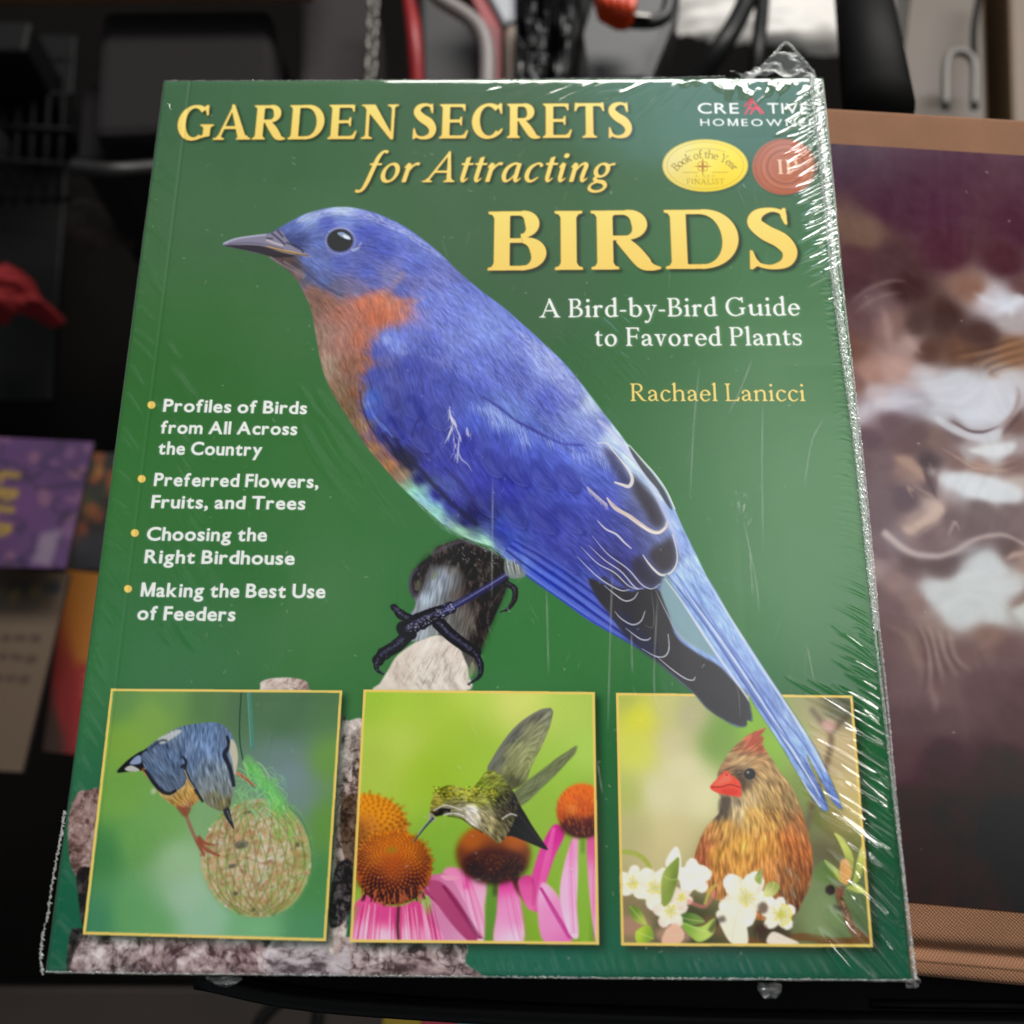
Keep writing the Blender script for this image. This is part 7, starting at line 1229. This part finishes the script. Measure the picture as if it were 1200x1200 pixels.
printed_card('packet_front', [(-40, 511), (110, 518), (77, 666), (-60, 664)], ZP, 120, purple, pk)
kp_ = thing('seed_packet', 'brown kraft paper packet with faint dark printing, lower left beside the orange packet', 'packet', at(30, 780, -205), 'packets at the left')
def kraft(a):
    r = (0, 0, np.ones((a.h, a.w), np.float32)); put(a, r, colour_field(r, [(10, 10, (132, 108, 84)), (100, 20, (126, 104, 82)), (60, 70, (122, 98, 76)), (20, 110, (112, 90, 70))], 1.5, 200)); q = np.random.default_rng(5)
    for yy_ in (42, 54, 66): 
        x = 8.0
        while x < 100: wl_ = 4 + 11 * q.random(); x += wl_ + 3.5; line(a, [(x - wl_ - 3.5, yy_ + q.normal(0, .6)), (x - 3.5, yy_)], 2.6 + 1.4 * q.random(), (70, 52, 42), .7, 1, conv=I_)
    put(a, region([np.array([(0, 4), (110, 4), (110, 22), (0, 22)], float)], a, 2), (92, 74, 52), .7)
    for k in range(14): x = q.random() * 110; put(a, region([oval(x, 14 + q.normal(0, 3), 5, 4)], a, 1), [(150, 120, 60), (60, 60, 50), (40, 50, 80)][k % 3], .7)
    put(a, region([oval(56, 100, 12, 8)], a, 2), (70, 46, 40), .7)
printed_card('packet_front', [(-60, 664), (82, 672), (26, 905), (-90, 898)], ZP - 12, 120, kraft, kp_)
op = thing('seed_packet', 'orange and red packet behind the bird book, left edge, next to the kraft packet', 'packet', at(85, 780, -210), 'packets at the left')
def orange(a):
    r = (0, 0, np.ones((a.h, a.w), np.float32)); put(a, r, colour_field(r, [(60, 10, (196, 120, 30)), (60, 45, (200, 118, 28)), (30, 90, (150, 26, 24)), (100, 90, (166, 24, 26)), (60, 116, (140, 22, 22)), (10, 110, (60, 36, 28))], 3, 100)); put(a, region([np.array([(40, 62), (118, 58), (118, 116), (44, 116)], float)], a, 1.5), (176, 34, 34), .8)
    for k in range(3): line(a, [(50, 70 + 6 * k), (112, 68 + 6 * k)], 2.4, (210, 120, 100), .6, .8, conv=I_)
    put(a, region([oval(104, 50, 7, 5)], a, 1.5), (226, 200, 170), .7)
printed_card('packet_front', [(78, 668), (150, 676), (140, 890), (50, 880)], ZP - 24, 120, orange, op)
fl_ = thing('seed_packet', 'dark packet with orange marigold flowers, squeezed between the purple packet and the bird book', 'packet', at(110, 590, -215), 'packets at the left')
def floral(a):
    q = np.random.default_rng(8); a.a[:] = np.array((30, 24, 22)) / 255
    for k in range(26): x, y = q.random() * 90, q.random() * 90; put(a, region([oval(x, y, 7 + 8 * q.random(), 6 + 6 * q.random())], a, 1.5), [(190, 90, 26), (150, 64, 24), (206, 130, 50), (50, 60, 34)][k % 4], .7)
    put(a, region([np.array([(20, 84), (120, 80), (120, 120), (20, 120)], float)], a, 3), (44, 44, 54), .9)
printed_card('packet_front', [(84, 530), (170, 532), (170, 668), (70, 668)], ZP - 32, 120, floral, fl_)
# black crate at far left, red cloth in it
cr_ = thing('storage_crate', 'black plastic crate in shadow at the left edge, with the red cloth in it', 'crate', at(20, 250, -262))
for q in ([(-60, 24), (38, 24), (30, 60), (-60, 60)],): box('crate_wall', q, -150, 110, BLK, cr_, .003)
box('crate_base', [(-60, 40), (90, 40), (60, 470), (-60, 470)], -205, 8, BLK, cr_, .002)
def crumple(name, label, cat, pts, z, hgt, mat, seed, n=60):
    z = deep(z); o = np.array(pts, float); xs = np.linspace(o[:, 0].min(), o[:, 0].max(), n); ys = np.linspace(o[:, 1].min(), o[:, 1].max(), n); q = crom(o, True, 8); m = cover_of([np.c_[(q[:, 0] - xs[0]) / (xs[-1] - xs[0]) * (n - 1), (q[:, 1] - ys[0]) / (ys[-1] - ys[0]) * (n - 1)]], n, n, 3, 0)
    M = np.zeros((n, n), np.float32); M[m[0]:m[0] + m[2].shape[0], m[1]:m[1] + m[2].shape[1]] = m[2]; dome = np.sqrt(np.clip(blur(M, 5), 0, 1)); nz = noise(n, n, 14, 3, seed); V = []
    for i in range(n):
        for j in range(n): X, Y = on_plane(xs[j], ys[i], z); V.append(MM(X, Y, z - hgt + hgt * dome[i, j] + nz[i, j] * hgt * .12))
    F = grid_faces(n, n); F = F[M.ravel()[F[:, 0]] > .4]; u, inv = np.unique(F.ravel(), return_inverse=True); o = link(name, mesh_np(name, np.array(V)[u], inv.reshape(-1, 4)), mat); return tag(o, label, cat)
crumple('folded_cloth', 'dark red cloth in the black crate at the left edge', 'cloth', [(-20, 312), (16, 306), (30, 318), (42, 340), (64, 358), (50, 366), (18, 358), (-20, 362)], -170, 40, plain('red_cloth', (112, 4, 10), .85, .2, 200, bump=.4), 3)
# grey cases behind, top left
gc = thing('equipment_case', 'dark grey padded case standing behind the bird book at the upper left', 'case', at(230, 110, -262)); box('case_body', [(118, 10), (318, 8), (322, 150), (108, 160)], -120, 130, DRK, gc, .006); box('case_lid', [(96, 96), (325, 92), (325, 182), (88, 190)], -132, 118, plain('case_side', (28, 26, 26), .8, .2, 300, spec=.1), gc, .004)
tube('case_handle', [at(88, 196, -128), at(130, 200, -122), at(185, 196, -128)], .0035 * RS, plain('case_trim', (26, 24, 23), .5), gc)
gc2 = thing('equipment_case', 'charcoal fabric case behind the bird book, just left of the steel chain', 'case', at(400, 40, -262)); box('case_body', [(350, -40), (436, -40), (438, 130), (348, 130)], -128, 130, plain('case_grey', (52, 48, 49), .85, .15, 300, bump=.3, spec=.1), gc2, .006)
gc3 = thing('equipment_case', 'grey smooth case behind the bird book, right of the red cable', 'case', at(525, 60, -262)); box('case_body', [(490, -40), (512, -20), (562, 42), (562, 140), (492, 140)], -140, 110, plain('case_smooth', (42, 40, 41), .6, .1, 60), gc3, .004)
bmr = thing('shelf_plank', 'brown wooden plank crossing the top left corner in the distance', 'plank', at(150, -10, -180)); box('plank_body', [(-80, -60), (378, -90), (366, -9), (-80, -4)], -110, 9, plain('plank_wood', (86, 58, 36), .6, .3, 30), bmr)
# red cable, chain
rc = tube('power_cable', [at(470, -40, -120), at(480, 0, -118), at(486, 50, -116), at(490, 130, -122)], .0034 * RS, plain('red_rubber', (128, 14, 18), .45)); tag(rc, 'red cable running upward behind the bird book', 'cable')
ch = thing('metal_chain', 'small steel chain hanging behind the bird book left of the red cable', 'chain', at(436, 60, -130)); STEEL = plain('steel', (96, 94, 90), .35, .1, 50, metal=1)
for k in range(9):
    y_ = 4 + k * 12; c = at(438 - k * .5, y_, -118); e = .0042; A = .6 if k % 2 else -.5
    tube('chain_link', [c + Vector((e * .6 * math.cos(t) * math.cos(A), e * 1.2 * math.sin(t), e * .6 * math.cos(t) * math.sin(A))) for t in np.linspace(0, 2 * math.pi, 10, endpoint=False)], .0009 * RS, STEEL, ch, 8, True)
# clear plastic box with a red strip
cb = thing('plastic_box', 'clear plastic box with pale rims and a red strip, behind the bird book', 'box', at(570, 40, -262)); PALE = plain('cloudy_plastic', (118, 110, 108), .45, .1, 40); PINK = plain('red_strip', (130, 40, 44), .5)
tube('box_rim', [at(498, -40, -112), at(512, -4, -112)], .004 * RS, PALE, cb); tube('box_rim', [at(512, -4, -112), at(566, 40, -112), at(570, 130, -114)], .0036 * RS, PALE, cb)
box('box_strip', [(538, -30), (552, -30), (588, 34), (588, 130), (577, 130), (576, 40)], -122, 10, PINK, cb, .001); box('box_side', [(556, -30), (604, -30), (604, 22), (590, 32)], -124, 90, plain('smoky_plastic', (112, 116, 122), .3, .15, 30), cb, .003); box('box_side', [(590, 34), (604, 24), (606, 130), (590, 130)], -124, 90, plain('tan_plastic', (128, 112, 98), .5, .15, 30), cb, .003)
# black bag straps and drill-like tool
bg_ = crumple('tool_bag', 'glossy black bag behind the bird book, right of the clear plastic box', 'bag', [(606, -30), (640, -30), (648, 60), (636, 110), (604, 110)], -110, 60, plain('black_vinyl', (16, 16, 17), .22, .2, 60), 6)
bg2 = crumple('tool_bag', 'black strap bundle behind the bird book, left of the orange tool', 'bag', [(650, -30), (690, -30), (676, 50), (668, 110), (640, 110), (646, 50)], -112, 50, plain('black_vinyl_dull', (18, 18, 19), .35, .2, 60), 9)
tl_ = thing('power_tool', 'black tool with an orange grip at the top edge, behind the publisher name', 'tool', at(730, 40, -262)); box('tool_body', [(690, -40), (800, -40), (796, 20), (764, 100), (672, 110), (684, 40)], -118, 90, plain('tool_black', (24, 24, 25), .45, .2, 50), tl_, .008); box('orange_grip', [(690, -40), (744, -40), (748, 0), (738, 16), (724, 16), (702, 4)], -96, 14, plain('orange_plastic', (190, 58, 16), .4, .1, 30), tl_, .002)
for k in range(4): tube('grip_rib', [at(704 + k * 10, -14 + k * 2, -94), at(712 + k * 9, 8 + k * 2.2, -94)], .0012 * RS, bpy.data.materials['orange_plastic'], tl_, 8)
tube('guard_ring', [at(716, 18, -104), at(744, 26, -104), at(778, 20, -104), at(788, -20, -104)], .003 * RS, bpy.data.materials['tool_black'], tl_); box('tool_latch', [(736, 12), (764, 16), (762, 20), (738, 18)], -100, 6, STEEL, tl_, .0006)
# white cushion, cables, black post, cabinet
crumple('seat_cushion', 'white padded cushion across the top edge, behind the black cables', 'cushion', [(778, -60), (900, -60), (1010, -40), (1080, -20), (1062, 24), (990, 52), (900, 44), (820, 30), (786, 10)], -190, 50, plain('white_vinyl', (196, 193, 188), .5, .05, 30), 12)
tag(tube('black_cable', [at(890, -40, -120), at(872, 8, -118), at(846, 54, -116), at(812, 100, -122)], .0046 * RS, BLKG), 'thick black cable slanting past the white cushion, the left of the two', 'cable'); tag(tube('black_cable', [at(896, -40, -124), at(893, 10, -122), at(888, 60, -120), at(882, 110, -124)], .0034 * RS, BLKG), 'thin black cable hanging almost straight, right of the slanting one', 'cable')
po = thing('metal_post', 'thick black metal post between the bird book and the beige cabinet', 'post', at(1020, 60, -262)); tube('post_tube', [at(1004, -60, -90), at(1030, 128, -60)], .0105 * RS, plain('black_enamel', (11, 10, 10), .6, .2, 30, spec=.12), po, 28); tube('clear_strip', [at(1044, -40, -84), at(1050, 40, -80), at(1060, 128, -70)], .0012 * RS, PALE, po, 8)
cbn = thing('drawer_cabinet', 'beige drawer cabinet with a grey bar handle at the top right corner', 'cabinet', at(1160, 40, -262)); TAN = plain('beige_laminate', (62, 47, 30), .5, .12, 20)
box('cabinet_body', [(1072, -80), (1152, -80), (1160, 160), (1056, 160), (1060, 60)], -150, 110, TAN, cbn, .003); box('cabinet_side', [(1180, -80), (1300, -80), (1300, 160), (1186, 160)], -142, 118, plain('pale_board', (84, 64, 42), .5, .12, 20), cbn, .003); box('drawer_gap', [(1152, -80), (1180, -80), (1186, 160), (1160, 160)], -166, 90, plain('dark_board', (66, 50, 34), .6), cbn, .003)
tube('handle', [at(1108, 126, -138), at(1112, 66, -138), at(1140, 70, -138), at(1142, 126, -138)], .0021 * RS, plain('handle_metal', (96, 92, 88), .5, .1, 40, metal=.3), cbn); tube('cabinet_cable', [at(1154, -40, -138), at(1142, 30, -138), at(1142, 75, -138)], .0016 * RS, BLK, cbn)
# paperbacks on the floor below the shelf edge
for (pts, c, lab) in (([(452, 1176), (494, 1180), (490, 1260), (440, 1256)], (176, 150, 50), 'yellow paperback lying in shade below the shelf front, left of the pink one'), ([(496, 1180), (536, 1184), (534, 1270), (490, 1262)], (186, 70, 84), 'pink paperback lying in shade below the shelf front'), ([(538, 1184), (590, 1190), (590, 1270), (536, 1268)], (70, 140, 156), 'teal paperback lying in shade below the shelf front, right of the pink one')):
    t = thing('paperback', lab, 'book', at(pts[0][0] + 20, 1220, -180), 'paperbacks below the shelf'); nm = 'floor_book_%d' % c[0]; box('book_cover', pts, -140, 1, plain(nm, c, .5, .25, 60), t, .0003); box('page_block', [(pts[0][0] + 1, pts[0][1] + 1), (pts[1][0] - 1, pts[1][1] + 1), (pts[2][0] - 1, pts[2][1] - 1), (pts[3][0] + 1, pts[3][1] - 1)], -141.2, 14, paper, t, 0)
tag(tube('black_cable', [at(292, 1230, -200), at(310, 1190, -200), at(345, 1166, -200), at(372, 1180, -200), at(366, 1230, -200)], .003 * RS, BLK), 'black cable looping on the brown surface below the shelf front', 'cable')
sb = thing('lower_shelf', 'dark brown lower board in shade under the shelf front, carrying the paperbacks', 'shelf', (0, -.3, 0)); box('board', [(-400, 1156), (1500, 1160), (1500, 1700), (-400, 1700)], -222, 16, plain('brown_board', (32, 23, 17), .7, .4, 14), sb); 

MESHM = plain('black_mesh', (16, 15, 16), .7, .6, 700, bump=.6, spec=.1)
bsk = thing('wire_basket', 'dark wire basket in shadow at the upper left, beside the dark grey padded case', 'basket', at(60, 140, -262)); 
for k in range(7): tube('basket_wire', [at(-30 + 18 * k, 60, -170), at(-34 + 17 * k, 240, -176)], .0016, MESHM, bsk, 8)
for k in range(5): tube('basket_rim', [at(-40, 66 + 40 * k, -172), at(84, 70 + 41 * k, -172)], .0018, MESHM, bsk, 8)
crumple('work_glove', 'dark brown work glove lying under the grey case left of the bird book', 'glove', [(78, 236), (110, 230), (150, 238), (160, 262), (140, 286), (96, 282), (74, 262)], -170, 22, plain('glove_hide', (44, 33, 26), .8, .3, 120, bump=.4), 23)
